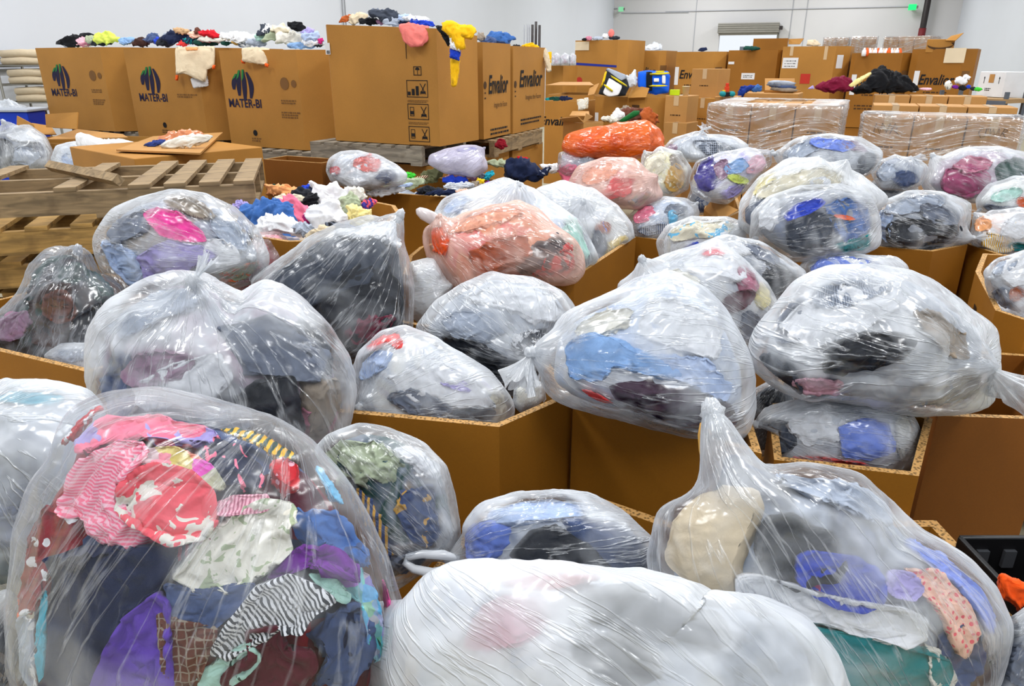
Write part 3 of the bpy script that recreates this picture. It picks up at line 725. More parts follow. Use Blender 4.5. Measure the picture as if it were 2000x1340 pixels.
# ------------------------------------------------------------------ big cardboard boxes
def poly_inset(poly, t):
    n = len(poly); out = []
    for i in range(n):
        p0, p1, p2 = [np.array(poly[j % n][:2], float) for j in (i - 1, i, i + 1)]
        e1, e2 = p1 - p0, p2 - p1; e1 /= np.linalg.norm(e1); e2 /= np.linalg.norm(e2)
        n1, n2 = np.array([-e1[1], e1[0]]), np.array([-e2[1], e2[0]])
        b = n1 + n2; b = b / max(1e-6, (b @ b)) * 2
        out.append(p1 + b * t)
    return out
def ccw(poly):
    a = sum(poly[i][0] * poly[(i + 1) % len(poly)][1] - poly[(i + 1) % len(poly)][0] * poly[i][1] for i in range(len(poly)))
    return [np.array(p[:2], float) for p in (poly if a > 0 else poly[::-1])]
def gaylord(label, plan, z0, z1, mat=None, t=0.014, group=None, name='gaylord_box', cat='box', tops=None, bottom=True):
    """an open-topped bulk box: PLAN is its outline on the ground; TOPS raises or lowers single rim corners"""
    mat = mat or KRAFT
    plan = ccw(plan); inn = poly_inset(plan, t); n = len(plan)
    c = sum(plan) / n
    root = empty(name, (c[0], c[1], z0)); tag(root, label, cat, group)
    mb = MB(); up = [z1 + (tops[i] if tops else 0) for i in range(n)]
    vs = [(p[0], p[1], z0) for p in plan] + [(p[0], p[1], u) for p, u in zip(plan, up)] + [(p[0], p[1], u) for p, u in zip(inn, up)] + [(p[0], p[1], z0 + 0.01) for p in inn]
    fs, mi = [], []
    for i in range(n):
        j = (i + 1) % n
        fs += [(i, j, n + j, n + i), (n + i, n + j, 2 * n + j, 2 * n + i), (2 * n + i, 2 * n + j, 3 * n + j, 3 * n + i)]; mi += [0, 1, 0]
    fs += [tuple(3 * n + i for i in range(n)), tuple(reversed(range(n)))]; mi += [0, 0]
    mb.v = vs; mb.f = fs; mb.m = mi
    mb.build('box_walls', [mat, EDGE], root)
    return {'root': root, 'plan': plan, 'rim': z1, 'z0': z0}
def face(A, B, z0, z1):
    """a wall of a box: origin at its lower left as one looks at it, unit vectors, size"""
    A, B = np.array(A[:2], float), np.array(B[:2], float); d = B - A; w = np.linalg.norm(d); d /= w
    return {'o': np.array([A[0], A[1], z0]), 'x': np.array([d[0], d[1], 0]), 'n': np.array([d[1], -d[0], 0]), 'w': w, 'h': z1 - z0}
def on_face(fc, px, py, lift=0.0):
    """depth at which the sight line meets a box wall (LIFT in front of it)"""
    v = ray(px, py); return float(((fc['o'] + fc['n'] * lift - CAM) @ fc['n']) / (v @ fc['n']))
def put(o, parent):
    o.parent = parent
    o.matrix_parent_inverse = Matrix.Translation(Vector(parent.location)).inverted()
INK = plain('black_print', (26, 24, 26), rough=0.8); INKB = plain('dark_brown_print', (74, 50, 28), rough=0.8); INKN = plain('dark_navy_print', (34, 30, 58), rough=0.8)
INKG = plain('green_print', (40, 120, 60), rough=0.8); PAPER = plain('white_paper_label', (226, 226, 228), rough=0.7, noise_amt=0.01); RED = plain('red_print', (186, 52, 40), rough=0.8); BLUE = plain('blue_strap', (32, 48, 150), rough=0.6)
TAPE = plain('clear_packing_tape', (206, 176, 136), rough=0.25, spec=0.6); INKP = plain('faded_print', (120, 84, 46), rough=0.8)
def decal(fc, parent, name, polys, mat, lift=0.003):
    """flat print on a wall: POLYS in metres from its lower left corner"""
    mb = MB()
    for p in polys:
        mb.add([fc['o'] + fc['x'] * a + np.array([0, 0, b * fc.get('zs', 1)]) + fc['n'] * lift for a, b in p], [tuple(range(len(p)))])
    return mb.build(name, mat, parent)
def rect(x, y, w, h): return [(x - w / 2, y - h / 2), (x + w / 2, y - h / 2), (x + w / 2, y + h / 2), (x - w / 2, y + h / 2)]
def ring(x, y, w, h, t): return [rect(x, y + h / 2, w + t, t), rect(x, y - h / 2, w + t, t), rect(x - w / 2, y, t, h), rect(x + w / 2, y, t, h)]
def disc(x, y, r, n=20): return [(x + r * math.cos(2 * math.pi * i / n), y + r * math.sin(2 * math.pi * i / n)) for i in range(n)]
def lettering(fc, parent, name, text, x, y, size, mat, shear=0.0, width=None, bold=0.0, lift=0.0035):
    cu = bpy.data.curves.new(name, 'FONT'); cu.body = text; cu.size = size; cu.align_x = 'CENTER'; cu.align_y = 'CENTER'; cu.shear = shear; cu.offset = bold; cu.resolution_u = 3
    tmp = bpy.data.objects.new('tmp', cu); COL.objects.link(tmp)
    me = bpy.data.meshes.new_from_object(tmp.evaluated_get(bpy.context.evaluated_depsgraph_get()))
    bpy.data.objects.remove(tmp); bpy.data.curves.remove(cu)
    co = np.zeros(len(me.vertices) * 3); me.vertices.foreach_get('co', co); co = co.reshape(-1, 3)
    k = 1.0 if width is None else width / max(1e-6, co[:, 0].max() - co[:, 0].min())
    w = fc['o'] + np.outer(co[:, 0] * k + x, fc['x']) + np.outer(co[:, 1] + y, [0, 0, 1]) + fc['n'] * lift
    me.vertices.foreach_set('co', w.astype(np.float32).ravel()); me.materials.clear(); me.materials.append(mat); me.update()
    me.name = name
    o = bpy.data.objects.new(name, me); COL.objects.link(o); put(o, parent)
    return o
def printed_mark(fc, root, x, y, s):
    """four upright leaf-like bars forming an m, green at the left edge"""
    bars = []; tips = []
    for k, (x0, y0, x1, y1, bul) in enumerate([(-0.46, -0.16, -0.26, 0.36, -.05), (-0.22, -0.36, -0.09, 0.48, -.03), (0.03, -0.52, 0.09, 0.50, .02), (0.33, -0.44, 0.25, 0.42, .12)]):
        a, b = [], []
        for i in range(9):
            t = i / 8; yy = y0 + (y1 - y0) * t; xx = x0 + (x1 - x0) * t + bul * math.sin(math.pi * t)
            hw = 0.105 * math.sin(math.pi * (0.14 + 0.74 * t)) + 0.012
            a.append((x + (xx - hw) * s, y + yy * s)); b.append((x + (xx + hw) * s, y + yy * s))
        bars.append(a + b[::-1])
        if k < 3: tips.append([a[5], a[6], a[7], a[8], b[8], ((a[6][0] + b[6][0]) / 2, a[6][1])])
    for k, p in enumerate(bars): decal(fc, root, 'leaf_mark', [p[i] and [p[i], p[i + 1], p[len(p) - 2 - i], p[len(p) - 1 - i]] for i in range(8)], INKN)
    decal(fc, root, 'leaf_mark_tips', tips, INKG, 0.0042)
def small_print(fc, root, x, y, w, lines, mat=None, h=0.012, gap=0.02, name='small_print', seed=1):
    rnd = random.Random(seed); ps = []
    for k in range(lines):
        xx = x - w / 2; end = x + w / 2 - (rnd.uniform(0, 0.25) * w if k else 0)
        while xx < end:
            ww = rnd.uniform(0.4, 1.6) * h * 2
            ps.append(rect(xx + ww / 2, y - k * gap, ww, h)); xx += ww + h * 0.7
    decal(fc, root, name, ps, mat or INKP)

# --- stacked row of printed boxes along the left (their fronts face the hall)
def rowbox(label, pa, da, pb, db, h, tdepth, chl, chr_, group, z0=None, mat=None, tops=None):
    A, B = Pd(pa[0], pa[1], da), Pd(pb[0], pb[1], db)
    z0 = (A[2] + B[2]) / 2 if z0 is None else z0
    a, b = A[:2], B[:2]; d = (b - a) / np.linalg.norm(b - a); nrm = np.array([-d[1], d[0]])
    plan = [a, b]
    if chr_: plan += [b + (d + nrm) * chr_, b + d * chr_ + nrm * (tdepth - chr_), b + nrm * tdepth]
    else: plan += [b + nrm * tdepth]
    if chl: plan += [a + nrm * tdepth, a - d * chl + nrm * (tdepth - chl), a - d * chl + nrm * chl]
    else: plan += [a + nrm * tdepth]
    g = gaylord(label, plan, z0, z0 + h, group=group, mat=mat, tops=tops)
    g['face'] = face(a, b, z0, z0 + h)
    if chr_: g['fr'] = face(b, b + (d + nrm) * chr_, z0, z0 + h)
    if chl: g['fl'] = face(a - d * chl + nrm * chl, a, z0, z0 + h)
    return g
ZR = 1.31
GM = 'tall printed boxes heaped with clothes'
M1 = rowbox('tall brown printed box at the wall end of the stacked row', (103, 248), 7.75, (226, 259), 7.35, 0.80, 1.1, 0.0, 0.2, GM)
M2 = rowbox('tall brown printed box in the middle, two cream bags over its rim', (271, 264), 7.15, (408, 277), 6.75, 0.81, 1.1, 0.12, 0.2, GM)
M3 = rowbox('tall brown printed box beside the big box, one cream bag over its rim', (452, 280), 6.55, (598, 297), 6.15, 0.80, 0.7, 0.12, 0.2, GM)
for g, k in ((M1, 1), (M2, 2), (M3, 3)):
    f, r = g['face'], g['root']
    W, hh = f['w'], f['h']
    cx = W * (.32 if k < 3 else .27)
    printed_mark(f, r, cx, hh * .65, .25)
    lettering(f, r, 'printed_name', 'MATER-BI', cx, hh * .455, .1, INKN, width=W * (.40 if k < 3 else .44), bold=.002)
    ex = W * .84
    if k != 2:
        decal(f, r, 'round_stamp', [disc(ex - 0.02, hh * .67, 0.05)], INKP); decal(f, r, 'small_stamp', [disc(ex + 0.085, hh * .67, 0.03)], INKP)
        small_print(f, r, ex, hh * .50, 0.16, 2, seed=k); small_print(f, r, ex, hh * .38, 0.18, 3, seed=k + 5)
    else: small_print(f, r, ex - 0.05, hh * .5, 0.24, 2, seed=9)
    if k > 1:
        decal(f, r, 'round_stamp', [disc(W * (.42 if k == 2 else .36), hh * .15, 0.026)], INK); small_print(f, r, W * (.42 if k == 2 else .36), hh * .09, 0.1, 2, seed=k)
BIG = rowbox('largest brown box of the stack with handling symbols', (657, 270), 5.6, (860, 291), 5.2, 0.83, 0.56, 0.06, 0.0, GM, tops=[0, -.045, -.075, 0, 0, 0])
f, r = BIG['face'], BIG['root']
f = dict(f); f['x'] = f['x'] * .885; f['zs'] = .80; FW = f['w'] / .885
decal(f, r, 'white_label', [rect(-0.005, 0.83, 0.05, 0.1)], PAPER, 0.006)
decal(f, r, 'barcode', [rect(-0.015 + i * 0.007, 0.80, 0.004, 0.03) for i in range(5)], INK, 0.008)
X = FW - 0.26
decal(f, r, 'corner_line', [rect(X + 0.05, 0.88, 0.16, 0.006), rect(X - 0.03, 0.81, 0.006, 0.14)], INK)
decal(f, r, 'umbrella_symbol', ring(X + 0.07, 0.64, 0.07, 0.07, 0.006) + [disc(X + 0.07, 0.648, 0.022, 12)[:7], rect(X + 0.07, 0.63, 0.005, 0.04)], INK)
for yy, hh, kind in ((0.49, 0.14, 0), (0.295, 0.13, 1), (0.10, 0.13, 2)):
    ps = ring(X + 0.06, yy, 0.2, hh, 0.006)
    if kind == 0: ps += [rect(X - 0.02 + i * 0.04, yy - 0.04 + i * 0.012, 0.028, 0.03 + i * 0.024) for i in range(3)]
    else: ps += ring(X + 0.0, yy, 0.035, 0.075, 0.005) + [rect(X, yy - 0.01, 0.034, 0.03)]
    cxx = X + 0.115
    ps += [[(cxx - 0.03, yy - 0.045), (cxx - 0.022, yy - 0.045), (cxx + 0.03, yy + 0.045), (cxx + 0.022, yy + 0.045)], [(cxx + 0.022, yy - 0.045), (cxx + 0.03, yy - 0.045), (cxx - 0.022, yy + 0.045), (cxx - 0.03, yy + 0.045)], rect(cxx, yy - 0.03, 0.05, 0.02)]
    decal(f, r, 'handling_symbol', ps, INK)
    small_print(f, r, X + 0.06, yy - hh / 2 - 0.03, 0.2, 2, INKB, 0.005, 0.012, seed=int(yy * 100))
# right of it two boxes printed with a slanted word
def envalior(g, fx, y, w, size, small=True, k=1):
    f, r = g['face'], g['root']
    lettering(f, r, 'printed_name', 'Envalior', f['w'] * fx, y, size, INK, shear=0.22, width=w, bold=size * 0.022)
    if small:
        lettering(f, r, 'printed_motto', 'Imagine the Future', f['w'] * fx + w * 0.12, y - size * 0.78, size * 0.3, INKB, shear=0.15, width=w * 0.68)
        small_print(f, r, f['w'] * fx + 0.02, y - size * 1.75, w * 0.9, 2, INK if k < 3 else INKB, 0.016, 0.034, seed=k)
E1 = rowbox('brown box with a slanted printed word, next to the largest box', (945, 271), 5.9, (997, 262), 6.42, 0.74, .9, 0.0, 0.0, 'boxes printed with a slanted word')
E2 = rowbox('narrow brown box printed with a slanted word, at the pallet end', (1002, 262), 6.47, (1063, 247), 7.22, 0.735, .9, 0.0, 0.0, 'boxes printed with a slanted word')
for g, k in ((E1, 1), (E2, 2)):
    envalior(g, 0.52, g['face']['h'] * (0.56 if k == 1 else 0.62), g['face']['w'] * 0.72, 0.2, k=k)
    decal(g['face'], g['root'], 'side_stamps', [disc(g['face']['w'] * 0.06, 0.42, 0.03)] + [rect(g['face']['w'] * 0.06, 0.28 + i * 0.04, 0.03, 0.012) for i in (1, 2)], INKB)

# ------------------------------------------------------------------ the open boxes of the near floor
def pz(px, py, z): return Pz(px, py, z)[:2]
def nearbox(label, pts, rim, mat=None, z0=0.14, t=0.022, group='open bulk boxes holding the bags', **kw):
    """PTS: rim corners, either pixels of the rim as seen or ('w', x, y)"""
    plan = [np.array(p[1:], float) if p[0] == 'w' else pz(p[0], p[1], rim) for p in pts]
    return gaylord(label, plan, z0, rim, mat=mat or KRAFT_DEEP, t=t, group=group, **kw)
def off(p, dx, dy): return ('w', p[0] + dx, p[1] + dy)
c1, c2 = pz(172, 727, .95), pz(-60, 672, .95)
F1 = nearbox('open box at the left edge under the bag of brown clothes', [(172, 727), (-60, 672), off(c2, -.3, .45), off(c2, .0, .95), off(c1, .25, .75), off(c1, .25, .3)], .95)
c1, c2 = pz(975, 834, .95), pz(1117, 772, .95)
F2 = nearbox('open box in the middle holding the bag with a pink top', [(975, 834), (1117, 772), off(c2, -.1, .45), off(c2, -.75, .75), off(c1, -.98, .62), off(pz(560, 800, .95), 0, 0), (675, 806)], .95)
c1, c2 = pz(1119, 790, .93), pz(1535, 898, .93)
F3 = nearbox('open box under the bag with the pale blue jumper', [(1119, 790), (1488, 886), off(pz(1488, 886, .93), .05, .3), off(pz(1488, 886, .93), .08, .75), off(c1, .3, 1.0), off(c1, .02, .5)], .93)
c1, c2 = pz(1795, 930, .86), pz(1470, 886, .86)
F4 = nearbox('open box holding the bag with a blue patch', [(1512, 898), (1795, 930), (1822, 818), off(pz(1822, 818, .86), -.12, .2), off(pz(1512, 898, .86), .2, .55), off(pz(1512, 898, .86), .07, .25)], .86)
f = face(pz(1512, 898, .86), pz(1795, 930, .86), .14, .86)
decal(f, F4['root'], 'hand_hole', [rect(f['w'] - .085, f['h'] - .1, .05, .045)], plain('dark_hole', (46, 28, 12)), 0.003)
c1, c2 = pz(775, 1175, .72), pz(1300, 1016, .72)
F5 = nearbox('open box nearest the camera under the white bag', [(770, 1190), (840, 1115), (955, 985), (1180, 975), (1305, 1018), off(c2, .75, .0), off(c2, .75, -.75), off(c1, .1, -.45)], .72, t=.03)
c1, c2 = pz(1122, 543, .95), pz(1242, 463, .95)
F6 = nearbox('open box under the peach bag and the white bags behind it', [(1122, 543), (1242, 463), off(c2, -.35, .25), off(pz(820, 480, .95), .2, .25), (820, 482), (798, 500), off(pz(798, 500, .95), .02, -.35), off(c1, -.35, -.3)], .95)
c1, c2 = pz(1822, 491, .95), pz(1890, 478, .95)
F7 = nearbox('open box under the streaked dark grey bag', [(1690, 480), (1822, 491), (1890, 478), off(c2, .12, .5), off(c2, -.2, .9), off(pz(1690, 480, .95), -.1, .8)], .95)
c1 = pz(1944, 606, .97)
F8 = nearbox('open box at the right edge with hand holes in its side', [(1944, 606), (1905, 530), off(pz(1905, 530, .97), .25, .35), off(c1, 1.1, .8), off(c1, 1.25, -.1), off(pz(2010, 628, .97), .35, -.1), (2010, 628)], .97)
f = face(pz(1905, 530, .97), pz(1944, 606, .97), .14, .97)
decal(f, F8['root'], 'hand_hole', [rect(f['w'] * .35, f['h'] - .13, .07, .05)], plain('dark_hole', (46, 28, 12)), 0.003)
decal(f, F8['root'], 'hand_hole', [rect(f['w'] * .62, f['h'] - .17, .06, .05)], plain('dark_hole', (46, 28, 12)), 0.003)
c1 = pz(1830, 800, .84)
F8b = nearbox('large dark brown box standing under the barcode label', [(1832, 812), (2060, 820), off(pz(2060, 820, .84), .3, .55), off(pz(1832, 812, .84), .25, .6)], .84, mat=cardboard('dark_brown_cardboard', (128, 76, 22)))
f = face(pz(1832, 812, .84), pz(2060, 820, .84), .14, .84)
# the barcode label on the right edge box
f8 = face(pz(1944, 606, .97), pz(2010, 628, .97), .14, .97)
decal(f8, F8['root'], 'white_label', [rect(f8['w'] * .62, f8['h'] - .25, .1, .13)], PAPER, .004)
small_print(f8, F8['root'], f8['w'] * .62, f8['h'] - .21, .08, 2, INK, .004, .012)
decal(f8, F8['root'], 'barcode', [rect(f8['w'] * .62 - .035 + i * .009, f8['h'] - .28, .005, .05) for i in range(9)], INK, .006)
F9 = nearbox('open box of white and blue clothes behind the tall dark grey bag', [(500, 462), (560, 472), (720, 470), (781, 414), (772, 401), (710, 389), (560, 392), (480, 415)], 1.2)
F10 = nearbox('open box heaped with mixed clothes below the largest box', [(649, 370), (960, 391), (990, 356), off(pz(990, 356, 1.12), -.1, .15), off(pz(632, 357, 1.12), .12, .35), (632, 357)], 1.12)
F11 = nearbox('open box under the pink and grey bags', [(1235, 462), (1300, 470), (1420, 455), off(pz(1420, 455, .9), -.1, .35), off(pz(1300, 470, .9), -.1, .5), off(pz(1235, 462, .9), .0, .35)], .9)
F12 = nearbox('open box with folded flaps behind the cream bag', [(1375, 410), (1405, 432), (1450, 412), (1440, 385), (1380, 380)], .98, mat=KRAFT)
mb = MB()
a, b = Pz(1375, 410, .98), Pz(1405, 432, .98)
mb.add([a, b, b + np.array([.08, -.1, .09]), a + np.array([.02, -.12, .1]), a + np.array([0, .004, 0]), b + np.array([0, .004, 0]), b + np.array([.08, -.096, .09]), a + np.array([.02, -.116, .1])], [(0, 1, 2, 3), (7, 6, 5, 4), (0, 4, 5, 1), (1, 5, 6, 2), (2, 6, 7, 3), (3, 7, 4, 0)])
mb.build('flap', KRAFT_PALE, F12['root'])
h0 = Pz(400, 1110, .93)
F0 = nearbox('open box carrying the nearest bag and the pale bluish bag', [('w', h0[0] - .55, h0[1] - .42), ('w', h0[0] + .16, h0[1] - .42), ('w', h0[0] + .16, h0[1] + .42), ('w', h0[0] - .55, h0[1] + .42)], .62)
F14 = nearbox('open box under the large knotted bag and the blue bag', [(1560, 702), (1790, 706), off(pz(1790, 706, .8), .1, .75), off(pz(1560, 702, .8), .05, .75)], .8)
F13 = nearbox('open box at the right edge under the orange and yellow clothes', [(1893, 478), (1960, 500), (2080, 492), off(pz(2080, 492, .93), .1, .8), off(pz(1893, 478, .93), .35, .9), off(pz(1893, 478, .93), .1, .5)], .93)
# what fills each box below the bags that show
def filler(B, z, colors, label, dents=.06):
    plan = poly_inset(B['plan'], .035); c = sum(plan) / len(plan)
    n = 26; th = np.arange(48) * 2 * math.pi / 48
    vs, fs = [], []
    def rad(a):
        best = 9
        for i in range(len(plan)):
            p, e = plan[i] - c, plan[(i + 1) % len(plan)] - plan[i]
            den = math.cos(a) * e[1] - math.sin(a) * e[0]
            if abs(den) < 1e-9: continue
            t = (p[0] * e[1] - p[1] * e[0]) / den; u = (p[0] * math.sin(a) - p[1] * math.cos(a)) / den
            if t > 0 and -1e-6 <= u <= 1 + 1e-6: best = min(best, t)
        return best
    R = np.array([rad(a) for a in th]); rows = 9; V = []
    for k in range(rows):
        t = k / (rows - 1)
        V += [np.array([c[0] + math.cos(a) * r * t, c[1] + math.sin(a) * r * t, z]) for a, r in zip(th, R)]
    V = np.array(V); V[:, 2] += folds(V * 6, 3.0) * dents * 2 - dents
    V[:, 2] = np.minimum(V[:, 2], B['rim'] - 0.005)
    base = V[-48:].copy(); base[:, 2] = B['z0'] + .03
    V = np.concatenate([V, base]); rows += 1
    F_ = np.array([(k * 48 + i, k * 48 + (i + 1) % 48, (k + 1) * 48 + (i + 1) % 48, (k + 1) * 48 + i) for k in range(rows - 1) for i in range(48)])[:, ::-1]
    o = mesh_obj('packed_clothes', V, F_, mixed_cloth(colors, 9.0), np.array([c[0], c[1], B['z0'] + .03])); o['kind'] = 'stuff'; o['label'] = 'packed clothes filling the ' + label; o['category'] = 'clothes'
DK = ('charcoal', 'dark grey', 'navy', 'charcoal'); LT = ('light grey', 'white', 'pale blue', 'off-white')
for B, dz, col, lb in ((F1, .2, DK, 'left edge box'), (F2, .3, DK, 'middle box'), (F3, .2, DK, 'box under the jumper bag'), (F4, .3, DK, 'box of the blue patch bag'), (F5, .25, DK, 'nearest box'), (F6, .15, LT, 'box under the peach bag'),
                       (F7, .2, DK, 'box under the streaked bag'), (F8, .2, LT, 'right edge box'), (F9, .08, ('white', 'cream', 'denim blue', 'light grey'), 'box of white and blue clothes'), (F10, .08, ('cream', 'light grey', 'navy', 'olive green', 'white'), 'box of mixed clothes'),
                       (F11, .15, LT, 'box under the pink and grey bags'), (F13, .15, LT, 'right edge box of orange clothes'), (F12, .3, DK, 'flapped box'), (F8b, .5, DK, 'dark brown box'), (F0, .06, DK, 'box of the nearest bag'), (F14, .06, DK, 'box of the blue bag')):
    filler(B, B['rim'] - dz, col, lb)

# ------------------------------------------------------------------ the bags, the nearest first
S = dict
bag('clear bag of pink, navy and striped children\'s clothes, nearest the camera', 'the nearest bag of pink and navy clothes',
    [(128, 850), (165, 805), (220, 780), (300, 768), (400, 785), (520, 822), (600, 872), (660, 935), (700, 1005), (742, 1090), (775, 1180), (786, 1240), (772, 1310), (755, 1400), (600, 1470), (300, 1480), (70, 1440), (28, 1310), (20, 1180), (32, 1040), (65, 950), (110, 905)],
    zc=.93, op=.10, core=('navy', 'maroon', 'slate blue', 'dark red'), n=6, wr=.7, D=.8, haze=.02, edge=.2, gloss=.8, streak=.8, garments=[
    ('pink', 'striped', [(135, 925), (165, 900), (262, 868), (292, 900), (252, 960), (250, 990), (312, 1050), (268, 1086), (205, 1072), (165, 1015), (120, 995)], S(c2='pale pink', scale=2.0, ang=1.4)),
    ('coral', 'printed', [(246, 1000), (262, 945), (310, 915), (372, 920), (412, 960), (416, 1020), (390, 1056), (340, 1066), (298, 1045), (262, 1022)], S(c2='off-white', scale=1.5)),
    ('pale pink', 'striped', [(425, 985), (455, 968), (530, 955), (532, 985), (470, 1000), (428, 1010)], S(c2='dusty pink', scale=2)),
    ('off-white', 'printed', [(345, 1120), (365, 1108), (400, 1050), (450, 1010), (520, 970), (592, 958), (602, 985), (566, 1030), (572, 1070), (520, 1112), (460, 1150), (390, 1152)], S(c2='sage green', scale=1.8)),
    ('white', 'striped', [(420, 1262), (450, 1212), (500, 1152), (570, 1128), (640, 1150), (692, 1178), (620, 1200), (590, 1236), (540, 1234), (470, 1272)], S(c2='charcoal', scale=1.7, ang=.5)),
    ('dark red', 'dotted', [(24, 1135), (40, 1040), (80, 995), (165, 1008), (182, 1072), (122, 1108), (96, 1142), (82, 1186), (24, 1190)], S(c2='white', scale=1.0)),
    ('violet', None, [(310, 1165), (332, 1185), (334, 1260), (336, 1345), (182, 1345), (218, 1280), (260, 1205)], {}),
    ('navy', None, [(95, 1095), (150, 1082), (300, 1078), (372, 1060), (345, 1120), (330, 1165), (270, 1195), (222, 1285), (182, 1350), (98, 1340), (94, 1200)], {}),
    ('navy', 'printed', [(398, 880), (430, 848), (482, 858), (512, 900), (518, 945), (490, 962), (440, 955), (412, 920)], S(c2='pink', scale=1.1)),
    ('coral', 'floral', [(270, 915), (300, 880), (350, 870), (410, 905), (436, 945), (420, 965), (385, 930), (330, 918)], S(scale=.6)),
    ('red', 'dotted', [(530, 902), (560, 884), (590, 900), (586, 950), (556, 972), (534, 940)], S(c2='pale pink', scale=2.4)),
    ('purple', None, [(498, 1132), (540, 1090), (600, 1066), (690, 1068), (735, 1112), (742, 1145), (690, 1112), (600, 1102), (540, 1142)], S(fa=1.6)),
    ('brown', 'plaid', [(315, 1203), (422, 1230), (402, 1282), (382, 1345), (330, 1345), (322, 1262)], S(c2='taupe', scale=2.4)),
    ('maroon', None, [(478, 1233), (542, 1228), (562, 1270), (622, 1282), (634, 1312), (590, 1350), (456, 1350), (440, 1312), (490, 1280)], {}),
    ('mint green', 'printed', [(388, 1322), (440, 1280), (482, 1258), (508, 1290), (470, 1332), (420, 1350)], S(c2='dark green', scale=1.2)),
    ('slate blue', None, [(328, 1140), (400, 1152), (502, 1138), (472, 1182), (422, 1222), (348, 1202)], {}),
    ('denim blue', 'printed', [(562, 1022), (590, 992), (680, 998), (722, 1062), (742, 1102), (680, 1078), (600, 1076), (568, 1050)], S(c2='slate blue', scale=.5)),
    ('sky blue', 'floral', [(622, 1130), (690, 1108), (732, 1142), (766, 1232), (772, 1292), (742, 1282), (708, 1192)], S(scale=1.2)),
    ('slate blue', 'printed', [(588, 1242), (640, 1198), (702, 1184), (742, 1232), (746, 1292), (702, 1350), (600, 1340), (640, 1290)], S(c2='navy', scale=.6)),
    ('hot pink', None, [(740, 1128), (772, 1190), (786, 1242), (770, 1282), (748, 1220)], {}),
    ('pink', 'printed', [(150, 860), (200, 805), (300, 790), (400, 815), (425, 850), (385, 880), (330, 885), (265, 868), (180, 890)], S(c2='lavender', scale=.9)),
    ('red', 'printed', [(128, 862), (133, 830), (152, 803), (192, 795), (182, 832), (152, 872)], S(c2='white', scale=1.3)),
    ('turquoise', None, [(72, 1172), (96, 1158), (106, 1262), (96, 1350), (78, 1340)], {}),
    ('light grey', 'printed', [(28, 1215), (70, 1210), (82, 1290), (80, 1350), (30, 1340)], S(c2='white')),
    ('orange', None, [(24, 1172), (60, 1168), (62, 1200), (26, 1206)], {}),
    ('sky blue', None, [(626, 905), (662, 960), (668, 985), (640, 978), (630, 945)], {}),
    ('golden yellow', 'striped', [(430, 836), (470, 828), (540, 850), (575, 880), (540, 905), (500, 862), (450, 850)], S(c2='dark green', scale=.9)),
    ('navy', 'striped', [(420, 1000), (440, 1030), (380, 1080), (345, 1090), (355, 1062), (400, 1050)], S(c2='burgundy')),
    ('mint green', None, [(598, 1122), (650, 1124), (700, 1168), (690, 1180), (640, 1152)], {}),
    ])
bag('milky white bag with two lobes at the bottom edge of the scene', 'the milky two-lobed bag',
    [(772, 1300), (785, 1210), (850, 1132), (930, 1106), (1100, 1101), (1250, 1110), (1340, 1140), (1392, 1176), (1480, 1178), (1562, 1222), (1622, 1292), (1665, 1390), (1560, 1500), (1000, 1520), (785, 1430)],
    zc=.88, op=.52, core=('white', 'light grey', 'pale blue', 'white'), n=6, knot=(1480, 1500), wr=1.3, D=.62, streak=.45, smooth=.018, garments=[
    ('pale pink', None, (985, 1215, 85, 50, 20)), ('dark grey', None, (1270, 1215, 130, 45, -15)), ('charcoal', None, (1190, 1290, 80, 40, -20)), ('salmon pink', None, (1080, 1140, 90, 18, 0)), ('white', None, (1000, 1330, 150, 80, 0)), ('light grey', None, (1500, 1300, 90, 70, 0))])
bag('clear bag with a cardboard-brown block and teal cloth, right of the milky bag', 'the bag with teal and white cloth',
    [(1268, 1085), (1288, 1000), (1330, 960), (1376, 922), (1384, 870), (1398, 828), (1425, 848), (1452, 882), (1500, 894), (1600, 910), (1680, 930), (1742, 980), (1800, 1040), (1880, 1090), (1940, 1150), (1976, 1225), (1955, 1330), (1905, 1420), (1500, 1470), (1330, 1380)],
    zc=.90, op=.20, core=('grey', 'light grey', 'dark grey', 'slate blue'), n=6, knot=(1408, 845), spout=.3, wr=.75, D=.62, center=(1600, 1150), garments=[
    ('teal', None, [(1470, 1185), (1560, 1208), (1700, 1235), (1810, 1270), (1855, 1300), (1850, 1360), (1650, 1400), (1560, 1250)], S(fa=.6)),
    ('white', None, [(1460, 1130), (1500, 1128), (1620, 1165), (1680, 1178), (1760, 1188), (1800, 1205), (1800, 1250), (1740, 1262), (1640, 1228), (1470, 1185), (1458, 1170)], S(cling=1, fa=.7)),
    ('off-white', None, [(1800, 1255), (1835, 1270), (1880, 1330), (1860, 1380), (1820, 1330)]),
    ('beige', None, [(1272, 1090), (1292, 1010), (1345, 965), (1480, 975), (1495, 1015), (1460, 1110), (1455, 1180), (1395, 1170), (1345, 1130)], S(fa=.25, name='boxy tan', cling=1)),
    ('royal blue', None, (1640, 1130, 90, 45, -20)), ('peach', 'dotted', [(1770, 1110), (1850, 1120), (1900, 1180), (1930, 1250), (1900, 1290), (1860, 1230), (1790, 1150)], S(c2='coral', scale=3)),
    ('periwinkle blue', None, [(1790, 1050), (1850, 1075), (1930, 1150), (1960, 1220), (1930, 1230), (1870, 1150), (1800, 1090)]), ('lavender', None, (1775, 1145, 40, 28, -20)),
    ('charcoal', None, (1560, 1080, 80, 60, -15)), ('light grey', None, (1650, 960, 120, 40, -15)), ('slate blue', None, (1880, 1290, 60, 70, 30)), ('magenta', None, (1585, 1150, 16, 10, 0))])
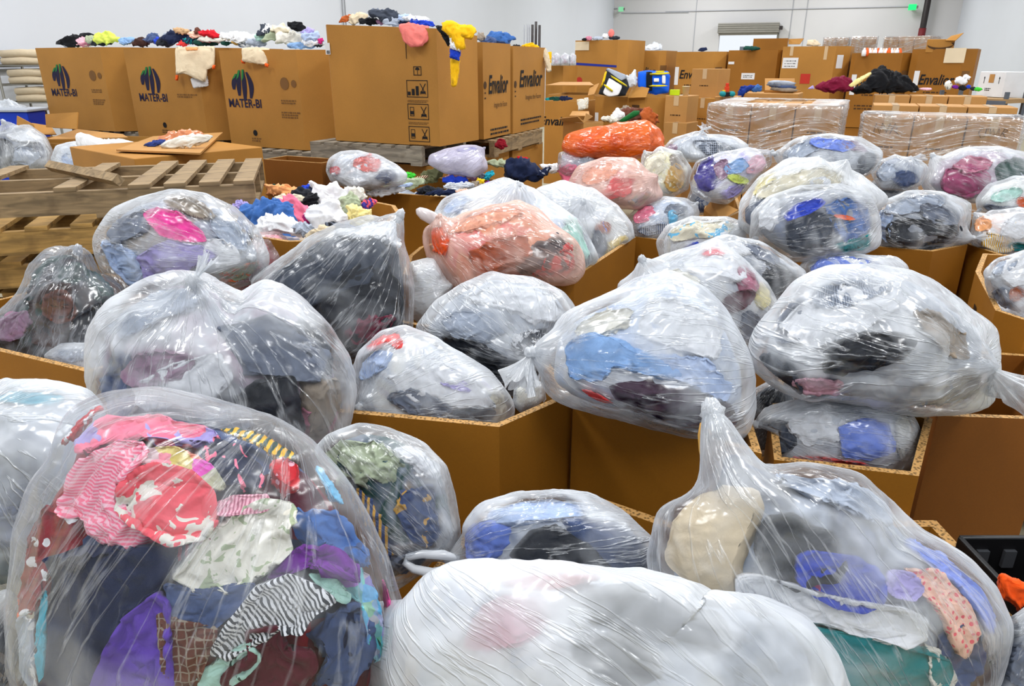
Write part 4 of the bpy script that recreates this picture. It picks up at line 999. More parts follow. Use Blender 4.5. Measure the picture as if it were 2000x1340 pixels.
bag('pale bluish bag cut by the left edge, beside the nearest bag', 'the pale bluish bag at the left edge',
    [(-160, 900), (-90, 780), (0, 746), (90, 748), (170, 764), (200, 800), (190, 900), (150, 1050), (80, 1160), (-50, 1180), (-150, 1060)],
    zc=.95, op=.42, core=('pale blue', 'light grey', 'slate blue', 'grey'), n=6, knot=(-60, 830), wr=1.1, box=None, garments=[('grey', None, (30, 950, 70, 60, 0)), ('turquoise', None, (60, 775, 70, 14, 8)), ('slate blue', None, (20, 1040, 60, 40, 0)), ('dark green', None, (-20, 1120, 60, 40, 0))])
bag('bag of cream and blue-green patterned clothes beside the nearest bag', 'the bag of cream and blue-green patterned clothes',
    [(612, 885), (640, 850), (700, 830), (762, 838), (830, 868), (870, 910), (890, 970), (902, 1050), (885, 1090), (850, 1100), (800, 1135), (760, 1160), (735, 1090), (700, 1010), (660, 940)],
    zc=.92, op=.2, core=('taupe', 'grey', 'dark green', 'light grey'), n=6, knot=(885, 1085), wr=.9, garments=[
    ('sage green', None, [(628, 885), (660, 858), (740, 862), (790, 910), (770, 945), (715, 955), (660, 930)], S(fa=1.4)), ('slate blue', 'striped', [(668, 960), (735, 955), (765, 1010), (770, 1080), (740, 1110), (710, 1040)], S(c2='mustard', scale=.8)),
    ('slate blue', 'printed', [(780, 960), (850, 950), (860, 1040), (835, 1080), (790, 1040), (770, 1000)], S(c2='mustard', scale=1.1)), ('white', None, (820, 900, 50, 30, -30)), ('grey', None, (800, 1100, 40, 25, 0))])
bag('grey-blue streaked bag with a looped tie, behind the milky bag', 'the grey-blue streaked bag with a loop',
    [(893, 1090), (900, 1030), (940, 985), (1000, 965), (1080, 957), (1150, 968), (1222, 1008), (1278, 1058), (1290, 1110), (1220, 1170), (1000, 1180), (905, 1150)],
    zc=.83, op=.34, core=('slate blue', 'light grey', 'grey'), n=6, knot=(897, 1092), wr=1.2, streak=1.3, garments=[('periwinkle blue', None, (950, 1060, 55, 40, 20), S(fa=.5)), ('charcoal', None, [(1000, 1085), (1040, 1040), (1085, 1030), (1150, 1070), (1180, 1110), (1060, 1120)], S(fa=.4)), ('slate blue', None, [(1100, 1010), (1200, 1020), (1265, 1070), (1260, 1120), (1180, 1110), (1110, 1050)], S(fa=.4)), ('pale blue', None, (1050, 1000, 90, 30, 5), S(fa=.5))])
LOOPBAG = BAGS['grey-blue streaked bag with a looped tie, behind the milky bag']
K = Pd(897, 1092, LOOPBAG[0].depth - .05)
kk = LOOPBAG[0].depth / F
mb = MB(); pts = [K + RIGHT * dx * kk - UP * dy * kk + FWD * dz for dx, dy, dz in ((0, 0, 0), (-30, -8, 0), (-70, -12, -.01), (-98, -6, -.01), (-102, 4, -.01), (-85, 16, -.01), (-50, 24, -.01), (-15, 18, 0), (0, 4, 0))]
mb.tube(pts, [.006, .012, .010, .008, .008, .010, .012, .010, .006], 10); mb.build('tied_loop', film(.7), LOOPBAG[1], smooth=True)
bag('big grey bag gathered to a knot on top, left of centre', 'the big knotted grey bag',
    [(168, 700), (174, 640), (210, 588), (268, 555), (340, 530), (400, 535), (442, 562), (482, 580), (502, 548), (545, 552), (592, 590), (642, 642), (672, 692), (682, 762), (672, 830), (640, 872), (560, 870), (420, 930), (280, 910), (200, 850), (180, 780)],
    zc=1.05, op=.28, core=('grey', 'dark grey', 'mauve', 'light grey'), n=6, knot=(385, 585), tail=(25, -42, 24), wr=1.15, garments=[
    ('light grey', 'dotted', [(380, 790), (430, 780), (480, 800), (490, 830), (440, 840), (390, 815)], S(c2='white', scale=3, fa=.4)), ('charcoal', None, [(445, 790), (500, 745), (560, 738), (572, 800), (600, 862), (520, 850), (470, 830)], S(fa=.5)), ('taupe', None, [(566, 738), (650, 745), (670, 800), (650, 850), (604, 852), (580, 800)], S(fa=.5)),
    ('mauve', None, (300, 720, 75, 35, 10)), ('grey', None, [(430, 640), (520, 620), (600, 640), (640, 690), (600, 740), (480, 730)], S(fa=.6, name='broad mid grey')), ('white', None, [(250, 760), (330, 715), (420, 692), (445, 740), (400, 790), (290, 800)]), ('dark grey', None, (610, 680, 45, 55, -30)), ('slate blue', None, (230, 760, 45, 70, 0)), ('light grey', None, (300, 600, 100, 40, 25)), ('dusty pink', None, (610, 820, 50, 40, 0))])
bag('clear bag with a hot pink beanie and lavender jacket beside the dark bag', 'the bag with the hot pink beanie',
    [(183, 465), (198, 440), (222, 410), (270, 385), (330, 371), (400, 378), (452, 405), (502, 450), (528, 500), (520, 532), (484, 556), (430, 560), (340, 575), (245, 568), (205, 535), (185, 492)],
    zc=1.22, op=.19, core=('grey', 'light grey', 'taupe', 'slate blue'), n=6, knot=(480, 500), wr=.8, garments=[
    ('hot pink', None, [(284, 420), (310, 412), (350, 420), (392, 450), (400, 470), (350, 470), (318, 462)], S(fa=.7)), ('lavender', None, [(275, 500), (330, 470), (390, 480), (420, 500), (390, 520), (330, 545), (280, 560)], S(fa=.8)), ('pale blue', None, [(190, 480), (230, 475), (275, 495), (282, 545), (245, 565), (205, 525)]),
    ('grey', None, (255, 440, 55, 28, 15)), ('sage green', 'printed', [(425, 530), (470, 520), (515, 515), (500, 545), (455, 560)], S(c2='orange', scale=2)), ('light grey', None, (450, 450, 45, 28, -35)), ('white', None, (430, 495, 55, 25, -10)), ('taupe', None, (370, 405, 50, 18, -15))])
bag('tall dark grey bag standing upright beside the bag with the beanie', 'the tall dark grey bag',
    [(490, 548), (540, 510), (600, 468), (660, 438), (722, 420), (784, 417), (796, 480), (808, 560), (806, 640), (765, 680), (705, 706), (660, 700), (590, 680), (520, 620)],
    zc=1.08, op=.14, haze=.05, core=('charcoal', 'dark grey', 'dark grey', 'charcoal'), n=6, knot=(775, 425), spout=-1, wr=.8, smooth=.02, garments=[('dark grey', None, [(540, 520), (640, 465), (720, 470), (770, 500), (720, 560), (600, 600), (540, 570)]), ('charcoal', None, [(640, 540), (740, 500), (790, 560), (790, 640), (700, 690), (620, 640)]), ('burgundy', None, (720, 640, 45, 25, 20)), ('white', None, [(660, 445), (722, 424), (780, 422), (788, 470), (735, 480), (690, 462)])])
bag('bag with a pink top and white clothes, in the middle open box', 'the bag with the pink top',
    [(678, 800), (688, 730), (702, 690), (742, 650), (790, 636), (850, 660), (902, 690), (962, 736), (1000, 780), (1004, 810), (985, 838), (900, 870), (780, 870), (690, 850)],
    zc=.93, op=.32, core=('white', 'light grey', 'off-white', 'lavender'), n=6, knot=(720, 790), wr=.9, box=F2, garments=[('coral red', None, [(712, 660), (745, 645), (775, 650), (800, 690), (780, 695), (755, 668), (715, 680)]), ('white', None, [(760, 740), (850, 700), (930, 740), (970, 800), (900, 800), (800, 790)]), ('grey', None, (820, 790, 60, 25, -15)), ('dark grey', None, (920, 812, 45, 18, 0)), ('pale blue', None, (730, 710, 45, 22, 15)), ('cream', None, (975, 805, 30, 35, 0)), ('lavender', None, (880, 740, 45, 18, -20))])
bag('bag of grey hoodies between the peach bag and the bag with the pink top', 'the bag of grey hoodies',
    [(808, 642), (848, 590), (900, 555), (960, 536), (1042, 540), (1102, 570), (1126, 606), (1115, 650), (1090, 700), (1062, 750), (1000, 770), (950, 745), (890, 700), (840, 670)],
    zc=1.0, op=.24, core=('grey', 'light grey', 'dark grey'), n=6, knot=(1048, 700), tail=(-2, 60, 22), wr=.9, garments=[('light grey', None, [(850, 620), (900, 605), (960, 610), (985, 650), (950, 670), (880, 660)], S(fa=.6)), ('charcoal', None, [(862, 660), (930, 662), (990, 690), (1025, 710), (1010, 745), (950, 735), (890, 700)]), ('white', None, [(900, 580), (980, 550), (1080, 570), (1110, 610), (1040, 640), (960, 600)]), ('dark grey', 'printed', (1035, 670, 35, 30, 0), S(c2='white', scale=2))])
bag('bag with a pale blue jumper and dark plum cloth, right of the middle', 'the bag with the pale blue jumper',
    [(1054, 705), (1060, 660), (1090, 622), (1150, 592), (1205, 572), (1250, 545), (1310, 530), (1370, 560), (1412, 600), (1445, 655), (1470, 722), (1476, 800), (1462, 850), (1425, 868), (1340, 855), (1250, 830), (1150, 802), (1078, 772), (1050, 745)],
    zc=1.1, op=.22, core=('light grey', 'pale blue', 'white', 'grey'), n=6, knot=(1066, 690), tail=(-25, 60, 34), wr=.85, garments=[('light blue', None, [(1092, 680), (1110, 660), (1160, 650), (1210, 665), (1290, 700), (1340, 730), (1300, 745), (1200, 720), (1180, 745), (1110, 740)], S(fa=.6)), ('dark plum', None, [(1196, 760), (1215, 738), (1280, 735), (1370, 760), (1440, 800), (1450, 835), (1340, 845), (1230, 810)]), ('pale blue', None, [(1280, 690), (1380, 700), (1440, 760), (1420, 790), (1340, 750), (1270, 730)]), ('white', None, (1330, 640, 90, 60, -20)), ('off-white', None, (1180, 630, 60, 30, 10)), ('coral red', None, (1165, 775, 32, 5, -22))])
bag('large clear bag knotted at its right end, on top of the right-hand boxes', 'the large bag knotted at the right',
    [(1468, 690), (1480, 650), (1512, 610), (1560, 555), (1622, 522), (1700, 520), (1782, 532), (1842, 560), (1902, 608), (1946, 640), (1948, 680), (1945, 740), (1930, 790), (1880, 805), (1792, 812), (1700, 792), (1602, 780), (1560, 776), (1510, 742), (1475, 715)],
    zc=1.1, op=.27, core=('light grey', 'grey', 'white', 'dark grey'), n=6, knot=(1893, 715), tail=(70, 55, 62), wr=1.15, streak=1.3, garments=[('white', None, [(1530, 640), (1600, 560), (1700, 540), (1760, 600), (1700, 650), (1600, 680)]), ('charcoal', None, (1700, 690, 90, 32, 15)), ('taupe', None, [(1790, 610), (1830, 605), (1880, 650), (1890, 700), (1840, 690), (1800, 650)]), ('dark grey', None, [(1480, 700), (1520, 690), (1570, 730), (1560, 765), (1510, 735)]), ('light grey', 'pinstriped', (1660, 570, 70, 25, 10), S(c2='grey', scale=1.6)), ('pale pink', None, (1600, 755, 45, 22, 0)), ('grey', None, (1560, 630, 50, 40, 40)), ('taupe', 'printed', (1850, 760, 70, 35, 10), S(c2='grey', scale=.6))])
bag('white bag with a periwinkle blue patch, low in the right-hand open box', 'the white bag with the blue patch',
    [(1472, 860), (1480, 802), (1540, 785), (1600, 776), (1700, 780), (1770, 800), (1792, 832), (1794, 900), (1762, 935), (1650, 945), (1560, 925), (1490, 900)],
    zc=.80, op=.32, core=('white', 'light grey', 'grey'), n=6, knot=(1490, 830), wr=.9, box=F4, garments=[('periwinkle blue', None, [(1640, 835), (1690, 815), (1735, 830), (1738, 880), (1700, 900), (1650, 895)], S(fa=.6)), ('coral red', None, [(1545, 897), (1600, 893), (1690, 905), (1695, 928), (1640, 925), (1560, 912)]), ('dark grey', None, (1520, 850, 35, 35, 0)), ('white', None, (1600, 830, 60, 40, 0)), ('off-white', None, (1765, 860, 25, 45, 0))])
bag('peach and orange bag with a tied ear at its left, in the middle distance', 'the peach and orange bag',
    [(826, 470), (832, 440), (862, 436), (900, 420), (960, 400), (1010, 395), (1052, 410), (1082, 440), (1122, 465), (1139, 492), (1140, 530), (1122, 552), (1060, 556), (1000, 560), (940, 572), (886, 572), (860, 540), (836, 505)],
    zc=1.1, op=.4, tint=(255, 224, 212), core=('orange', 'apricot', 'coral', 'peach'), n=6, knot=(866, 440), wr=1.0, garments=[('rust', None, [(915, 490), (960, 465), (1020, 458), (1045, 490), (1000, 530), (930, 540)]), ('dark grey', None, [(1000, 520), (1050, 470), (1110, 460), (1130, 500), (1090, 540), (1020, 540)]), ('red', None, [(1040, 540), (1060, 498), (1110, 490), (1130, 475), (1130, 530), (1090, 540)]), ('orange', None, [(830, 445), (865, 440), (880, 470), (870, 500), (840, 490)]), ('peach', None, (950, 430, 70, 25, 15))])
PB = BAGS['peach and orange bag with a tied ear at its left, in the middle distance']
K = Pd(868, 440, PB[0].depth - PB[0].front(868, 440) * .7); kk = PB[0].depth / F
mb = MB(); mb.tube([K + RIGHT * dx * kk - UP * dy * kk for dx, dy in ((8, 6), (-8, -4), (-24, -14), (-40, -22), (-50, -28), (-54, -30))], [.008, .022, .03, .028, .018, .004], 12); mb.build('tied_ear', film(.6, (240, 232, 232)), PB[1], smooth=True)
bag('white bag behind the peach bag, greenish at its right side', 'the white bag behind the peach bag',
    [(848, 425), (866, 392), (920, 370), (990, 354), (1042, 368), (1072, 395), (1130, 430), (1166, 500), (1160, 535), (1100, 560), (950, 560), (860, 500)],
    zc=1.05, op=.4, core=('white', 'pale blue', 'light grey', 'mint green'), n=5, knot=(1010, 380), wr=1.2, box=F6, garments=[('mint green', None, (1120, 470, 35, 50, -30)), ('white', None, (960, 400, 60, 25, 0)), ('grey', None, (1145, 520, 25, 25, 0)), ('pale blue', None, (890, 400, 30, 20, 20))])
bag('white bag with yellow cloth at its bottom, behind the peach bag', 'the white bag with yellow cloth',
    [(1042, 372), (1100, 352), (1160, 372), (1206, 400), (1232, 440), (1237, 482), (1202, 515), (1150, 530), (1110, 480), (1060, 420)],
    zc=1.03, op=.36, core=('white', 'off-white', 'light grey'), n=5, knot=(1140, 400), wr=1.2, box=F6, garments=[('yellow', None, [(1180, 470), (1215, 458), (1232, 475), (1205, 505), (1180, 508)]), ('navy', None, (1170, 470, 14, 26, 0)), ('rust', 'printed', (1178, 445, 18, 12, 0), S(c2='periwinkle blue')), ('white', None, (1130, 400, 60, 30, -20))])
bag('fluffy white bag squeezed between the dark upright bag and the grey hoodies', 'the fluffy white bag',
    [(800, 560), (800, 512), (850, 500), (885, 560), (870, 600), (830, 640), (806, 620)], zc=.95, op=.45, core=('white', 'off-white', 'lavender'), n=5, knot=(875, 560), wr=1.0, garments=[('white', None, (835, 560, 30, 35, 0))])
bag('white bag with pink and maroon clothes behind the pale blue jumper bag', 'the white bag with pink and maroon clothes',
    [(1200, 560), (1250, 512), (1330, 490), (1400, 468), (1452, 508), (1502, 558), (1522, 610), (1495, 660), (1460, 700), (1380, 680), (1260, 620)],
    zc=1.05, op=.28, core=('white', 'light grey', 'off-white'), n=5, knot=(1262, 520), wr=1.0, garments=[('white', None, (1390, 520, 60, 35, -20)), ('coral', None, (1392, 494, 22, 10, -10)), ('maroon', None, (1440, 590, 35, 20, 20)), ('dusty pink', None, (1455, 550, 25, 30, 0)), ('pale yellow', None, (1490, 580, 22, 25, -30)), ('grey', None, (1470, 640, 25, 40, 30)), ('off-white', None, (1310, 560, 60, 40, 0))])
bag('bag with dark grey cloth behind the white bag of pink and maroon clothes', 'the bag with dark grey cloth at its right',
    [(1328, 515), (1370, 475), (1420, 457), (1482, 470), (1542, 505), (1578, 532), (1550, 580), (1520, 605), (1440, 560), (1360, 540)],
    zc=1.02, op=.28, core=('light grey', 'grey', 'white'), n=5, knot=(1560, 540), wr=1.0, garments=[('charcoal', None, (1520, 545, 45, 30, -30)), ('white', None, (1420, 490, 50, 20, 0)), ('grey', None, (1490, 495, 40, 18, -20))])
bag('bag with grey jeans and teal cloth, below the cream bag', 'the bag with grey jeans',
    [(1464, 425), (1500, 386), (1560, 364), (1640, 358), (1702, 380), (1720, 430), (1716, 482), (1680, 498), (1600, 510), (1540, 512), (1500, 485), (1468, 455)],
    zc=1.15, op=.24, core=('grey', 'dark grey', 'slate blue'), n=6, knot=(1480, 465), wr=.85, garments=[('dark grey', None, [(1540, 440), (1590, 415), (1630, 420), (1620, 470), (1570, 500), (1540, 480)], S(fa=.6)), ('denim blue', None, [(1610, 400), (1660, 385), (1705, 400), (1705, 450), (1650, 470), (1620, 440)]), ('teal', None, [(1625, 475), (1660, 465), (1705, 462), (1700, 488), (1650, 492)]), ('royal blue', None, (1570, 408, 40, 12, 25)), ('orange', None, (1652, 424, 22, 4, -10)), ('white', None, (1500, 420, 30, 30, 0))])
bag('blue bag with a pointed tie, behind the large knotted bag', 'the blue bag with a pointed tie',
    [(1556, 520), (1590, 500), (1640, 492), (1700, 498), (1750, 500), (1776, 520), (1775, 550), (1700, 560), (1600, 560)],
    zc=.95, op=.28, core=('periwinkle blue', 'white', 'light grey'), n=5, knot=(1615, 492), tail=(20, -12, 10), wr=.9, garments=[('periwinkle blue', None, (1640, 520, 60, 22, 0)), ('white', None, (1745, 520, 35, 20, 0))])
bag('cream bag with small blue prints, left of the bag with grey jeans', 'the cream bag with blue prints',
    [(1283, 470), (1300, 440), (1350, 424), (1420, 422), (1470, 440), (1468, 480), (1400, 515), (1330, 528), (1290, 505)],
    zc=1.0, op=.3, core=('cream', 'white', 'off-white'), n=5, knot=(1310, 500), wr=1.0, garments=[('royal blue', None, (1350, 490, 22, 15, 20)), ('navy', None, (1320, 505, 18, 12, 0)), ('cream', 'printed', (1370, 450, 60, 20, 8), S(c2='sky blue', scale=.8)), ('white', None, (1430, 470, 40, 25, 0))])
bag('streaked dark grey bag tied at its right, in the box behind the large knotted bag', 'the streaked dark grey bag',
    [(1698, 440), (1720, 396), (1770, 374), (1840, 377), (1894, 398), (1892, 440), (1894, 472), (1850, 492), (1780, 500), (1710, 490)],
    zc=1.05, op=.24, core=('dark grey', 'grey', 'light grey'), n=5, knot=(1886, 465), tail=(22, -2, 12), wr=1.1, streak=1.4, box=F7, garments=[('charcoal', None, (1800, 455, 80, 28, 0)), ('light grey', None, (1780, 400, 60, 18, 8)), ('pale blue', None, (1725, 440, 25, 35, 0)), ('grey', None, (1840, 420, 40, 18, -15))])
bag('large cream bag behind the bag with grey jeans', 'the large cream bag',
    [(1440, 440), (1446, 392), (1482, 345), (1532, 314), (1602, 307), (1662, 330), (1702, 360), (1740, 390), (1700, 420), (1560, 440), (1470, 465)],
    zc=1.24, op=.38, core=('cream', 'white', 'off-white'), n=5, knot=(1640, 330), wr=1.0, garments=[('cream', None, (1560, 360, 80, 25, 10)), ('grey', None, [(1448, 410), (1500, 386), (1508, 400), (1468, 440), (1455, 435)], S(fa=.2)), ('pale yellow', None, (1490, 360, 30, 20, 30)), ('white', None, (1640, 380, 60, 25, -20))])
bag('bag of raspberry and dark teal clothes by the wrapped cartons, right side', 'the bag of raspberry clothes',
    [(1798, 362), (1820, 310), (1880, 290), (1950, 287), (2010, 300), (2060, 340), (2020, 375), (1960, 385), (1902, 393), (1830, 388)],
    zc=1.25, op=.26, core=('light grey', 'mauve', 'white'), n=5, knot=(1825, 312), wr=1.0, garments=[('raspberry', None, [(1835, 370), (1850, 330), (1900, 318), (1940, 345), (1920, 380), (1880, 392)]), ('dark green', None, (1990, 335, 40, 28, 0)), ('dusty pink', None, (1900, 320, 40, 18, 0))])
bag('pale green and white bag at the right edge', 'the pale green bag at the right edge',
    [(1902, 395), (1930, 360), (1980, 346), (2030, 345), (2060, 390), (2010, 420), (1930, 422)], zc=1.15, op=.36, core=('white', 'off-white', 'mint green'), n=5, knot=(1915, 410), garments=[('mint green', None, (1965, 380, 30, 12, 10)), ('grey', None, (1955, 410, 45, 10, 0)), ('orange', None, (2000, 395, 14, 10, 0))])
bag('clear bag of orange and yellow clothes at the right edge', 'the bag of orange and yellow clothes',
    [(1893, 450), (1905, 425), (1940, 412), (1990, 405), (2050, 420), (2070, 470), (2010, 500), (1940, 502), (1902, 485)], zc=1.0, op=.26, core=('peach', 'white', 'golden yellow'), n=5, knot=(1910, 425), garments=[('apricot', None, (1918, 438, 24, 14, -15)), ('golden yellow', 'striped', (1945, 475, 34, 20, -15), S(c2='white')), ('white', None, (1990, 440, 35, 25, 20)), ('teal', None, (1990, 485, 20, 10, 0))], box=F13)
bag('grey and white bag in the right edge box with hand holes', 'the grey and white bag at the right edge',
    [(1920, 530), (1950, 505), (2000, 490), (2060, 490), (2090, 560), (2040, 625), (1985, 622), (1945, 600), (1925, 560)], zc=1.03, op=.34, core=('light grey', 'grey', 'white'), n=5, knot=(1940, 545), garments=[('light grey', None, (1960, 520, 28, 16, 20)), ('white', None, (1990, 530, 35, 30, 0)), ('grey', None, (1955, 585, 28, 22, 0)), ('rust', 'printed', (1985, 575, 16, 14, 0), S(c2='slate blue'))], box=F8)
bag('clear bag of brown and black clothes in the left edge box', 'the bag of brown and black clothes',
    [(-60, 640), (0, 608), (32, 580), (55, 520), (90, 490), (138, 484), (172, 496), (195, 530), (240, 565), (230, 620), (200, 680), (140, 725), (60, 720), (0, 690), (-50, 680)],
    zc=1.0, op=.14, haze=.05, tint=(232, 236, 244), core=('dark brown', 'charcoal', 'dark green', 'black'), n=6, knot=(150, 500), wr=1.3, gloss=1.5, box=F1, garments=[('dark brown', None, [(50, 590), (90, 550), (130, 560), (140, 610), (110, 680), (60, 670)]), ('charcoal', None, [(140, 620), (200, 590), (225, 610), (190, 660), (130, 680)]), ('dark green', None, (195, 550, 35, 25, -30)), ('brown', None, (115, 600, 28, 30, 40)), ('mauve', None, (15, 640, 45, 25, 30))])
bag('small red and pale bag tucked behind the beanie bag', 'the small red bag',
    [(450, 560), (480, 500), (505, 455), (545, 452), (580, 485), (560, 520), (520, 560), (480, 585)], zc=1.08, op=.28, tint=(246, 220, 222), core=('red', 'dark red', 'coral'), n=5, knot=(560, 480), garments=[('red', None, (505, 535, 40, 25, 40)), ('pale pink', None, (530, 470, 30, 18, 0))])
bag('grey tied bag between the cream bag and the raspberry clothes', 'the grey tied bag',
    [(1702, 340), (1720, 312), (1750, 303), (1790, 310), (1812, 325), (1800, 360), (1770, 372), (1720, 370)], zc=1.27, op=.28, core=('slate blue', 'grey', 'light grey'), n=5, knot=(1775, 312), tail=(18, 4, 18), wr=1.2, garments=[('slate blue', None, (1770, 350, 28, 16, 0)), ('light grey', None, (1730, 335, 25, 18, 0))])
bag('low greyish bag under the grey tied bag', 'the low greyish bag',
    [(1690, 370), (1710, 348), (1750, 340), (1790, 350), (1795, 385), (1750, 395), (1700, 392)], zc=1.15, op=.36, core=('light grey', 'off-white', 'grey'), n=5, knot=(1700, 365), garments=[('dark grey', None, (1740, 370, 18, 8, 0)), ('white', None, (1765, 365, 20, 14, 0))])
bag('bag with blue and grey cloth against the wrapped cartons', 'the bag against the wrapped cartons',
    [(1512, 298), (1560, 268), (1622, 261), (1682, 270), (1724, 296), (1716, 326), (1690, 345), (1640, 350), (1560, 345), (1520, 325)], zc=1.35, op=.28, core=('light grey', 'grey', 'white'), n=5, knot=(1520, 300), garments=[('periwinkle blue', None, (1625, 281, 45, 14, -8)), ('dark grey', None, (1695, 320, 25, 22, 40)), ('light grey', None, (1570, 290, 40, 18, 20)), ('mauve', None, (1670, 285, 25, 10, -15))])
bag('bag of purple, lime and pale blue clothes below the grey checked bag', 'the bag of purple and lime clothes',
    [(1346, 350), (1360, 315), (1400, 300), (1460, 288), (1500, 292), (1512, 318), (1480, 345), (1450, 375), (1420, 398), (1380, 392), (1352, 375)], zc=1.25, op=.2, core=('lavender', 'white', 'mauve'), n=5, knot=(1500, 300), garments=[('indigo', None, (1378, 340, 30, 32, 0)), ('lime green', None, (1440, 350, 24, 9, -15)), ('light blue', None, (1440, 325, 24, 14, 20)), ('mauve', None, (1410, 330, 16, 20, 0)), ('lavender', None, (1430, 375, 24, 14, 20)), ('pale pink', None, (1480, 320, 26, 18, 30))])
bag('cream and yellow bag left of the purple and lime clothes', 'the cream and yellow bag',
    [(1246, 340), (1255, 305), (1290, 288), (1330, 295), (1350, 330), (1345, 370), (1310, 388), (1265, 375)], zc=1.23, op=.3, core=('cream', 'pale yellow', 'off-white'), n=5, knot=(1262, 300), garments=[('mustard', None, (1320, 350, 22, 28, 0)), ('cream', None, (1280, 320, 25, 22, 0)), ('taupe', None, (1325, 315, 18, 18, 0))])
bag('pale peach bag behind the white bags, below the orange bag', 'the pale peach bag',
    [(1110, 360), (1130, 325), (1180, 306), (1240, 310), (1280, 345), (1295, 385), (1250, 410), (1180, 400), (1130, 390)], zc=1.2, op=.42, tint=(248, 214, 204), core=('peach', 'white', 'coral'), n=5, knot=(1275, 350), garments=[('coral', None, [(1170, 380), (1200, 345), (1240, 350), (1230, 380), (1195, 395)]), ('light grey', 'floral', (1255, 390, 30, 20, 0)), ('peach', None, (1170, 340, 40, 20, 20))])
bag('bag of pink and grey clothes in front of the flapped box', 'the bag of pink and grey clothes',
    [(1228, 425), (1250, 398), (1300, 384), (1345, 388), (1368, 410), (1360, 440), (1320, 460), (1260, 468), (1235, 455)], zc=1.0, op=.26, core=('light grey', 'pale blue', 'white'), n=5, knot=(1355, 400), garments=[('pink', None, (1258, 418, 28, 16, 10)), ('slate blue', 'pinstriped', (1275, 448, 32, 12, 10), S(c2='white')), ('sky blue', None, (1315, 425, 10, 16, 0)), ('grey', None, (1320, 410, 24, 14, 0))], box=F11)
bag('small grey bag left of the flapped box', 'the small grey bag by the flapped box',
    [(1340, 395), (1350, 365), (1375, 362), (1392, 395), (1385, 420), (1355, 420)], zc=1.0, op=.3, core=('grey', 'light grey'), n=5, knot=(1352, 368), garments=[('slate blue', None, (1372, 395, 14, 20, 0))])
bag('bag with grey checked cloth, right of the orange bag', 'the bag with grey checked cloth',
    [(1292, 295), (1310, 272), (1360, 255), (1380, 262), (1440, 268), (1464, 285), (1455, 305), (1400, 318), (1330, 315)], zc=1.36, op=.28, core=('grey', 'light grey', 'white'), n=5, knot=(1370, 262), tail=(5, -10, 14), garments=[('dark grey', 'plaid', (1400, 290, 45, 16, -10), S(c2='light grey', scale=2.5)), ('mauve', None, (1310, 290, 16, 8, 0))])
bag('bright orange plastic bag lying across the middle distance', 'the bright orange bag',
    [(1095, 290), (1105, 262), (1160, 248), (1220, 240), (1262, 238), (1288, 255), (1297, 278), (1285, 300), (1240, 310), (1180, 312), (1120, 308)], zc=1.36, op=.8, tint=(255, 120, 36), core=('orange', 'orange'), n=6, knot=(1288, 285), wr=1.2, gloss=1.2, garments=[('orange', None, (1180, 280, 60, 20, 5))], name='clothing_bag')
bag('small glossy clear bag in front of the orange bag', 'the small glossy bag',
    [(1088, 330), (1092, 298), (1130, 292), (1175, 300), (1180, 322), (1140, 340), (1105, 345)], zc=1.22, op=.2, core=('light grey', 'pale pink'), n=5, knot=(1150, 305), gloss=2.0, garments=[('pink', None, (1110, 330, 22, 10, 20)), ('light grey', None, (1150, 312, 20, 10, 0))])
bag('white bag with red ribbon showing through a hole, on the mixed clothes', 'the white bag with the red ribbon',
    [(638, 335), (642, 312), (665, 298), (700, 294), (740, 305), (775, 322), (796, 340), (790, 358), (740, 370), (680, 368), (645, 355)], zc=1.27, op=.36, core=('white', 'light grey', 'peach'), n=6, knot=(655, 340), garments=[('red', None, (652, 334, 12, 10, 0)), ('salmon pink', None, (718, 320, 26, 18, 0)), ('slate blue', None, (755, 345, 22, 14, 0)), ('white', None, (690, 355, 35, 12, 0))])
bag('lavender white bag with blue lettering marks, behind the mixed clothes', 'the lavender white bag',
    [(835, 320), (838, 303), (870, 292), (905, 284), (935, 283), (948, 300), (952, 330), (930, 345), (870, 340)], zc=1.27, op=.62, tint=(226, 222, 240), core=('white', 'lavender'), n=5, knot=(945, 290), garments=[('royal blue', None, (912, 291, 22, 5, 5))])
bag('cream bag wedged beside the pale blue jumper bag', 'the cream wedged bag', [(1000, 790), (1005, 760), (1040, 735), (1062, 750), (1065, 780), (1040, 800), (1015, 805)], zc=.9, op=.4, core=('off-white', 'cream'), n=5, box=F2, garments=[('off-white', None, (1030, 770, 22, 22, 0))])
bag('dark bag wedged under the large knotted bag, lengthened to shade the gap', 'the dark wedged gap-shading bag', [(1468, 830), (1472, 760), (1510, 740), (1560, 775), (1545, 820), (1500, 890), (1475, 890)], zc=.80, op=.2, core=('charcoal', 'dark grey'), n=5, garments=[('charcoal', None, (1510, 780, 25, 18, 0))])  # small dark bag, drawn downward to stand in for shadow in the gap
bag('grey bag at the lower right corner beside the teal cloth', 'the grey bag at the lower right corner', [(1935, 1300), (1960, 1220), (2010, 1180), (2080, 1200), (2100, 1330), (2040, 1420), (1950, 1400)], zc=.75, op=.35, core=('dark grey', 'grey'), n=5, garments=[('grey', None, (2000, 1300, 40, 50, 0))])
bag('dark bag at the lower left corner under the pale bluish bag', 'the dark bag at the lower left corner', [(-80, 1250), (-40, 1170), (20, 1150), (50, 1200), (60, 1340), (20, 1430), (-70, 1400)], zc=.72, op=.15, core=('charcoal', 'taupe', 'dark green'), n=5, garments=[('charcoal', None, (0, 1280, 50, 60, 0))])
bag('flat grey bag on the rim of the left edge box', 'the flat grey bag', [(85, 695), (120, 672), (175, 668), (200, 700), (190, 740), (120, 735)], zc=.9, op=.4, core=('light grey', 'grey'), n=5, box=F1, garments=[('light grey', None, (140, 695, 30, 14, 0))])
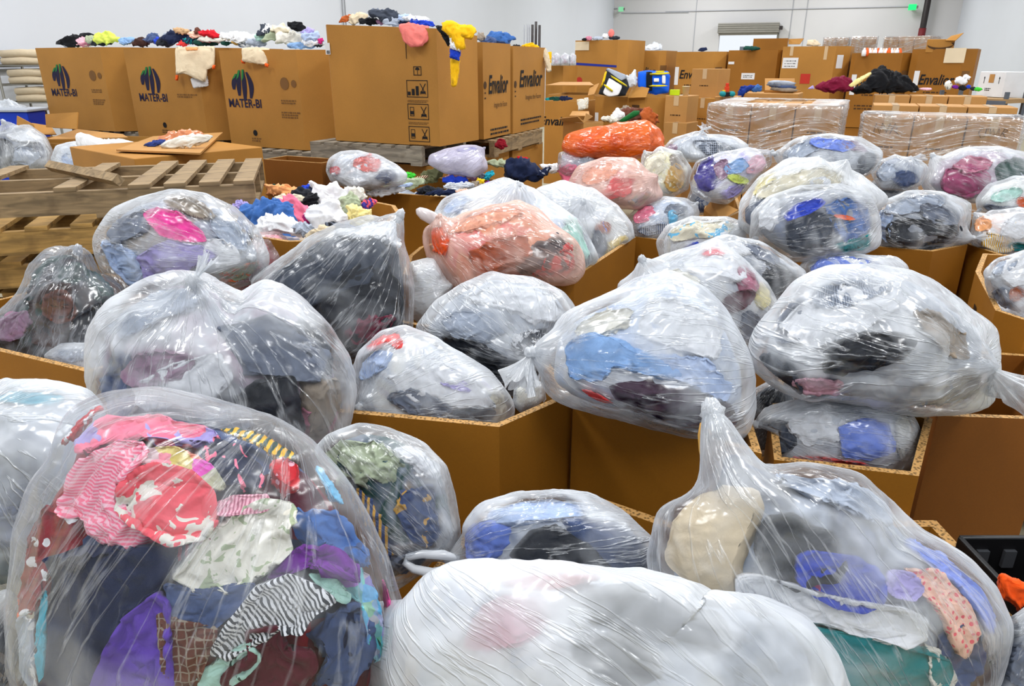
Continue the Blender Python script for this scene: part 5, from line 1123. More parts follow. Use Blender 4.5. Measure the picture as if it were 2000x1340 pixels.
# far left bags on the flapped box
bag('clear bag of dark clothes at the far left behind the pallets', 'the far left bag of dark clothes', [(-40, 320), (-30, 260), (20, 240), (60, 246), (90, 265), (103, 295), (102, 330), (60, 345), (-20, 345)], zc=1.2, op=.26, core=('charcoal', 'navy', 'light grey'), n=5, knot=(10, 245), garments=[('charcoal', None, (-5, 300, 30, 30, 0)), ('light grey', None, (50, 307, 34, 20, 0)), ('white', None, (50, 265, 35, 12, 0))])
bag('white bag second from the left behind the pallets', 'the white bag behind the pallets', [(100, 310), (110, 285), (145, 276), (185, 285), (212, 312), (200, 335), (140, 340), (105, 332)], zc=1.17, op=.45, core=('white', 'pale blue'), n=5, knot=(205, 315), garments=[('pale blue', None, (150, 310, 30, 16, 0))])

# ------------------------------------------------------------------ pallets
def pallet(label, c, lx, ly, rz, z, h=.14, mat=WOOD, boards=7, gap=None, upside=False, tilt=(0, 0)):
    root = empty('wooden_pallet', (c[0], c[1], z), 0); tag(root, label, 'pallet', 'wooden pallets')
    R = Matrix.Rotation(rz, 3, 'Z') @ Matrix.Rotation(tilt[0], 3, 'X') @ Matrix.Rotation(tilt[1], 3, 'Y'); R4 = Matrix.Rotation(rz, 3, 'Z')
    def part(name, x, y, zz, sx, sy, sz):
        mb = MB(); mb.box((0, 0, 0), (sx, sy, sz)); o = mb.build(name, mat, None, origin=np.zeros(3))
        p = R @ Vector((x, y, zz)); o.location = (c[0] + p.x, c[1] + p.y, z + p.z); o.rotation_euler = R.to_euler()
        M = o.matrix_basis.copy(); o.parent = root; o.matrix_parent_inverse = Matrix.Translation(Vector(root.location)).inverted()
    t = .02
    for k in (-1, 0, 1): part('stringer', 0, k * (ly / 2 - .025), h / 2, lx, .045, h - 2 * t)
    for i in range(boards):
        x = -lx / 2 + .05 + (lx - .1) * i / (boards - 1)
        if not (gap and i in gap): part('deck_board', x, 0, h - t / 2, .095, ly, t)
    for x in (-lx / 2 + .05, 0, lx / 2 - .05): part('bottom_board', x, 0, t / 2, .095, ly, t)
    return root
def room_c(px, py, d): P = Pd(px, py, d); return P
# stack of pallets at the left edge
P = Pd(499, 352, 3.6); zt = P[2]; P = P + np.array([-.55, .0, 0])
pallet('weathered pallet on top of the stack at the left edge, boards missing', (P[0] - .25, P[1] + .27), 1.38, .95, .27, zt - .15, .15, WOOD, 9, gap=(1, 2, 4))
pallet('yellowish pallet second from the top of the left stack', (P[0] - .42, P[1] + .30), 1.25, 1.1, .33, zt - .325, .15, WOOD_NEW, 7)
pallet('dark weathered pallet third from the top of the left stack', (P[0] - .58, P[1] + .30), 1.2, 1.1, .3, zt - .50, .15, WOOD_NEW, 7)
k_ = 0
while zt - .67 - .16 * k_ > .0:
    pallet('pallet low in the left stack, level %s from the floor' % ['one', 'two', 'three', 'four', 'five', 'six', 'seven', 'eight'][min(7, int((zt - .67 - .16 * k_) / .16))], (P[0] - .62, P[1] + .32), 1.2, 1.1, .3, zt - .67 - .16 * k_, .15, WOOD_NEW, 6); k_ += 1
mb = MB(); a, b = Pz(98, 324, zt + .03), Pz(232, 352, zt + .03)
mb.tube([a + UP * .0, b], .03, 4); o = mb.build('loose_plank', WOOD); tag(o, 'loose plank lying slanted across the top left pallet', 'plank')
# pallets under the tall stacked boxes
def under(g, label, mat, zt, grow=.06):
    pl = np.array(g['plan']); c = pl.mean(0); d = pl[1] - pl[0]
    return pallet(label, c, 1.05, .95, -YAW - .05, zt - .145, .14, mat, 7)
under(M1, 'pallet under the printed box nearest the wall', WOOD_GREY, M1['z0']); under(M2, 'pallet under the middle printed box', WOOD_GREY, M2['z0']); under(M3, 'pallet under the printed box beside the largest box', WOOD_GREY, M3['z0'])
c = sum(BIG['plan']) / len(BIG['plan']); pallet('whitish weathered pallet under the largest box', c, 1.0, .72, -YAW - .04, BIG['z0'] - .145, .14, WOOD_GREY, 8)
c = (sum(E1['plan']) / len(E1['plan']) + sum(E2['plan']) / len(E2['plan'])) / 2; c2 = sum(E2['plan']) / len(E2['plan'])
pallet('pallet under the two slanted-print boxes', c + np.array([0.03, 0]), 1.25, .95, math.radians(90) - YAW, min(E1['z0'], E2['z0']) - .145, .14, WOOD, 8)
# lower boxes that carry them
def lower(g, label, shrink=.03, mat=None, top=None):
    z1 = (top or g['z0'] - .15)
    return gaylord(label, poly_inset(g['plan'], shrink), .0, z1, mat=mat or KRAFT, group='boxes under the stacked boxes')
L1 = lower(M1, 'box under the printed box nearest the wall'); L2 = lower(M2, 'box under the middle printed box'); L3 = lower(M3, 'dark box under the printed box beside the largest box'); L4 = lower(BIG, 'box under the whitish pallet of the largest box'); L5 = lower(E1, 'box under the near slanted-print box', .01); L6 = lower(E2, 'box under the far slanted-print box', .01)
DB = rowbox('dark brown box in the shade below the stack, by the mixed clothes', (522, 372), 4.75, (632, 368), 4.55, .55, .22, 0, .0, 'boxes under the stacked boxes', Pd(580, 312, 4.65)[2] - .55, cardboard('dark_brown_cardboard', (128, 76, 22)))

# ------------------------------------------------------------------ boxes by the pallets at the left
def carton(label, A, B, h, tdepth, mat=None, group=None, tape=True, name='carton', top=None):
    """a closed carton: A, B the ends of its front edge at the TOP"""
    mat = mat or KRAFT_PALE
    a, b = np.array(A[:2]), np.array(B[:2]); zt = (A[2] + B[2]) / 2; d = (b - a) / np.linalg.norm(b - a); n = np.array([-d[1], d[0]])
    plan = ccw([a, b, b + n * tdepth, a + n * tdepth]); c = sum(plan) / 4
    root = empty(name, (c[0], c[1], zt - h)); tag(root, label, 'carton', group)
    mb = MB(); mb.prism(plan, zt - h, zt); mb.build('carton_body', mat, root, bevel=.006)
    if tape:
        w = np.linalg.norm(b - a); fr = face(a, b, zt - h, zt)
        m = (a + b) / 2
        mb = MB()
        q = [m - d * .03, m + d * .03]
        mb.add([(*q[0], zt + .002), (*q[1], zt + .002), (*(q[1] + n * tdepth), zt + .002), (*(q[0] + n * tdepth), zt + .002)], [(0, 1, 2, 3)])
        f_ = fr; lo = h - min(.12, h * .3)
        mb.add([f_['o'] + f_['x'] * xx + np.array([0, 0, zz]) + f_['n'] * .003 for xx, zz in ((w / 2 - .03, lo), (w / 2 + .03, lo), (w / 2 + .03, h), (w / 2 - .03, h))], [(0, 1, 2, 3)])
        mb.v[4:] = mb.v[4:]
        mb.build('packing_tape', TAPE, root)
    g = {'root': root, 'plan': plan, 'face': face(a, b, zt - h, zt), 'z0': zt - h, 'rim': zt}
    return g
LID = carton('closed brown box with a flat top behind the left pallets', Pd(262, 311, 4.65), Pd(512, 286, 5.3), 1.25, 1.1, KRAFT, tape=False)
mb = MB(); a, b, c_, d_ = [Pz(x, y, LID['rim']) for x, y in ((228, 299), (392, 306), (436, 264), (300, 272))]
zz = LID['rim'] + .012
mb.prism([a[:2], b[:2], c_[:2], d_[:2]], zz, zz + .012); mb.build('loose_lid_flap', KRAFT_PALE, LID['root'])
FB = rowbox('open box with spread flaps behind the left pallets, bags inside', (20, 330), 6.5, (225, 322), 6.15, 1.13, .75, .0, .0, 'open boxes by the pallets', .12)
def flap(g, name, pts, mat=KRAFT_PALE, t=.008):
    v = [np.array(p, float) for p in pts]; n = np.cross(v[1] - v[0], v[2] - v[0]); n /= np.linalg.norm(n)
    mb = MB(); mb.add(v + [p - n * t for p in v], [(0, 1, 2, 3), (7, 6, 5, 4)] + [(i, (i + 1) % 4 + 0, (i + 1) % 4 + 4, i + 4) for i in range(4)]); return mb.build(name, mat, g['root'])
flap(FB, 'flap', [Pd(90, 248, 6.4), Pd(150, 252, 6.2), Pd(152, 219, 6.2), Pd(88, 223, 6.4)], KRAFT)
flap(FB, 'flap', [Pd(90, 272, 6.3), Pd(250, 268, 6.1), Pd(240, 262, 6.3), Pd(150, 252, 6.5)])
flap(FB, 'flap', [Pd(32, 262, 6.3), Pd(70, 262, 6.2), Pd(65, 243, 6.2), Pd(33, 226, 6.3)], KRAFT)
flap(FB, 'flap', [Pd(62, 262, 6.5), Pd(110, 262, 6.4), Pd(100, 246, 6.6), Pd(62, 240, 6.7)], KRAFT)
filler(FB, FB['rim'] - .12, ('dark green', 'white', 'charcoal'), 'box with spread flaps')

# a padded white pillow
def soft_thing(name, label, cat, poly, depth, D, mat, n=4, amp=.12, group=None, parent=None, fs=1.2, smooth=.03, bumpy=.4):
    s = Soft(poly, depth=depth, D=D, smooth=smooth); Q, f = s.body(n)
    hh = (1 - crumple((Q - s.C) / s.mean * fs * .8, depth * 3 + s.c[0] * .01)) * s.mean * amp * 1.5
    Q = Q - vnormals(Q, f) * (hh - .7 * amp * s.mean)[:, None]
    o = mesh_obj(name, Q, f, mat, np.array([s.C[0], s.C[1], Q[:, 2].min()]) , parent)
    if parent is None: tag(o, label, cat, group)
    return o
soft_thing('pillow', 'plump white pillow lying behind the white bag at the far left', 'pillow', [(143, 262), (160, 258), (200, 272), (250, 272), (285, 292), (275, 306), (225, 310), (180, 300), (150, 285)], 5.7, .6, cloth('white'))
soft_thing('carrier_bag', 'orange carrier bag lying on the flat box top', 'bag', [(303, 274), (330, 258), (370, 252), (400, 260), (398, 272), (350, 280), (310, 284)], depth_z(350, 274, LID['rim'] + .05), .5, film(.6, (246, 170, 120)), amp=.25)
soft_thing('garment', 'white cloth thrown over the orange carrier bag', 'clothing', [(312, 284), (340, 268), (380, 262), (424, 264), (410, 274), (370, 288), (320, 290)], depth_z(365, 280, LID['rim'] + .05) - .08, .3, cloth('off-white'), amp=.25)
soft_thing('garment', 'blue cloth under the white cloth on the flat box top', 'clothing', [(278, 284), (300, 274), (325, 272), (320, 282), (290, 288)], depth_z(305, 282, LID['rim'] + .04), .4, cloth('royal blue', rgb=(50, 66, 130)), amp=.25)

# ------------------------------------------------------------------ piles of loose clothes on the tall boxes
N_ = None
def top_d(g, k=.45): 
    c = sum(g['plan']) / len(g['plan']); return float((np.array([c[0], c[1], g['rim']]) - CAM) @ FWD)
def heapfill(g, colors, label, dz=.04): filler(g, g['rim'] - dz, colors, label, .03)
for g, col, lb in ((M1, ('black', 'white', 'lime green', 'light blue'), 'printed box nearest the wall'), (M2, ('navy', 'charcoal', 'red', 'white'), 'middle printed box'), (M3, ('white', 'sage green', 'light grey', 'charcoal'), 'printed box beside the largest box'),
                   (BIG, ('dark grey', 'light grey', 'black', 'white'), 'largest box'), (E1, ('denim blue', 'navy', 'grey'), 'near slanted-print box'), (E2, ('black', 'white', 'yellow'), 'far slanted-print box')):
    heapfill(g, col, lb)
pile('on the printed box nearest the wall', [
    ('black', N_, 150, 79, 34, 13, 12), ('white', N_, 140, 86, 14, 7, 0), ('pale pink', N_, 160, 81, 12, 8, 20), ('dusty pink', N_, 168, 86, 10, 6, 0), ('lime green', N_, 207, 73, 28, 12, -4), ('charcoal', N_, 196, 83, 20, 6, 0), ('light blue', N_, 246, 80, 16, 7, 0), ('cream', N_, 172, 88, 18, 4, 20), ('sage green', N_, 180, 78, 12, 8, 0)], depth=lambda x, y: on_face(M1['face'], x, y, -.22))
pile('on the middle printed box', [
    ('dark brown', N_, 276, 83, 17, 8, 0), ('navy', N_, 345, 72, 30, 13, 5), ('royal blue', N_, 312, 80, 12, 7, 0), ('charcoal', N_, 325, 82, 20, 8, 0), ('red', N_, 410, 66, 24, 7, -8), ('dark green', N_, 400, 84, 28, 7, 0), ('coral red', N_, 362, 83, 16, 6, 20), ('off-white', N_, 412, 76, 24, 8, 0), ('peach', N_, 382, 68, 14, 6, 0), ('slate blue', N_, 296, 76, 14, 9, 0), ('navy', 'printed', 375, 78, 18, 7, 0, {'c2': 'teal'}), ('tan', N_, 355, 61, 14, 6, -10), ('brown', N_, 385, 60, 6, 6, 0), ('light grey', N_, 330, 68, 14, 6, 0)], depth=lambda x, y: on_face(M2['face'], x, y, -.22))
pile('on the printed box beside the largest box', [
    ('white', N_, 452, 70, 20, 9, 0), ('white', N_, 480, 75, 24, 10, 10), ('light grey', N_, 500, 82, 20, 8, 0), ('dark grey', 'printed', 520, 58, 18, 11, 20), ('cream', N_, 546, 57, 16, 10, 0), ('sage green', N_, 540, 70, 26, 9, 10), ('black', N_, 580, 52, 20, 8, -20), ('off-white', N_, 565, 76, 28, 11, 0), ('pale blue', N_, 606, 70, 18, 10, -10), ('white', 'dotted', 612, 82, 22, 8, 0, {'c2': 'light blue', 'scale': 3}), ('charcoal', N_, 618, 87, 10, 4, 0), ('magenta', N_, 626, 80, 5, 6, 0), ('light blue', N_, 590, 90, 24, 6, 0), ('mustard', N_, 464, 83, 10, 6, 0), ('dark green', N_, 442, 85, 10, 4, 0), ('white', 'printed', 480, 86, 14, 6, 0, {'c2': 'grey'}), ('mint green', N_, 510, 70, 16, 8, 0), ('lavender', N_, 600, 62, 12, 7, 0)], depth=lambda x, y: on_face(M3['face'], x, y, -.22))
pile('on the largest box', [
    ('rust', N_, 675, 36, 13, 6, 20), ('beige', N_, 698, 36, 18, 10, 15), ('black', N_, 722, 41, 20, 7, 0), ('dark grey', N_, 755, 30, 34, 12, -8), ('grey', N_, 740, 24, 22, 6, 0), ('light grey', N_, 770, 41, 22, 9, 0), ('mauve', N_, 745, 42, 8, 6, 0), ('white', N_, 812, 38, 26, 7, -5), ('royal blue', N_, 825, 46, 26, 6, -8), ('pale blue', N_, 790, 34, 14, 6, 0), ('navy', N_, 792, 44, 12, 5, 0)], depth=lambda x, y: on_face(BIG['face'], x, y, -.22))
pile('on the near slanted-print box', [('denim blue', N_, 978, 74, 24, 11, -5), ('slate blue', N_, 955, 80, 14, 8, 0), ('taupe', N_, 938, 72, 8, 8, 0), ('navy', N_, 965, 84, 22, 5, 0)], depth=lambda x, y: on_face(E1['face'], x, y, -.22))
pile('on the far slanted-print box', [('golden yellow', N_, 1037, 91, 15, 5, 0), ('charcoal', N_, 1008, 91, 9, 4, 0)], depth=lambda x, y: on_face(E2['face'], x, y, -.22))
# things hung over the rims
def hung(label, poly, depth, mat, name='garment', cat='clothing', thick=.022, amp=.18, parent=None, n=4, fs=1.6):
    if isinstance(depth, tuple): c_ = np.array(poly, float).mean(0); depth = on_face(depth[0], c_[0], c_[1], depth[1])
    s = Soft(poly, depth=depth, D=.2, smooth=.012); s.D = thick; Q, f = s.body(n)
    w = (Q - s.C) / s.mean; hh = folds(w * np.array([2.2, 1, .7]) * fs, depth + s.c[0] * .013) * thick * amp * 6
    Q = Q - vnormals(Q, f) * (hh - thick * amp * 2)[:, None]
    o = mesh_obj(name, Q, f, mat, np.array([s.C[0], s.C[1], Q[:, 2].min()]), parent)
    if parent is None: tag(o, label, cat)
    return o
hung('salmon pink garment hanging over the front rim of the largest box', [(779, 48), (800, 44), (838, 52), (836, 78), (825, 90), (805, 92), (790, 82), (782, 62)], (BIG['face'], 0.04), cloth('salmon pink'))
J = hung('yellow jacket with a striped sleeve hanging over the largest box', [(862, 44), (880, 40), (900, 50), (925, 50), (931, 62), (922, 76), (906, 72), (908, 96), (892, 98), (878, 70), (864, 58)], (BIG['face'], 0.06), cloth('golden yellow'), thick=.03)
hung('', [(878, 70), (898, 76), (906, 92), (898, 100), (880, 94)], (BIG['face'], 0.085), cloth('white'), 'white_band', parent=J)
hung('', [(879, 94), (900, 98), (897, 118), (879, 112)], (BIG['face'], 0.09), cloth('royal blue'), 'blue_band', parent=J)
hung('', [(880, 112), (898, 117), (892, 168), (882, 169)], (BIG['face'], 0.085), cloth('golden yellow'), 'cuff', parent=J)
hung('', [(850, 50), (866, 52), (880, 80), (876, 92), (862, 66)], (BIG['face'], 0.05), cloth('black'), 'black_lining', parent=J)
W1 = hung('cream drawstring bag hanging over the rim of the middle printed box', [(342, 92), (380, 92), (419, 90), (419, 130), (404, 136), (402, 162), (380, 152), (356, 142), (344, 148)], (M2['face'], 0.03), cloth('beige'), 'drawstring_bag', 'bag')
hung('', [(372, 154), (405, 148), (408, 168), (378, 172)], (M2['face'], 0.012), PAPER, 'paper_label', parent=W1)
hung('', [(344, 146), (348, 147), (347, 157), (343, 156)], (M2['face'], 0.05), cloth('orange'), 'orange_cord', parent=W1); hung('', [(416, 128), (420, 128), (419, 134), (415, 134)], (M2['face'], 0.05), cloth('orange'), 'orange_cord', parent=W1)
hung('', [(362, 92), (385, 92), (386, 98), (364, 99)], (M2['face'], 0.06), cloth('apricot'), 'orange_print', parent=W1, thick=.012)
W2 = hung('cream drawstring bag over the rim of the printed box beside the largest box', [(473, 95), (500, 92), (526, 95), (522, 127), (500, 124), (473, 119)], (M3['face'], 0.03), cloth('beige'), 'drawstring_bag', 'bag')
hung('', [(471, 118), (478, 119), (478, 124), (472, 122)], (M3['face'], 0.05), cloth('orange'), 'orange_cord', parent=W2); hung('', [(518, 124), (524, 126), (523, 131), (518, 129)], (M3['face'], 0.05), cloth('orange'), 'orange_cord', parent=W2)
hung('cream cloth hanging over the far corner of the far slanted-print box', [(1056, 95), (1066, 94), (1074, 115), (1077, 138), (1068, 143), (1064, 120)], (E2['face'], 0.03), cloth('beige'))
hung('white canvas bag with orange print over the front rim of the mixed clothes box', [(656, 371), (700, 374), (725, 376), (724, 391), (690, 389), (662, 386)], depth_z(690, 381, 1.1) - .02, cloth('off-white', 'printed', 'apricot', 0, .8), 'canvas_bag', 'bag')
hung('white cloth over the left rim of the white and blue clothes box', [(596, 462), (640, 452), (660, 450), (640, 480), (600, 484)], depth_z(625, 468, 1.18) - .05, cloth('white'))

# ------------------------------------------------------------------ loose clothes in the two heaped boxes
pile('in the box of white and blue clothes', [
    ('denim blue', N_, 505, 425, 55, 27, 25), ('denim blue', N_, 535, 430, 43, 34, -30), ('apricot', N_, 555, 374, 43, 12, -6), ('cream', N_, 556, 393, 40, 12, 10), ('pink', N_, 570, 412, 38, 25, -30), ('white', N_, 545, 442, 50, 20, 5), ('white', N_, 655, 395, 50, 29, -35), ('white', N_, 635, 425, 38, 29, 30),
    ('charcoal', N_, 590, 388, 26, 18, 20), ('navy', N_, 615, 378, 21, 13, 0), ('royal blue', N_, 603, 372, 16, 9, 0), ('black', N_, 607, 400, 14, 23, -20), ('sage green', N_, 685, 402, 19, 23, -20), ('indigo', 'printed', 716, 400, 16, 9, 20, {'c2': 'coral'}), ('magenta', N_, 605, 425, 12, 11, 0), ('grey', 'printed', 650, 448, 31, 13, 10, {'c2': 'charcoal'}), ('beige', N_, 620, 455, 31, 9, 25),
    ('light grey', N_, 590, 448, 19, 13, 0), ('dark green', N_, 545, 368, 24, 6, 0), ('lavender', N_, 468, 405, 19, 11, 20), ('pale yellow', N_, 700, 420, 26, 18, -20), ('off-white', N_, 690, 380, 26, 13, -10)], z=F9['rim'] + .03, n=5, group='loose clothes in the box of white and blue clothes')
pile('in the box of mixed clothes', [
    ('off-white', N_, 705, 365, 26, 9, -8), ('white', N_, 755, 374, 34, 7, 5), ('sage green', N_, 790, 358, 40, 9, 12), ('olive green', N_, 845, 342, 24, 14, 20), ('light grey', N_, 815, 327, 18, 12, 30), ('bright green', N_, 800, 342, 10, 6, 0), ('mustard', N_, 905, 334, 30, 9, -10), ('royal blue', N_, 890, 352, 30, 8, -8),
    ('brown', 'striped', 812, 351, 26, 4, 20, {'c2': 'beige'}), ('pale pink', N_, 885, 345, 14, 8, 0), ('mauve', N_, 920, 343, 12, 8, 0), ('yellow', N_, 938, 355, 9, 6, 0), ('grey', N_, 938, 342, 7, 9, 0), ('turquoise', N_, 955, 342, 13, 6, 35), ('navy', N_, 868, 376, 30, 6, 4), ('charcoal', N_, 838, 372, 22, 7, 0),
    ('light grey', 'striped', 895, 364, 28, 8, 5, {'c2': 'white'}), ('taupe', N_, 925, 362, 16, 8, 0), ('peach', N_, 908, 376, 16, 6, 0), ('purple', N_, 952, 358, 7, 4, 0), ('pale blue', N_, 778, 366, 24, 5, 12), ('cream', N_, 735, 372, 18, 6, 0)], z=F10['rim'] + .03, n=5, group='loose clothes in the box of mixed clothes')
pile('behind the box of mixed clothes', [('sage green', N_, 985, 320, 36, 9, -5, {'d': 5.75}), ('navy', N_, 1020, 335, 36, 20, -10, {'d': 5.5, 'thick': .8}), ('navy', 'printed', 1062, 336, 16, 6, 30, {'d': 5.45, 'c2': 'light grey'}), ('white', N_, 1075, 328, 22, 8, 0, {'d': 5.7}), ('red', N_, 1020, 309, 12, 3, -10, {'d': 5.9}), ('pink', N_, 1120, 345, 30, 14, -35, {'d': 5.3})])

# ------------------------------------------------------------------ the middle and far floor
def backbox(label, xl, yl, dl_, xr, yr, dr2, h=1.1, tdepth=1.0, chl=0.0, chr_=0.0, mat=None, group='boxes along the far rows', low=True, zf=.0):
    A, B = Pd(xl, yl, dl_), Pd(xr, yr, dr2); zt = (A[2] + B[2]) / 2
    A[2] = B[2] = zt - h
    a, b = A[:2], B[:2]; d = (b - a) / np.linalg.norm(b - a); nrm = np.array([-d[1], d[0]])
    plan = [a, b] + ([b + (d + nrm) * chr_, b + d * chr_ + nrm * (tdepth - chr_), b + nrm * tdepth] if chr_ else [b + nrm * tdepth]) + ([a + nrm * tdepth, a - d * chl + nrm * (tdepth - chl), a - d * chl + nrm * chl] if chl else [a + nrm * tdepth])
    g = gaylord(label, plan, zt - h, zt, mat=mat or KRAFT, group=group)
    g['face'] = face(a, b, zt - h, zt)
    if chr_: g['fr'] = face(b, b + (d + nrm) * chr_, zt - h, zt)
    if low and zt - h > .2:
        gaylord('lower box under the ' + ' '.join(label.split()[:11]), poly_inset(g['plan'], .02), zf, zt - h - .01, mat=mat or KRAFT, group='lower boxes of the far rows')
    filler(g, zt - .06, ('light grey', 'white', 'grey', 'charcoal'), label, .02)
    return g
BR = KRAFT; BD = cardboard('ochre_cardboard', (150, 98, 32))
R1 = backbox('tall box with a blue strap around it near the left far corner', 1124, 78, 12.6, 1207, 79, 12.2, 1.0, 1.0, 0, .14)
f = R1['face']; decal(f, R1['root'], 'blue_strap', [[(0.0, .60), (f['w'], .56), (f['w'], .595), (0.0, .64)]], BLUE); decal(f, R1['root'], 'red_stamp', [disc(.1, .34, .06), disc(f['w'] - .1, .33, .05)], RED); decal(f, R1['root'], 'cream_cloth_label', [rect(.14, .91, .27, .14)], plain('cream_label', (224, 206, 176)), .01)
R2 = backbox('far box with a slanted word, white plastic on top', 1228, 98, 13.2, 1288, 100, 12.95, 1.1, .9, .06, .1)
R3 = backbox('far box with a slanted word behind the small upright carton', 1322, 100, 12.7, 1396, 102, 12.35, 1.1, 1.0, .0, .16)
R4 = backbox('ochre box with a small white label in the far row', 1424, 97, 12.2, 1520, 99, 11.85, 1.15, 1.0, .0, .05, mat=BD)
R5 = backbox('brown box with a red square and a white label in the far row', 1530, 90, 11.7, 1634, 91, 11.35, 1.15, 1.0, .0, .2)
R6 = backbox('far box with a slanted word behind the black jacket', 1672, 103, 11.1, 1764, 104, 10.8, 1.1, 1.0, .06, .16, mat=BD)
R7 = backbox('far box with a slanted word nearest the right wall', 1796, 95, 10.6, 1884, 96, 10.3, 1.15, 1.0, .1, .16, mat=BD)
for g, w, y in ((R2, .6, .74), (R3, .6, .72), (R6, .56, .66), (R7, .58, .72)):
    f = g['face']; lettering(f, g['root'], 'printed_name', 'Envalior', f['w'] * .5, y, .2, INK, shear=.22, width=f['w'] * .8, bold=.004)
    small_print(f, g['root'], f['w'] * .52, y - .17, f['w'] * .5, 1, INKB, .02, .04); small_print(f, g['root'], f['w'] * .52, y - .33, f['w'] * .75, 2, INKB, .02, .045)
    decal(f, g['root'], 'side_label', [rect(.03, y - .02, .07, .3)], PAPER)
    if 'fr' in g: decal(g['fr'], g['root'], 'faded_panel', [rect(.1, .75, .13, .2)], INKP)
f = R4['face']; decal(f, R4['root'], 'white_label', [rect(f['w'] * .45, .74, .22, .1)], PAPER); decal(f, R4['root'], 'white_label', [rect(.06, .95, .1, .04)], PAPER); small_print(f, R4['root'], f['w'] * .45, .75, .16, 2, INK, .012, .025)
f = R5['face']; decal(f, R5['root'], 'white_label', [rect(.14, .90, .24, .16)], PAPER); small_print(f, R5['root'], .14, .93, .18, 3, INK, .014, .04); decal(f, R5['root'], 'red_square', [rect(f['w'] * .5, .66, .15, .15)], RED)
decal(f, R5['root'], 'tape_strip', [rect(.14, 1.08, .05, .14)], TAPE); decal(f, R5['root'], 'tape_strip', [rect(f['w'] * .82, 1.05, .05, .2)], TAPE); decal(R5['fr'], R5['root'], 'white_label', [rect(.1, .92, .12, .2)], PAPER)
f = R7['face']; decal(f, R7['root'], 'cream_paper', [rect(f['w'] * .82, 1.06, .26, .2)], plain('cream_label', (224, 206, 176)), .01)
# box with a printed smile on top of the right-hand far box
SM = carton('opened carton with a printed smile on top of the far box by the right wall', Pd(1812, 76, 10.5), Pd(1866, 77, 10.35), .18, .3, KRAFT, tape=False)
f = SM['face']; arc = [(f['w'] * .5 + .17 * math.cos(t), .11 + .075 * math.sin(t)) for t in np.linspace(math.pi * 1.1, math.pi * 1.9, 14)]; arc2 = [(x, y + .018 + .014 * math.sin(i / 13 * math.pi)) for i, (x, y) in enumerate(arc)]
decal(f, SM['root'], 'printed_smile', [[arc[i], arc[i + 1], arc2[i + 1], arc2[i]] for i in range(13)] + [[(arc2[-1][0] - .03, arc2[-1][1] + .025), (arc[-1][0] + .015, arc[-1][1]), (arc2[-1][0] + .015, arc2[-1][1] + .03)]], INKB)
flap(SM, 'flap', [Pd(1846, 79, 10.4), Pd(1866, 79, 10.3), Pd(1882, 64, 10.3), Pd(1858, 70, 10.4)], KRAFT)
# boxes behind the far row
B8 = backbox('far box with open flaps behind the ochre box', 1472, 75, 14.6, 1540, 75, 14.4, 1.1, .8, mat=BD)
flap(B8, 'flap', [Pd(1540, 86, 14.4), Pd(1562, 86, 14.2), Pd(1570, 75, 14.3), Pd(1540, 76, 14.5)], KRAFT)
def wrapped(label, px0, py0, d0, px1, py1, d1, nx, rows, h, tdepth, wrapit=True, glab='', gap=.01, lower_=True, op=.06, mat=None, tape=True, ymark=None):
    A, B = Pd(px0, py0, d0), Pd(px1, py1, d1); z = (A[2] + B[2]) / 2; A[2] = B[2] = z
    w = np.linalg.norm((B - A)[:2]); d = (B - A)[:2] / w; n = np.array([-d[1], d[0]]); cw = w / nx; out = []
    ords = ['first', 'second', 'third', 'fourth', 'fifth']
    for r in range(rows):
        for i in range(nx):
            a = A[:2] + d * (cw * i + gap / 2) + n * r * (tdepth + gap); b = a + d * (cw - gap)
            zz = z - (.0 if r == 0 else .004 * ((i * 7 + r * 3) % 5))
            lab = '%s carton from left, %s row of the %s' % (ords[i], ['front', 'second', 'third', 'fourth'][r], glab)
            g = carton(lab, (a[0], a[1], zz), (b[0], b[1], zz), h, tdepth, mat or KRAFT_PALE, 'cartons of the ' + glab, tape=tape); out.append(g)
            if lower_: carton('carton column under the ' + glab, (a[0], a[1], z - h - .012), (b[0], b[1], z - h - .012), z - h - .012, tdepth, mat or KRAFT_PALE, 'hidden cartons under the ' + glab, tape=False)
    if wrapit:
        t = .012; D_ = rows * (tdepth + gap)
        o0 = A[:2] - d * t - n * t; W, T = w + 2 * t, D_ + 2 * t
        per = 2 * (W + T); V = []; FL = []; nu = 160; nv = 26; hh = h * 1.9
        for j in range(nv):
            zz = z + .012 - hh * max(0, j - 4) / (nv - 5) if j >= 4 else z + .014
            ins = .30 * (4 - j) / 4 if j < 4 else 0
            for i in range(nu):
                s_ = per * i / nu
                if s_ < W: p, m_ = o0 + d * s_, -n
                elif s_ < W + T: p, m_ = o0 + d * W + n * (s_ - W), d
                elif s_ < 2 * W + T: p, m_ = o0 + d * (2 * W + T - s_) + n * T, n
                else: p, m_ = o0 + n * (per - s_), -d
                wob = .008 * math.sin(s_ * 31 + zz * 47) * math.sin(zz * 90 + s_ * 9) + .004 * math.sin(s_ * 67 - zz * 150)
                p = p + m_ * (wob + .008 - ins)
                V.append((p[0], p[1], zz + (wob * .3 if j < 4 else 0))); FL.append((zz * 5 + math.sin(s_ * 5) * .35, math.sin(s_ * 2.1) * .3, s_ * .35))
        Fq = np.array([(j * nu + i, (j + 1) * nu + i, (j + 1) * nu + (i + 1) % nu, j * nu + (i + 1) % nu) for j in range(nv - 1) for i in range(nu)])
        V = np.array(V); o = mesh_obj('stretch_wrap', V, Fq, film(op, (250, 250, 252), 3.0, 1.6), np.array([V[:, 0].mean(), V[:, 1].mean(), V[:, 2].min()]), None, {'flow': np.array(FL)})
        tag(o, label, 'stretch wrap')
    return out
G1 = wrapped('clear stretch wrap around the left pallet of cartons', 1386, 203, 6.75, 1645, 212, 6.3, 3, 3, .42, .46, glab='left wrapped pallet')
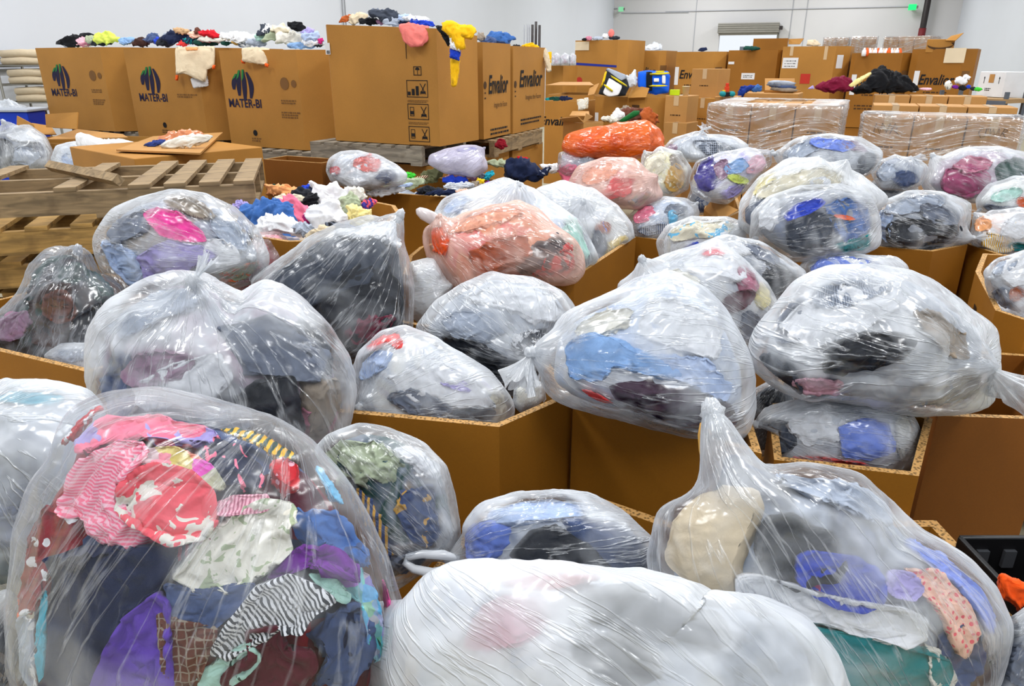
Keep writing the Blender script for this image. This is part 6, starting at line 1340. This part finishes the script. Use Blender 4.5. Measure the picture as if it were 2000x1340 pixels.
G2 = wrapped('clear stretch wrap around the right pallet of cartons', 1688, 224, 6.3, 2001, 235, 5.8, 3, 1, .46, .5, glab='right wrapped pallet', op=.05)
G3 = wrapped('', 1706, 203, 6.95, 1990, 213, 6.5, 3, 1, .42, .5, wrapit=False, glab='unwrapped cartons behind the right pallet')
G4 = wrapped('', 1708, 185, 7.8, 1930, 190, 7.4, 3, 1, .42, .4, wrapit=False, glab='last cartons behind the right pallet')
for g, t_ in ((G1[0], None), (G1[1], None), (G1[2], None)):
    small_print(g['face'], g['root'], g['face']['w'] * .5, .2, .14, 1, INKB, .016, .03)
for g in G2: small_print(g['face'], g['root'], g['face']['w'] * .5, .2, .14, 1, INKB, .014, .03)
def scribble(g, pts, s): 
    mb = MB(); f = g['face']; mb.tube([f['o'] + f['x'] * (f['w'] * .5 + x * s) + np.array([0, 0, f['h'] * .76 + y * s]) + f['n'] * .004 for x, y in pts], .003, 5); mb.build('marker_writing', INKB, g['root'])
scribble(G2[0], [(-1, -.4), (-.9, .5), (-.5, -.4), (-.4, .5), (-.2, .2), (0, -.3), (.2, .5), (.4, 0), (.3, -.4), (.6, .5), (.8, .1), (.6, -.1), (1, -.4)], .1)
scribble(G2[2], [(-.8, .4), (-1, 0), (-.8, -.4), (-.5, -.3), (-.5, .3), (-.2, .3), (-.2, -.2), (0, .3), (.2, -.3), (.4, .4), (.5, -.4), (.8, .4), (1, .2), (.7, 0), (1, -.4)], .1)
wrapped('stretch wrap around the far cartons behind the red square box', 1610, 74, 16.6, 1658, 74, 16.4, 2, 1, .8, .6, glab='far wrapped cartons on the left')
wrapped('stretch wrap around the far cartons behind the black jacket box', 1664, 72, 16.2, 1714, 72, 16.0, 2, 1, .8, .45, glab='far wrapped cartons in the middle')
wrapped('stretch wrap around the far cartons next to the right wall', 1728, 72, 14.9, 1818, 72, 14.3, 3, 1, .8, .6, glab='far wrapped cartons near the right wall')

# cartons and open boxes of the middle ground
C1 = carton('small upright carton with torn tape, on top of its stack', Pd(1352, 135, 9.2), Pd(1404, 134, 8.95), .4, .3); C1b = carton('carton below the small upright carton', Pd(1349, 191, 9.15), Pd(1398, 192, 8.9), .95, .34, KRAFT)
C2 = carton('carton carrying the lime green packet and the paper cup', Pd(1300, 187, 8.2), Pd(1344, 187, 8.05), .36, .32); C2b = carton('carton at the bottom of the packet and cup stack', Pd(1297, 239, 8.2), Pd(1342, 240, 8.05), .9, .34); C3 = carton('low carton with the toy standing on it', Pd(1396, 188, 8.9), Pd(1440, 190, 8.8), 1.2, .4)
for g, y in ((C1, .2), (C1b, .7), (C2, .15)): small_print(g['face'], g['root'], g['face']['w'] * .5, y, .12, 1, INKB, .012, .03)
OB = backbox('wide open box with raised flaps beyond the far slanted-print box', 1070, 186, 9.6, 1160, 185, 9.4, 1.0, .9, low=False); 
flap(OB, 'flap', [Pd(1066, 166, 10.2), Pd(1160, 166, 10.0), Pd(1152, 160, 10.3), Pd(1094, 160, 10.4)]); flap(OB, 'flap', [Pd(1148, 186, 9.5), Pd(1160, 184, 9.4), Pd(1170, 162, 10.0), Pd(1152, 170, 10.1)], KRAFT)
VB = backbox('open box with a partly hidden slanted word, small dark clothes inside', 1064, 197, 8.8, 1134, 198, 8.6, 1.0, .6, low=False)
lettering(VB['face'], VB['root'], 'printed_name', 'Envalior', .16, .76, .14, INK, shear=.22, width=.46, bold=.003)
pile('in the open box with the partly hidden word', [('dark green', N_, 1085, 193, 12, 4, 0), ('navy', N_, 1104, 192, 12, 4, 0), ('teal', N_, 1072, 194, 8, 3, 0)], depth=9.0)
hung('pale printed paper bag hanging on the open box with the partly hidden word', [(1127, 195), (1149, 191), (1148, 212), (1129, 216)], 8.5, cloth('off-white', 'printed', 'beige'), 'paper_bag', 'bag')
SB = backbox('small open carton with four flaps up', 1100, 238, 7.4, 1140, 240, 7.2, 1.0, .3, low=False, mat=KRAFT_PALE)
for q in ([Pd(1100, 238, 7.4), Pd(1140, 240, 7.2), Pd(1128, 228, 7.15), Pd(1092, 232, 7.3)], [Pd(1140, 240, 7.2), Pd(1152, 232, 7.5), Pd(1158, 228, 7.4), Pd(1145, 222, 7.25)], [Pd(1112, 226, 7.75), Pd(1152, 226, 7.6), Pd(1150, 217, 7.75), Pd(1118, 217, 7.8)]): flap(SB, 'flap', q)
GB = backbox('open box in the middle distance with the two cooler bags on it', 1163, 188, 8.7, 1260, 190, 8.3, 1.1, .9, 0, .2, low=False)
f = GB['face']; decal(f, GB['root'], 'white_label', [rect(.03, .8, .05, .22)], PAPER); decal(f, GB['root'], 'printed_block', [rect(f['w'] * .83, 1.0, .1, .03)], INKB); small_print(f, GB['root'], f['w'] * .4, .82, .3, 1, INKP, .03)
flap(GB, 'flap', [Pd(1226, 191, 8.35), Pd(1262, 190, 8.25), Pd(1268, 172, 8.3), Pd(1236, 166, 8.5)], KRAFT)
B9 = backbox('brown box behind the wide open box', 1066, 128, 11.6, 1100, 128, 11.5, 1.0, .8); R1b = None
# cooler bags
def tote(label, poly, depth, main, bands, cat='bag', D=.55):
    s = Soft(poly, depth=depth, D=D, smooth=.008); Q, f = s.body(4); Q = Q - vnormals(Q, f) * (folds((Q - s.C) / s.mean, depth) * s.mean * .08)[:, None]
    o = mesh_obj('cooler_bag', Q, f, main, np.array([s.C[0], s.C[1], Q[:, 2].min()])); tag(o, label, cat)
    for nm, pl, m_, dd in bands: hung('', pl, depth - s.front(*np.array(pl).mean(0)) * .93 - dd, m_, nm, parent=o, thick=.012, amp=.05, n=3)
    return o
YEL = cloth('lime green', rgb=(226, 206, 24)); 
tote('yellow and black cooler bag with a white panel, tipped over', [(1168, 184), (1174, 168), (1182, 140), (1186, 133), (1205, 138), (1224, 150), (1230, 170), (1222, 188), (1190, 190)], 8.35, cloth('charcoal'), [('yellow_side', [(1166, 183), (1174, 168), (1182, 138), (1191, 143), (1178, 168)], cloth('yellow'), .0), ('white_panel', [(1177, 182), (1190, 152), (1216, 168), (1208, 186), (1188, 189)], cloth('white'), .01), ('yellow_strap', [(1190, 148), (1193, 146), (1227, 168), (1225, 171)], YEL, .03), ('yellow_strap', [(1178, 166), (1181, 164), (1198, 177), (1196, 180)], YEL, .03), ('rim', [(1182, 136), (1186, 132), (1222, 146), (1226, 152), (1212, 158), (1194, 144)], cloth('light grey'), .005)])
tote('bright blue cooler bag with yellow straps beside the tipped yellow one', [(1245, 172), (1245, 140), (1262, 137), (1306, 138), (1310, 150), (1306, 182), (1280, 186), (1262, 180)], 8.45, cloth('royal blue', rgb=(20, 96, 226)), [('black_panel', [(1262, 140), (1274, 140), (1274, 178), (1262, 176)], cloth('black'), .005), ('yellow_strap', [(1266, 143), (1309, 141), (1309, 145), (1267, 147)], YEL, .03), ('yellow_strap', [(1267, 166), (1306, 166), (1306, 169), (1267, 170)], YEL, .03), ('white_patch', [(1277, 153), (1287, 153), (1287, 160), (1277, 160)], cloth('white'), .02), ('white_label', [(1293, 147), (1300, 147), (1300, 164), (1293, 164)], PAPER, .02), ('handle', [(1280, 139), (1298, 138), (1298, 141), (1280, 142)], YEL, .03)])
soft_thing('plastic_bag', 'small white plastic bag between the two cooler bags', 'bag', [(1208, 165), (1212, 150), (1232, 146), (1240, 134), (1245, 145), (1243, 165), (1228, 172)], 8.4, .5, film(.6), amp=.25)
# loose things in front of the middle box
pile('in front of the box with the cooler bags', [('brown', N_, 1245, 224, 34, 14, -10, {'d': 7.9}), ('rust', N_, 1268, 228, 20, 13, -30, {'d': 7.8}), ('white', N_, 1207, 226, 12, 12, 40, {'d': 7.85}), ('taupe', N_, 1222, 216, 12, 8, 0, {'d': 8.0}), ('off-white', N_, 1192, 232, 14, 6, 0, {'d': 7.8})])
hung('green gift box with a red ribbon end lying on the brown clothes', [(1208, 236), (1238, 216), (1250, 216), (1248, 224), (1216, 241)], 7.55, cloth('dark green', rgb=(20, 92, 40)), 'gift_box', 'box', thick=.05, amp=.02)
soft_thing('red_strap', 'dark red straps hanging from the pallet under the slanted-print boxes', 'strap', [(966, 282), (975, 270), (985, 272), (992, 285), (980, 292), (968, 288)], 5.95, .4, cloth('dark red'), amp=.3)
# small things standing on the middle cartons
def lathe(name, prof, c, mat, parent=None, n=20):
    mb = MB(); vs = [(c[0] + r * math.cos(2 * math.pi * k / n), c[1] + r * math.sin(2 * math.pi * k / n), c[2] + z) for r, z in prof for k in range(n)]
    mb.add(vs, [(i * n + k, i * n + (k + 1) % n, (i + 1) * n + (k + 1) % n, (i + 1) * n + k) for i in range(len(prof) - 1) for k in range(n)]); return mb.build(name, mat, parent, smooth=True)
P = Pd(1339, 184, 8.2); P[2] = C2['rim']; o = lathe('paper_cup', [(0, .0), (.03, 0), (.043, .1), (.045, .1), (.038, .09), (.0, .01)], P, plain('cream_cup', (236, 222, 190))); tag(o, 'cream paper cup on the carton beside the lime green packet', 'cup')
P = Pd(1318, 182, 8.2); mb = MB(); mb.box((P[0], P[1], C2['rim'] + .032), (.11, .06, .06), -.3); o = mb.build('packet', plain('lime_green_packet', (190, 216, 20)), bevel=.004); tag(o, 'small lime green packet on a carton left of the paper cup', 'packet')
P = Pd(1420, 186, 8.8); t = empty('toy_vehicle', (P[0], P[1], C3['rim'])); tag(t, 'small colourful toy vehicle on the low carton', 'toy')
for nm, dx, dz, s_, col in (('black_base', 0, .03, (.12, .06, .05), (24, 26, 30)), ('orange_top', -.01, .09, (.05, .05, .06), (226, 70, 30)), ('red_knob', -.01, .14, (.035, .035, .04), (220, 60, 30)), ('yellow_side', -.045, .065, (.03, .05, .03), (236, 190, 40))):
    mb = MB(); mb.box((P[0] + dx, P[1], C3['rim'] + dz), s_); mb.build(nm, plain('toy_' + nm, col), t, bevel=.006)
for dx in (-.06, .055):
    mb = MB(); mb.tube([(P[0] + dx, P[1] - .045, C3['rim'] + .035), (P[0] + dx, P[1] + .03, C3['rim'] + .035)], .032, 14); mb.build('wheel', plain('toy_teal', (30, 150, 160)), t, smooth=True)
# clothes lying on the wrapped cartons
d1 = 7.9
soft_thing('garment', 'large black jacket heaped on the cartons behind the left wrapped pallet', 'clothing', [(1656, 180), (1690, 160), (1700, 140), (1722, 128), (1740, 140), (1778, 146), (1790, 168), (1796, 178), (1720, 182)], d1, .5, cloth('black'), amp=.2, n=5)
soft_thing('garment', 'burgundy garment left of the black jacket', 'clothing', [(1588, 172), (1610, 160), (1650, 146), (1664, 158), (1668, 178), (1620, 180)], d1, .5, cloth('burgundy'), amp=.25)
soft_thing('garment', 'cream roll lying against the black jacket', 'clothing', [(1657, 166), (1670, 156), (1700, 140), (1704, 144), (1680, 162), (1662, 172)], d1 - .2, .5, cloth('pale yellow'), amp=.12)
soft_thing('garment', 'pale lilac cloth at the left end of the burgundy garment', 'clothing', [(1576, 174), (1588, 166), (1592, 174)], d1, .5, cloth('lavender'), amp=.2, n=3)
soft_thing('garment', 'royal blue garment by the small toy', 'clothing', [(1436, 192), (1446, 170), (1470, 164), (1480, 168), (1462, 178), (1446, 194)], 9.3, .5, cloth('royal blue', rgb=(30, 56, 140)), amp=.25)
soft_thing('garment', 'slate blue garment right of the royal blue one', 'clothing', [(1466, 176), (1480, 164), (1488, 168), (1488, 178), (1472, 180)], 9.3, .5, cloth('denim blue'), amp=.25)
KB = backbox('small open carton holding folded grey blankets', 1492, 179, 9.4, 1550, 177, 9.2, .26, .4, low=False)
flap(KB, 'flap', [Pd(1494, 176, 9.75), Pd(1552, 174, 9.55), Pd(1552, 153, 9.6), Pd(1494, 153, 9.8)])
carton('wide carton under the small open carton of blankets', Pd(1446, 184, 9.3), Pd(1560, 181, 9.0), 1.45, .6, tape=False)
for k, (col, yy) in enumerate((('grey', 166), ('light grey', 162), ('slate blue', 169), ('taupe', 175))):
    soft_thing('blanket', ['mid grey folded blanket', 'pale grey folded blanket', 'slate grey folded blanket', 'tan folded blanket'][k] + ' stacked in the small open carton', 'blanket', ell(1525 + k * 2, yy, 31, 5, -3, k, .04), 9.2, .6, cloth(col), amp=.1, n=3, group='folded blankets')
# things on and behind the far rows
soft_thing('plastic_bag', 'white plastic bag on top of the far box with the slanted word', 'bag', [(1246, 98), (1262, 90), (1280, 82), (1292, 86), (1294, 97), (1270, 100)], 13.2, .6, film(.75), amp=.3)
soft_thing('cap', 'dark blue cap standing on the far box behind the small carton', 'cap', [(1362, 99), (1368, 93), (1380, 92), (1382, 98), (1372, 101)], 12.6, .7, cloth('navy'), amp=.1, n=3)
soft_thing('garment', 'dark green folded fabric on the ochre box', 'clothing', [(1450, 97), (1456, 90), (1480, 91), (1490, 96), (1470, 99)], 12.0, .6, cloth('dark green'), amp=.3, n=3)
soft_thing('paper_bag', 'crumpled cream paper on the box with the red square', 'paper', [(1572, 90), (1578, 78), (1592, 77), (1606, 86), (1600, 91)], 11.6, .6, cloth('beige'), amp=.3, n=3)
for k, (x, y, rx, ry, col, lb) in enumerate(((1150, 75, 7, 5, 'dusty pink', 'dusty pink bundle'), (1168, 75, 12, 4, 'light grey', 'grey bundle'), (1194, 66, 6, 9, 'magenta', 'upright pink bundle'), (1200, 74, 12, 4, 'charcoal', 'black bundle'), (1142, 77, 6, 3, 'black', 'small black bundle'), (1182, 70, 6, 5, 'white', 'white bundle'))):
    soft_thing('garment', lb + ' on the box with the blue strap', 'clothing', ell(x, y, rx, ry, 0, k), 12.4, .7, cloth(col if col != 'magenta' else 'salmon pink'), amp=.3, n=3)
rnd = random.Random(4)
BOT = [('white', 'white bottle'), ('orange', 'orange bottle')]
for k in range(14):
    x = 1688 + k * 5.4; y = 101 - rnd.uniform(0, 5); P = Pd(x, y, 11.15 + rnd.uniform(-.2, .3)); col = ['white', 'orange', 'white', 'peach'][k % 4]
    o = lathe('bottle', [(0, 0), (.03, 0), (.034, .03), (.03, .08), (.014, .1), (.014, .12), (0, .12)], (P[0], P[1], R6['rim'] - .045), plain('plastic_' + col, PAL[col]), n=10)
    tag(o, ['white', 'orange', 'white', 'peach'][k % 4] + ' bottle among those heaped in the far box behind the black jacket', 'bottle', col + ' bottles in the far box')
# clear bags of goods beyond the stack, dark poles against the wall
for k, (x, w_) in enumerate(((1086, 9), (1103, 10), (1118, 7))):
    s, o = bag('%s clear bag of mixed goods on the far boxes by the left wall' % ['first', 'second', 'third'][k], 'the %s clear goods bag' % ['first', 'second', 'third'][k], [(x - w_, 128), (x - w_, 110), (x, 103), (x + w_, 108), (x + w_, 128)], depth=11.3, op=.3, core=('white', 'light grey', 'dusty pink', 'teal'), n=4, wr=1.2, corescale=14.0)
soft_thing('garment', 'yellow cloth beyond the far slanted-print box', 'clothing', [(1070, 102), (1078, 100), (1077, 126), (1071, 128)], 9.5, .6, cloth('golden yellow'), n=3)
mb = MB()
PX = [(1024, 48, 'pale'), (1030, 48, 'pale'), (1034, 48, 'pale'), (1040, 48, 'dark'), (1047, 42, 'dark'), (1054, 49, 'dark')]
for k, (x, y, c_) in enumerate(PX):
    P = Pd(x, y, 11.0); q = Pd(x, 110, 11.0); mb = MB(); mb.tube([(P[0], P[1], 0), (P[0], P[1], P[2])], .02 if c_ == 'dark' else .009, 8)
    o = mb.build('upright_pole', DARK if c_ == 'dark' else GREYPIPE, smooth=True); tag(o, ['first thin pale pole from the left', 'second thin pale pole from the left', 'third thin pale pole from the left', 'first dark pole next to the pale ones', 'tallest dark pole', 'last dark pole on the right'][k] + ' behind the stacked boxes', 'pole')
# ------------------------------------------------------------------ right wall corner: white carton, shelf, toys
WB = carton('white carton with printed up arrows by the right wall', Pd(1916, 138, 9.2), Pd(1966, 142, 8.8), .3, .35, plain('white_carton', (226, 228, 232)), tape=False)
f = WB['face']; decal(f, WB['root'], 'tan_tape', [rect(f['w'] * .5, .22, f['w'] * .2, .1)], KRAFT_PALE)
for xx in (.22, .8): decal(f, WB['root'], 'up_arrow', [rect(f['w'] * xx, .19, .008, .06), [(f['w'] * xx - .014, .22), (f['w'] * xx + .014, .22), (f['w'] * xx, .245)]], INK)
small_print(f, WB['root'], f['w'] * .42, .1, .1, 2, INK, .01, .02)
mb = MB(); z_ = WB['z0'] - .005; a, b = Pd(1835, 182, 9.3), Pd(1972, 186, 8.6); d = (b - a)[:2]; L = np.linalg.norm(d); d /= L; n_ = np.array([-d[1], d[0]])
sh = empty('metal_shelf', (*(a[:2] + d * L / 2), 0)); tag(sh, 'low grey metal shelf by the right wall carrying the white carton', 'shelf')
mb.prism([a[:2] - n_ * .05, b[:2] - n_ * .05, b[:2] + n_ * .45, a[:2] + n_ * .45], z_ - .05, z_); mb.build('shelf_board', plain('plywood', (170, 136, 92)), sh)
mb = MB(); mb.box((*(a[:2] + d * L * .5 - n_ * .065), z_ - .07), (L, .03, .1), math.atan2(d[1], d[0])); mb.build('front_beam', plain('grey_shelf_beam', (92, 98, 108)), sh)
for q in (a[:2] + d * .03, b[:2] - d * .03, b[:2] - d * .03 + n_ * .42, a[:2] + d * .03 + n_ * .42):
    mb = MB(); mb.box((q[0], q[1], (z_ + .08) / 2), (.04, .04, z_ + .08)); mb.build('post', plain('grey_shelf_beam', (92, 98, 108)), sh)
for k, (x, y, rx, ry, col, lb) in enumerate(((1852, 166, 8, 9, 'off-white', 'white patterned packet'), (1878, 158, 14, 8, 'white', 'white plastic bag'), (1866, 170, 7, 4, 'purple', 'purple toy'), (1880, 172, 9, 5, 'black', 'black toy'), (1892, 169, 5, 4, 'royal blue', 'blue toy'), (1910, 174, 10, 4, 'bright green', 'green toy'), (1888, 151, 8, 6, 'white', 'topmost white plastic bag'), (1900, 173, 6, 4, 'charcoal', 'dark toy'), (1808, 174, 14, 3, 'pale pink', 'pale pink cloth'))):
    soft_thing('toy' if 'toy' in lb else ('plastic_bag' if 'bag' in lb else ('packet' if 'packet' in lb else 'garment')), lb + ' on the low shelf by the right wall', 'toy' if 'toy' in lb else 'bag' if 'bag' in lb else 'packet' if 'packet' in lb else 'clothing', ell(x, y, rx, ry, 0, k), 9.0, .7, cloth(col, 'printed' if 'pattern' in lb else None, 'charcoal'), amp=.25, n=3)
# ------------------------------------------------------------------ far left: wire shelf with rolled canvas, table with blue bins
ws = empty('wire_shelf', Pd(72, 230, 9.0)); ws.location.z = 0; tag(ws, 'grey wire shelf with rolled canvas by the left wall', 'shelf')
zz_ = [Pd(72, y, 9.2)[2] for y in (128, 165, 200)]
c0 = Pd(72, 150, 9.2); hx, hy = .32, .25
for sx in (-1, 1):
    for sy in (-1, 1):
        mb = MB(); mb.tube([(c0[0] + sx * hx, c0[1] + sy * hy, 0), (c0[0] + sx * hx, c0[1] + sy * hy, zz_[0] + .02)], .016, 8); mb.build('post', STEEL, ws, smooth=True)
for z_ in zz_:
    mb = MB()
    for k in range(9): mb.box((c0[0], c0[1] - hy + k * 2 * hy / 8, z_), (2 * hx, .012, .012))
    for sx in (-1, 1): mb.box((c0[0] + sx * hx, c0[1], z_), (.02, 2 * hy, .03))
    mb.build('wire_tier', STEEL, ws)
NM = ['topmost', 'second', 'third', 'fourth', 'fifth', 'sixth', 'seventh', 'eighth']
for t_, z_ in enumerate(zz_):
    for k in range(6):
        yy = c0[1] - .15 + .1 * (k % 3); zb = z_ + .05 + .085 * (k // 3)
        x0 = c0[0] - .28 + .04 * ((k * 5 + t_) % 3)
        mb = MB(); mb.tube([(x0, yy - .02, zb), (x0 + .25, yy, zb + .01), (x0 + .5, yy + .02, zb)], [.042, .048, .04], 12)
        o = mb.build('canvas_roll', cloth('beige'), smooth=True); tag(o, 'rolled cream canvas bundle on the %s tier of the wire shelf' % ['top', 'middle', 'lower'][t_], 'canvas roll', 'canvas rolls on the %s tier' % ['top', 'middle', 'lower'][t_])
a = Pd(0, 216, 7.4); tb = empty('folding_table', (a[0] - .2, a[1] + .1, 0)); tag(tb, 'grey folding table at the far left edge', 'table')
mb = MB(); mb.box((a[0] - .2, a[1] + .1, a[2]), (1.0, .6, .03)); mb.build('tabletop', plain('pale_grey_tabletop', (190, 194, 198)), tb)
for sx in (-.45, .45):
    for sy in (-.25, .25):
        mb = MB(); mb.tube([(a[0] - .2 + sx, a[1] + .1 + sy, 0), (a[0] - .2 + sx, a[1] + .1 + sy, a[2] - .015)], .015, 8); mb.build('leg', STEEL, tb, smooth=True)
b = Pd(28, 230, 7.1); mb = MB(); z1 = b[2] + .06; z0_ = z1 - .22
bn = empty('storage_bin', (b[0], b[1], 0)); tag(bn, 'blue plastic storage bin standing in front of the table at the far left', 'bin')
g = face((b[0] - .22, b[1] - .1), (b[0] + .2, b[1] - .1), 0, z1)
mb.prism([(b[0] - .22, b[1] - .1), (b[0] + .2, b[1] - .1), (b[0] + .2, b[1] + .2), (b[0] - .22, b[1] + .2)], 0.0, z1); mb.build('bin_body', plain('blue_plastic', (24, 60, 190), rough=.35), bn, bevel=.01)
mb = MB(); mb.prism([(b[0] - .24, b[1] - .12), (b[0] + .22, b[1] - .12), (b[0] + .22, b[1] + .22), (b[0] - .24, b[1] + .22)], z1 - .0, z1 + .025); mb.build('lid', plain('grey_bin_lid', (170, 176, 186)), bn, bevel=.006)
soft_thing('plastic_bag', 'heap of clear plastic on the folding table at the far left', 'bag', [(-20, 214), (-5, 200), (15, 192), (40, 204), (60, 214), (30, 218)], 7.45, .6, film(.4), amp=.3)
# ------------------------------------------------------------------ black crate at the right edge of the near floor
P = Pd(1960, 1090, 1.75); cr = empty('plastic_crate', (P[0] + .06, P[1] + .05, 0)); tag(cr, 'black plastic crate at the right edge with an orange cloth in it', 'crate')
BLK = plain('black_plastic', (18, 18, 20), rough=.4); X0, X1, Y0, Y1, zt_ = P[0] - .045, P[0] + .36, P[1] - .22, P[1] + .10, P[2] - .01
for nm, bx in (('back_wall', ((X0 + X1) / 2, Y1, zt_ / 2, X1 - X0, .015, zt_)), ('side_wall', (X0, (Y0 + Y1) / 2, zt_ / 2, .015, Y1 - Y0, zt_)), ('side_wall', (X1, (Y0 + Y1) / 2, zt_ / 2, .015, Y1 - Y0, zt_)), ('front_wall', ((X0 + X1) / 2, Y0, zt_ / 2, X1 - X0, .015, zt_)), ('base', ((X0 + X1) / 2, (Y0 + Y1) / 2, .01, X1 - X0, Y1 - Y0, .02))):
    mb = MB(); mb.box(bx[:3], bx[3:]); mb.build(nm, BLK, cr, bevel=.004)
for i in range(5):
    mb = MB(); mb.box((X0 + .06 + i * .07, Y1 - .012, zt_ - .06), (.03, .012, .05)); mb.build('grip_rib', plain('dark_grey_plastic', (60, 62, 66), rough=.4), cr)
soft_thing('garment', 'bright orange cloth in the black crate', 'clothing', [(1942, 1125), (1960, 1118), (2000, 1140), (2060, 1160), (2040, 1200), (1990, 1195), (1960, 1170)], 1.62, .5, cloth('orange', rgb=(240, 84, 20)), amp=.25)
# wicker-like loop by the neck of the bag with teal cloth, carton end in the box behind
mb = MB(); dd = BAGS['clear bag with a cardboard-brown block and teal cloth, right of the milky bag'][0].depth + .02
pts = [Pd(x, y, dd) for x, y in ((1376, 910), (1368, 880), (1366, 850), (1370, 828), (1378, 822), (1385, 835), (1388, 850))]
mb.tube(pts, .0035, 8); o = mb.build('string_loop', plain('tan_string', (200, 150, 70)), smooth=True); tag(o, 'tan string loop sticking up at the neck of the bag with teal cloth', 'string')
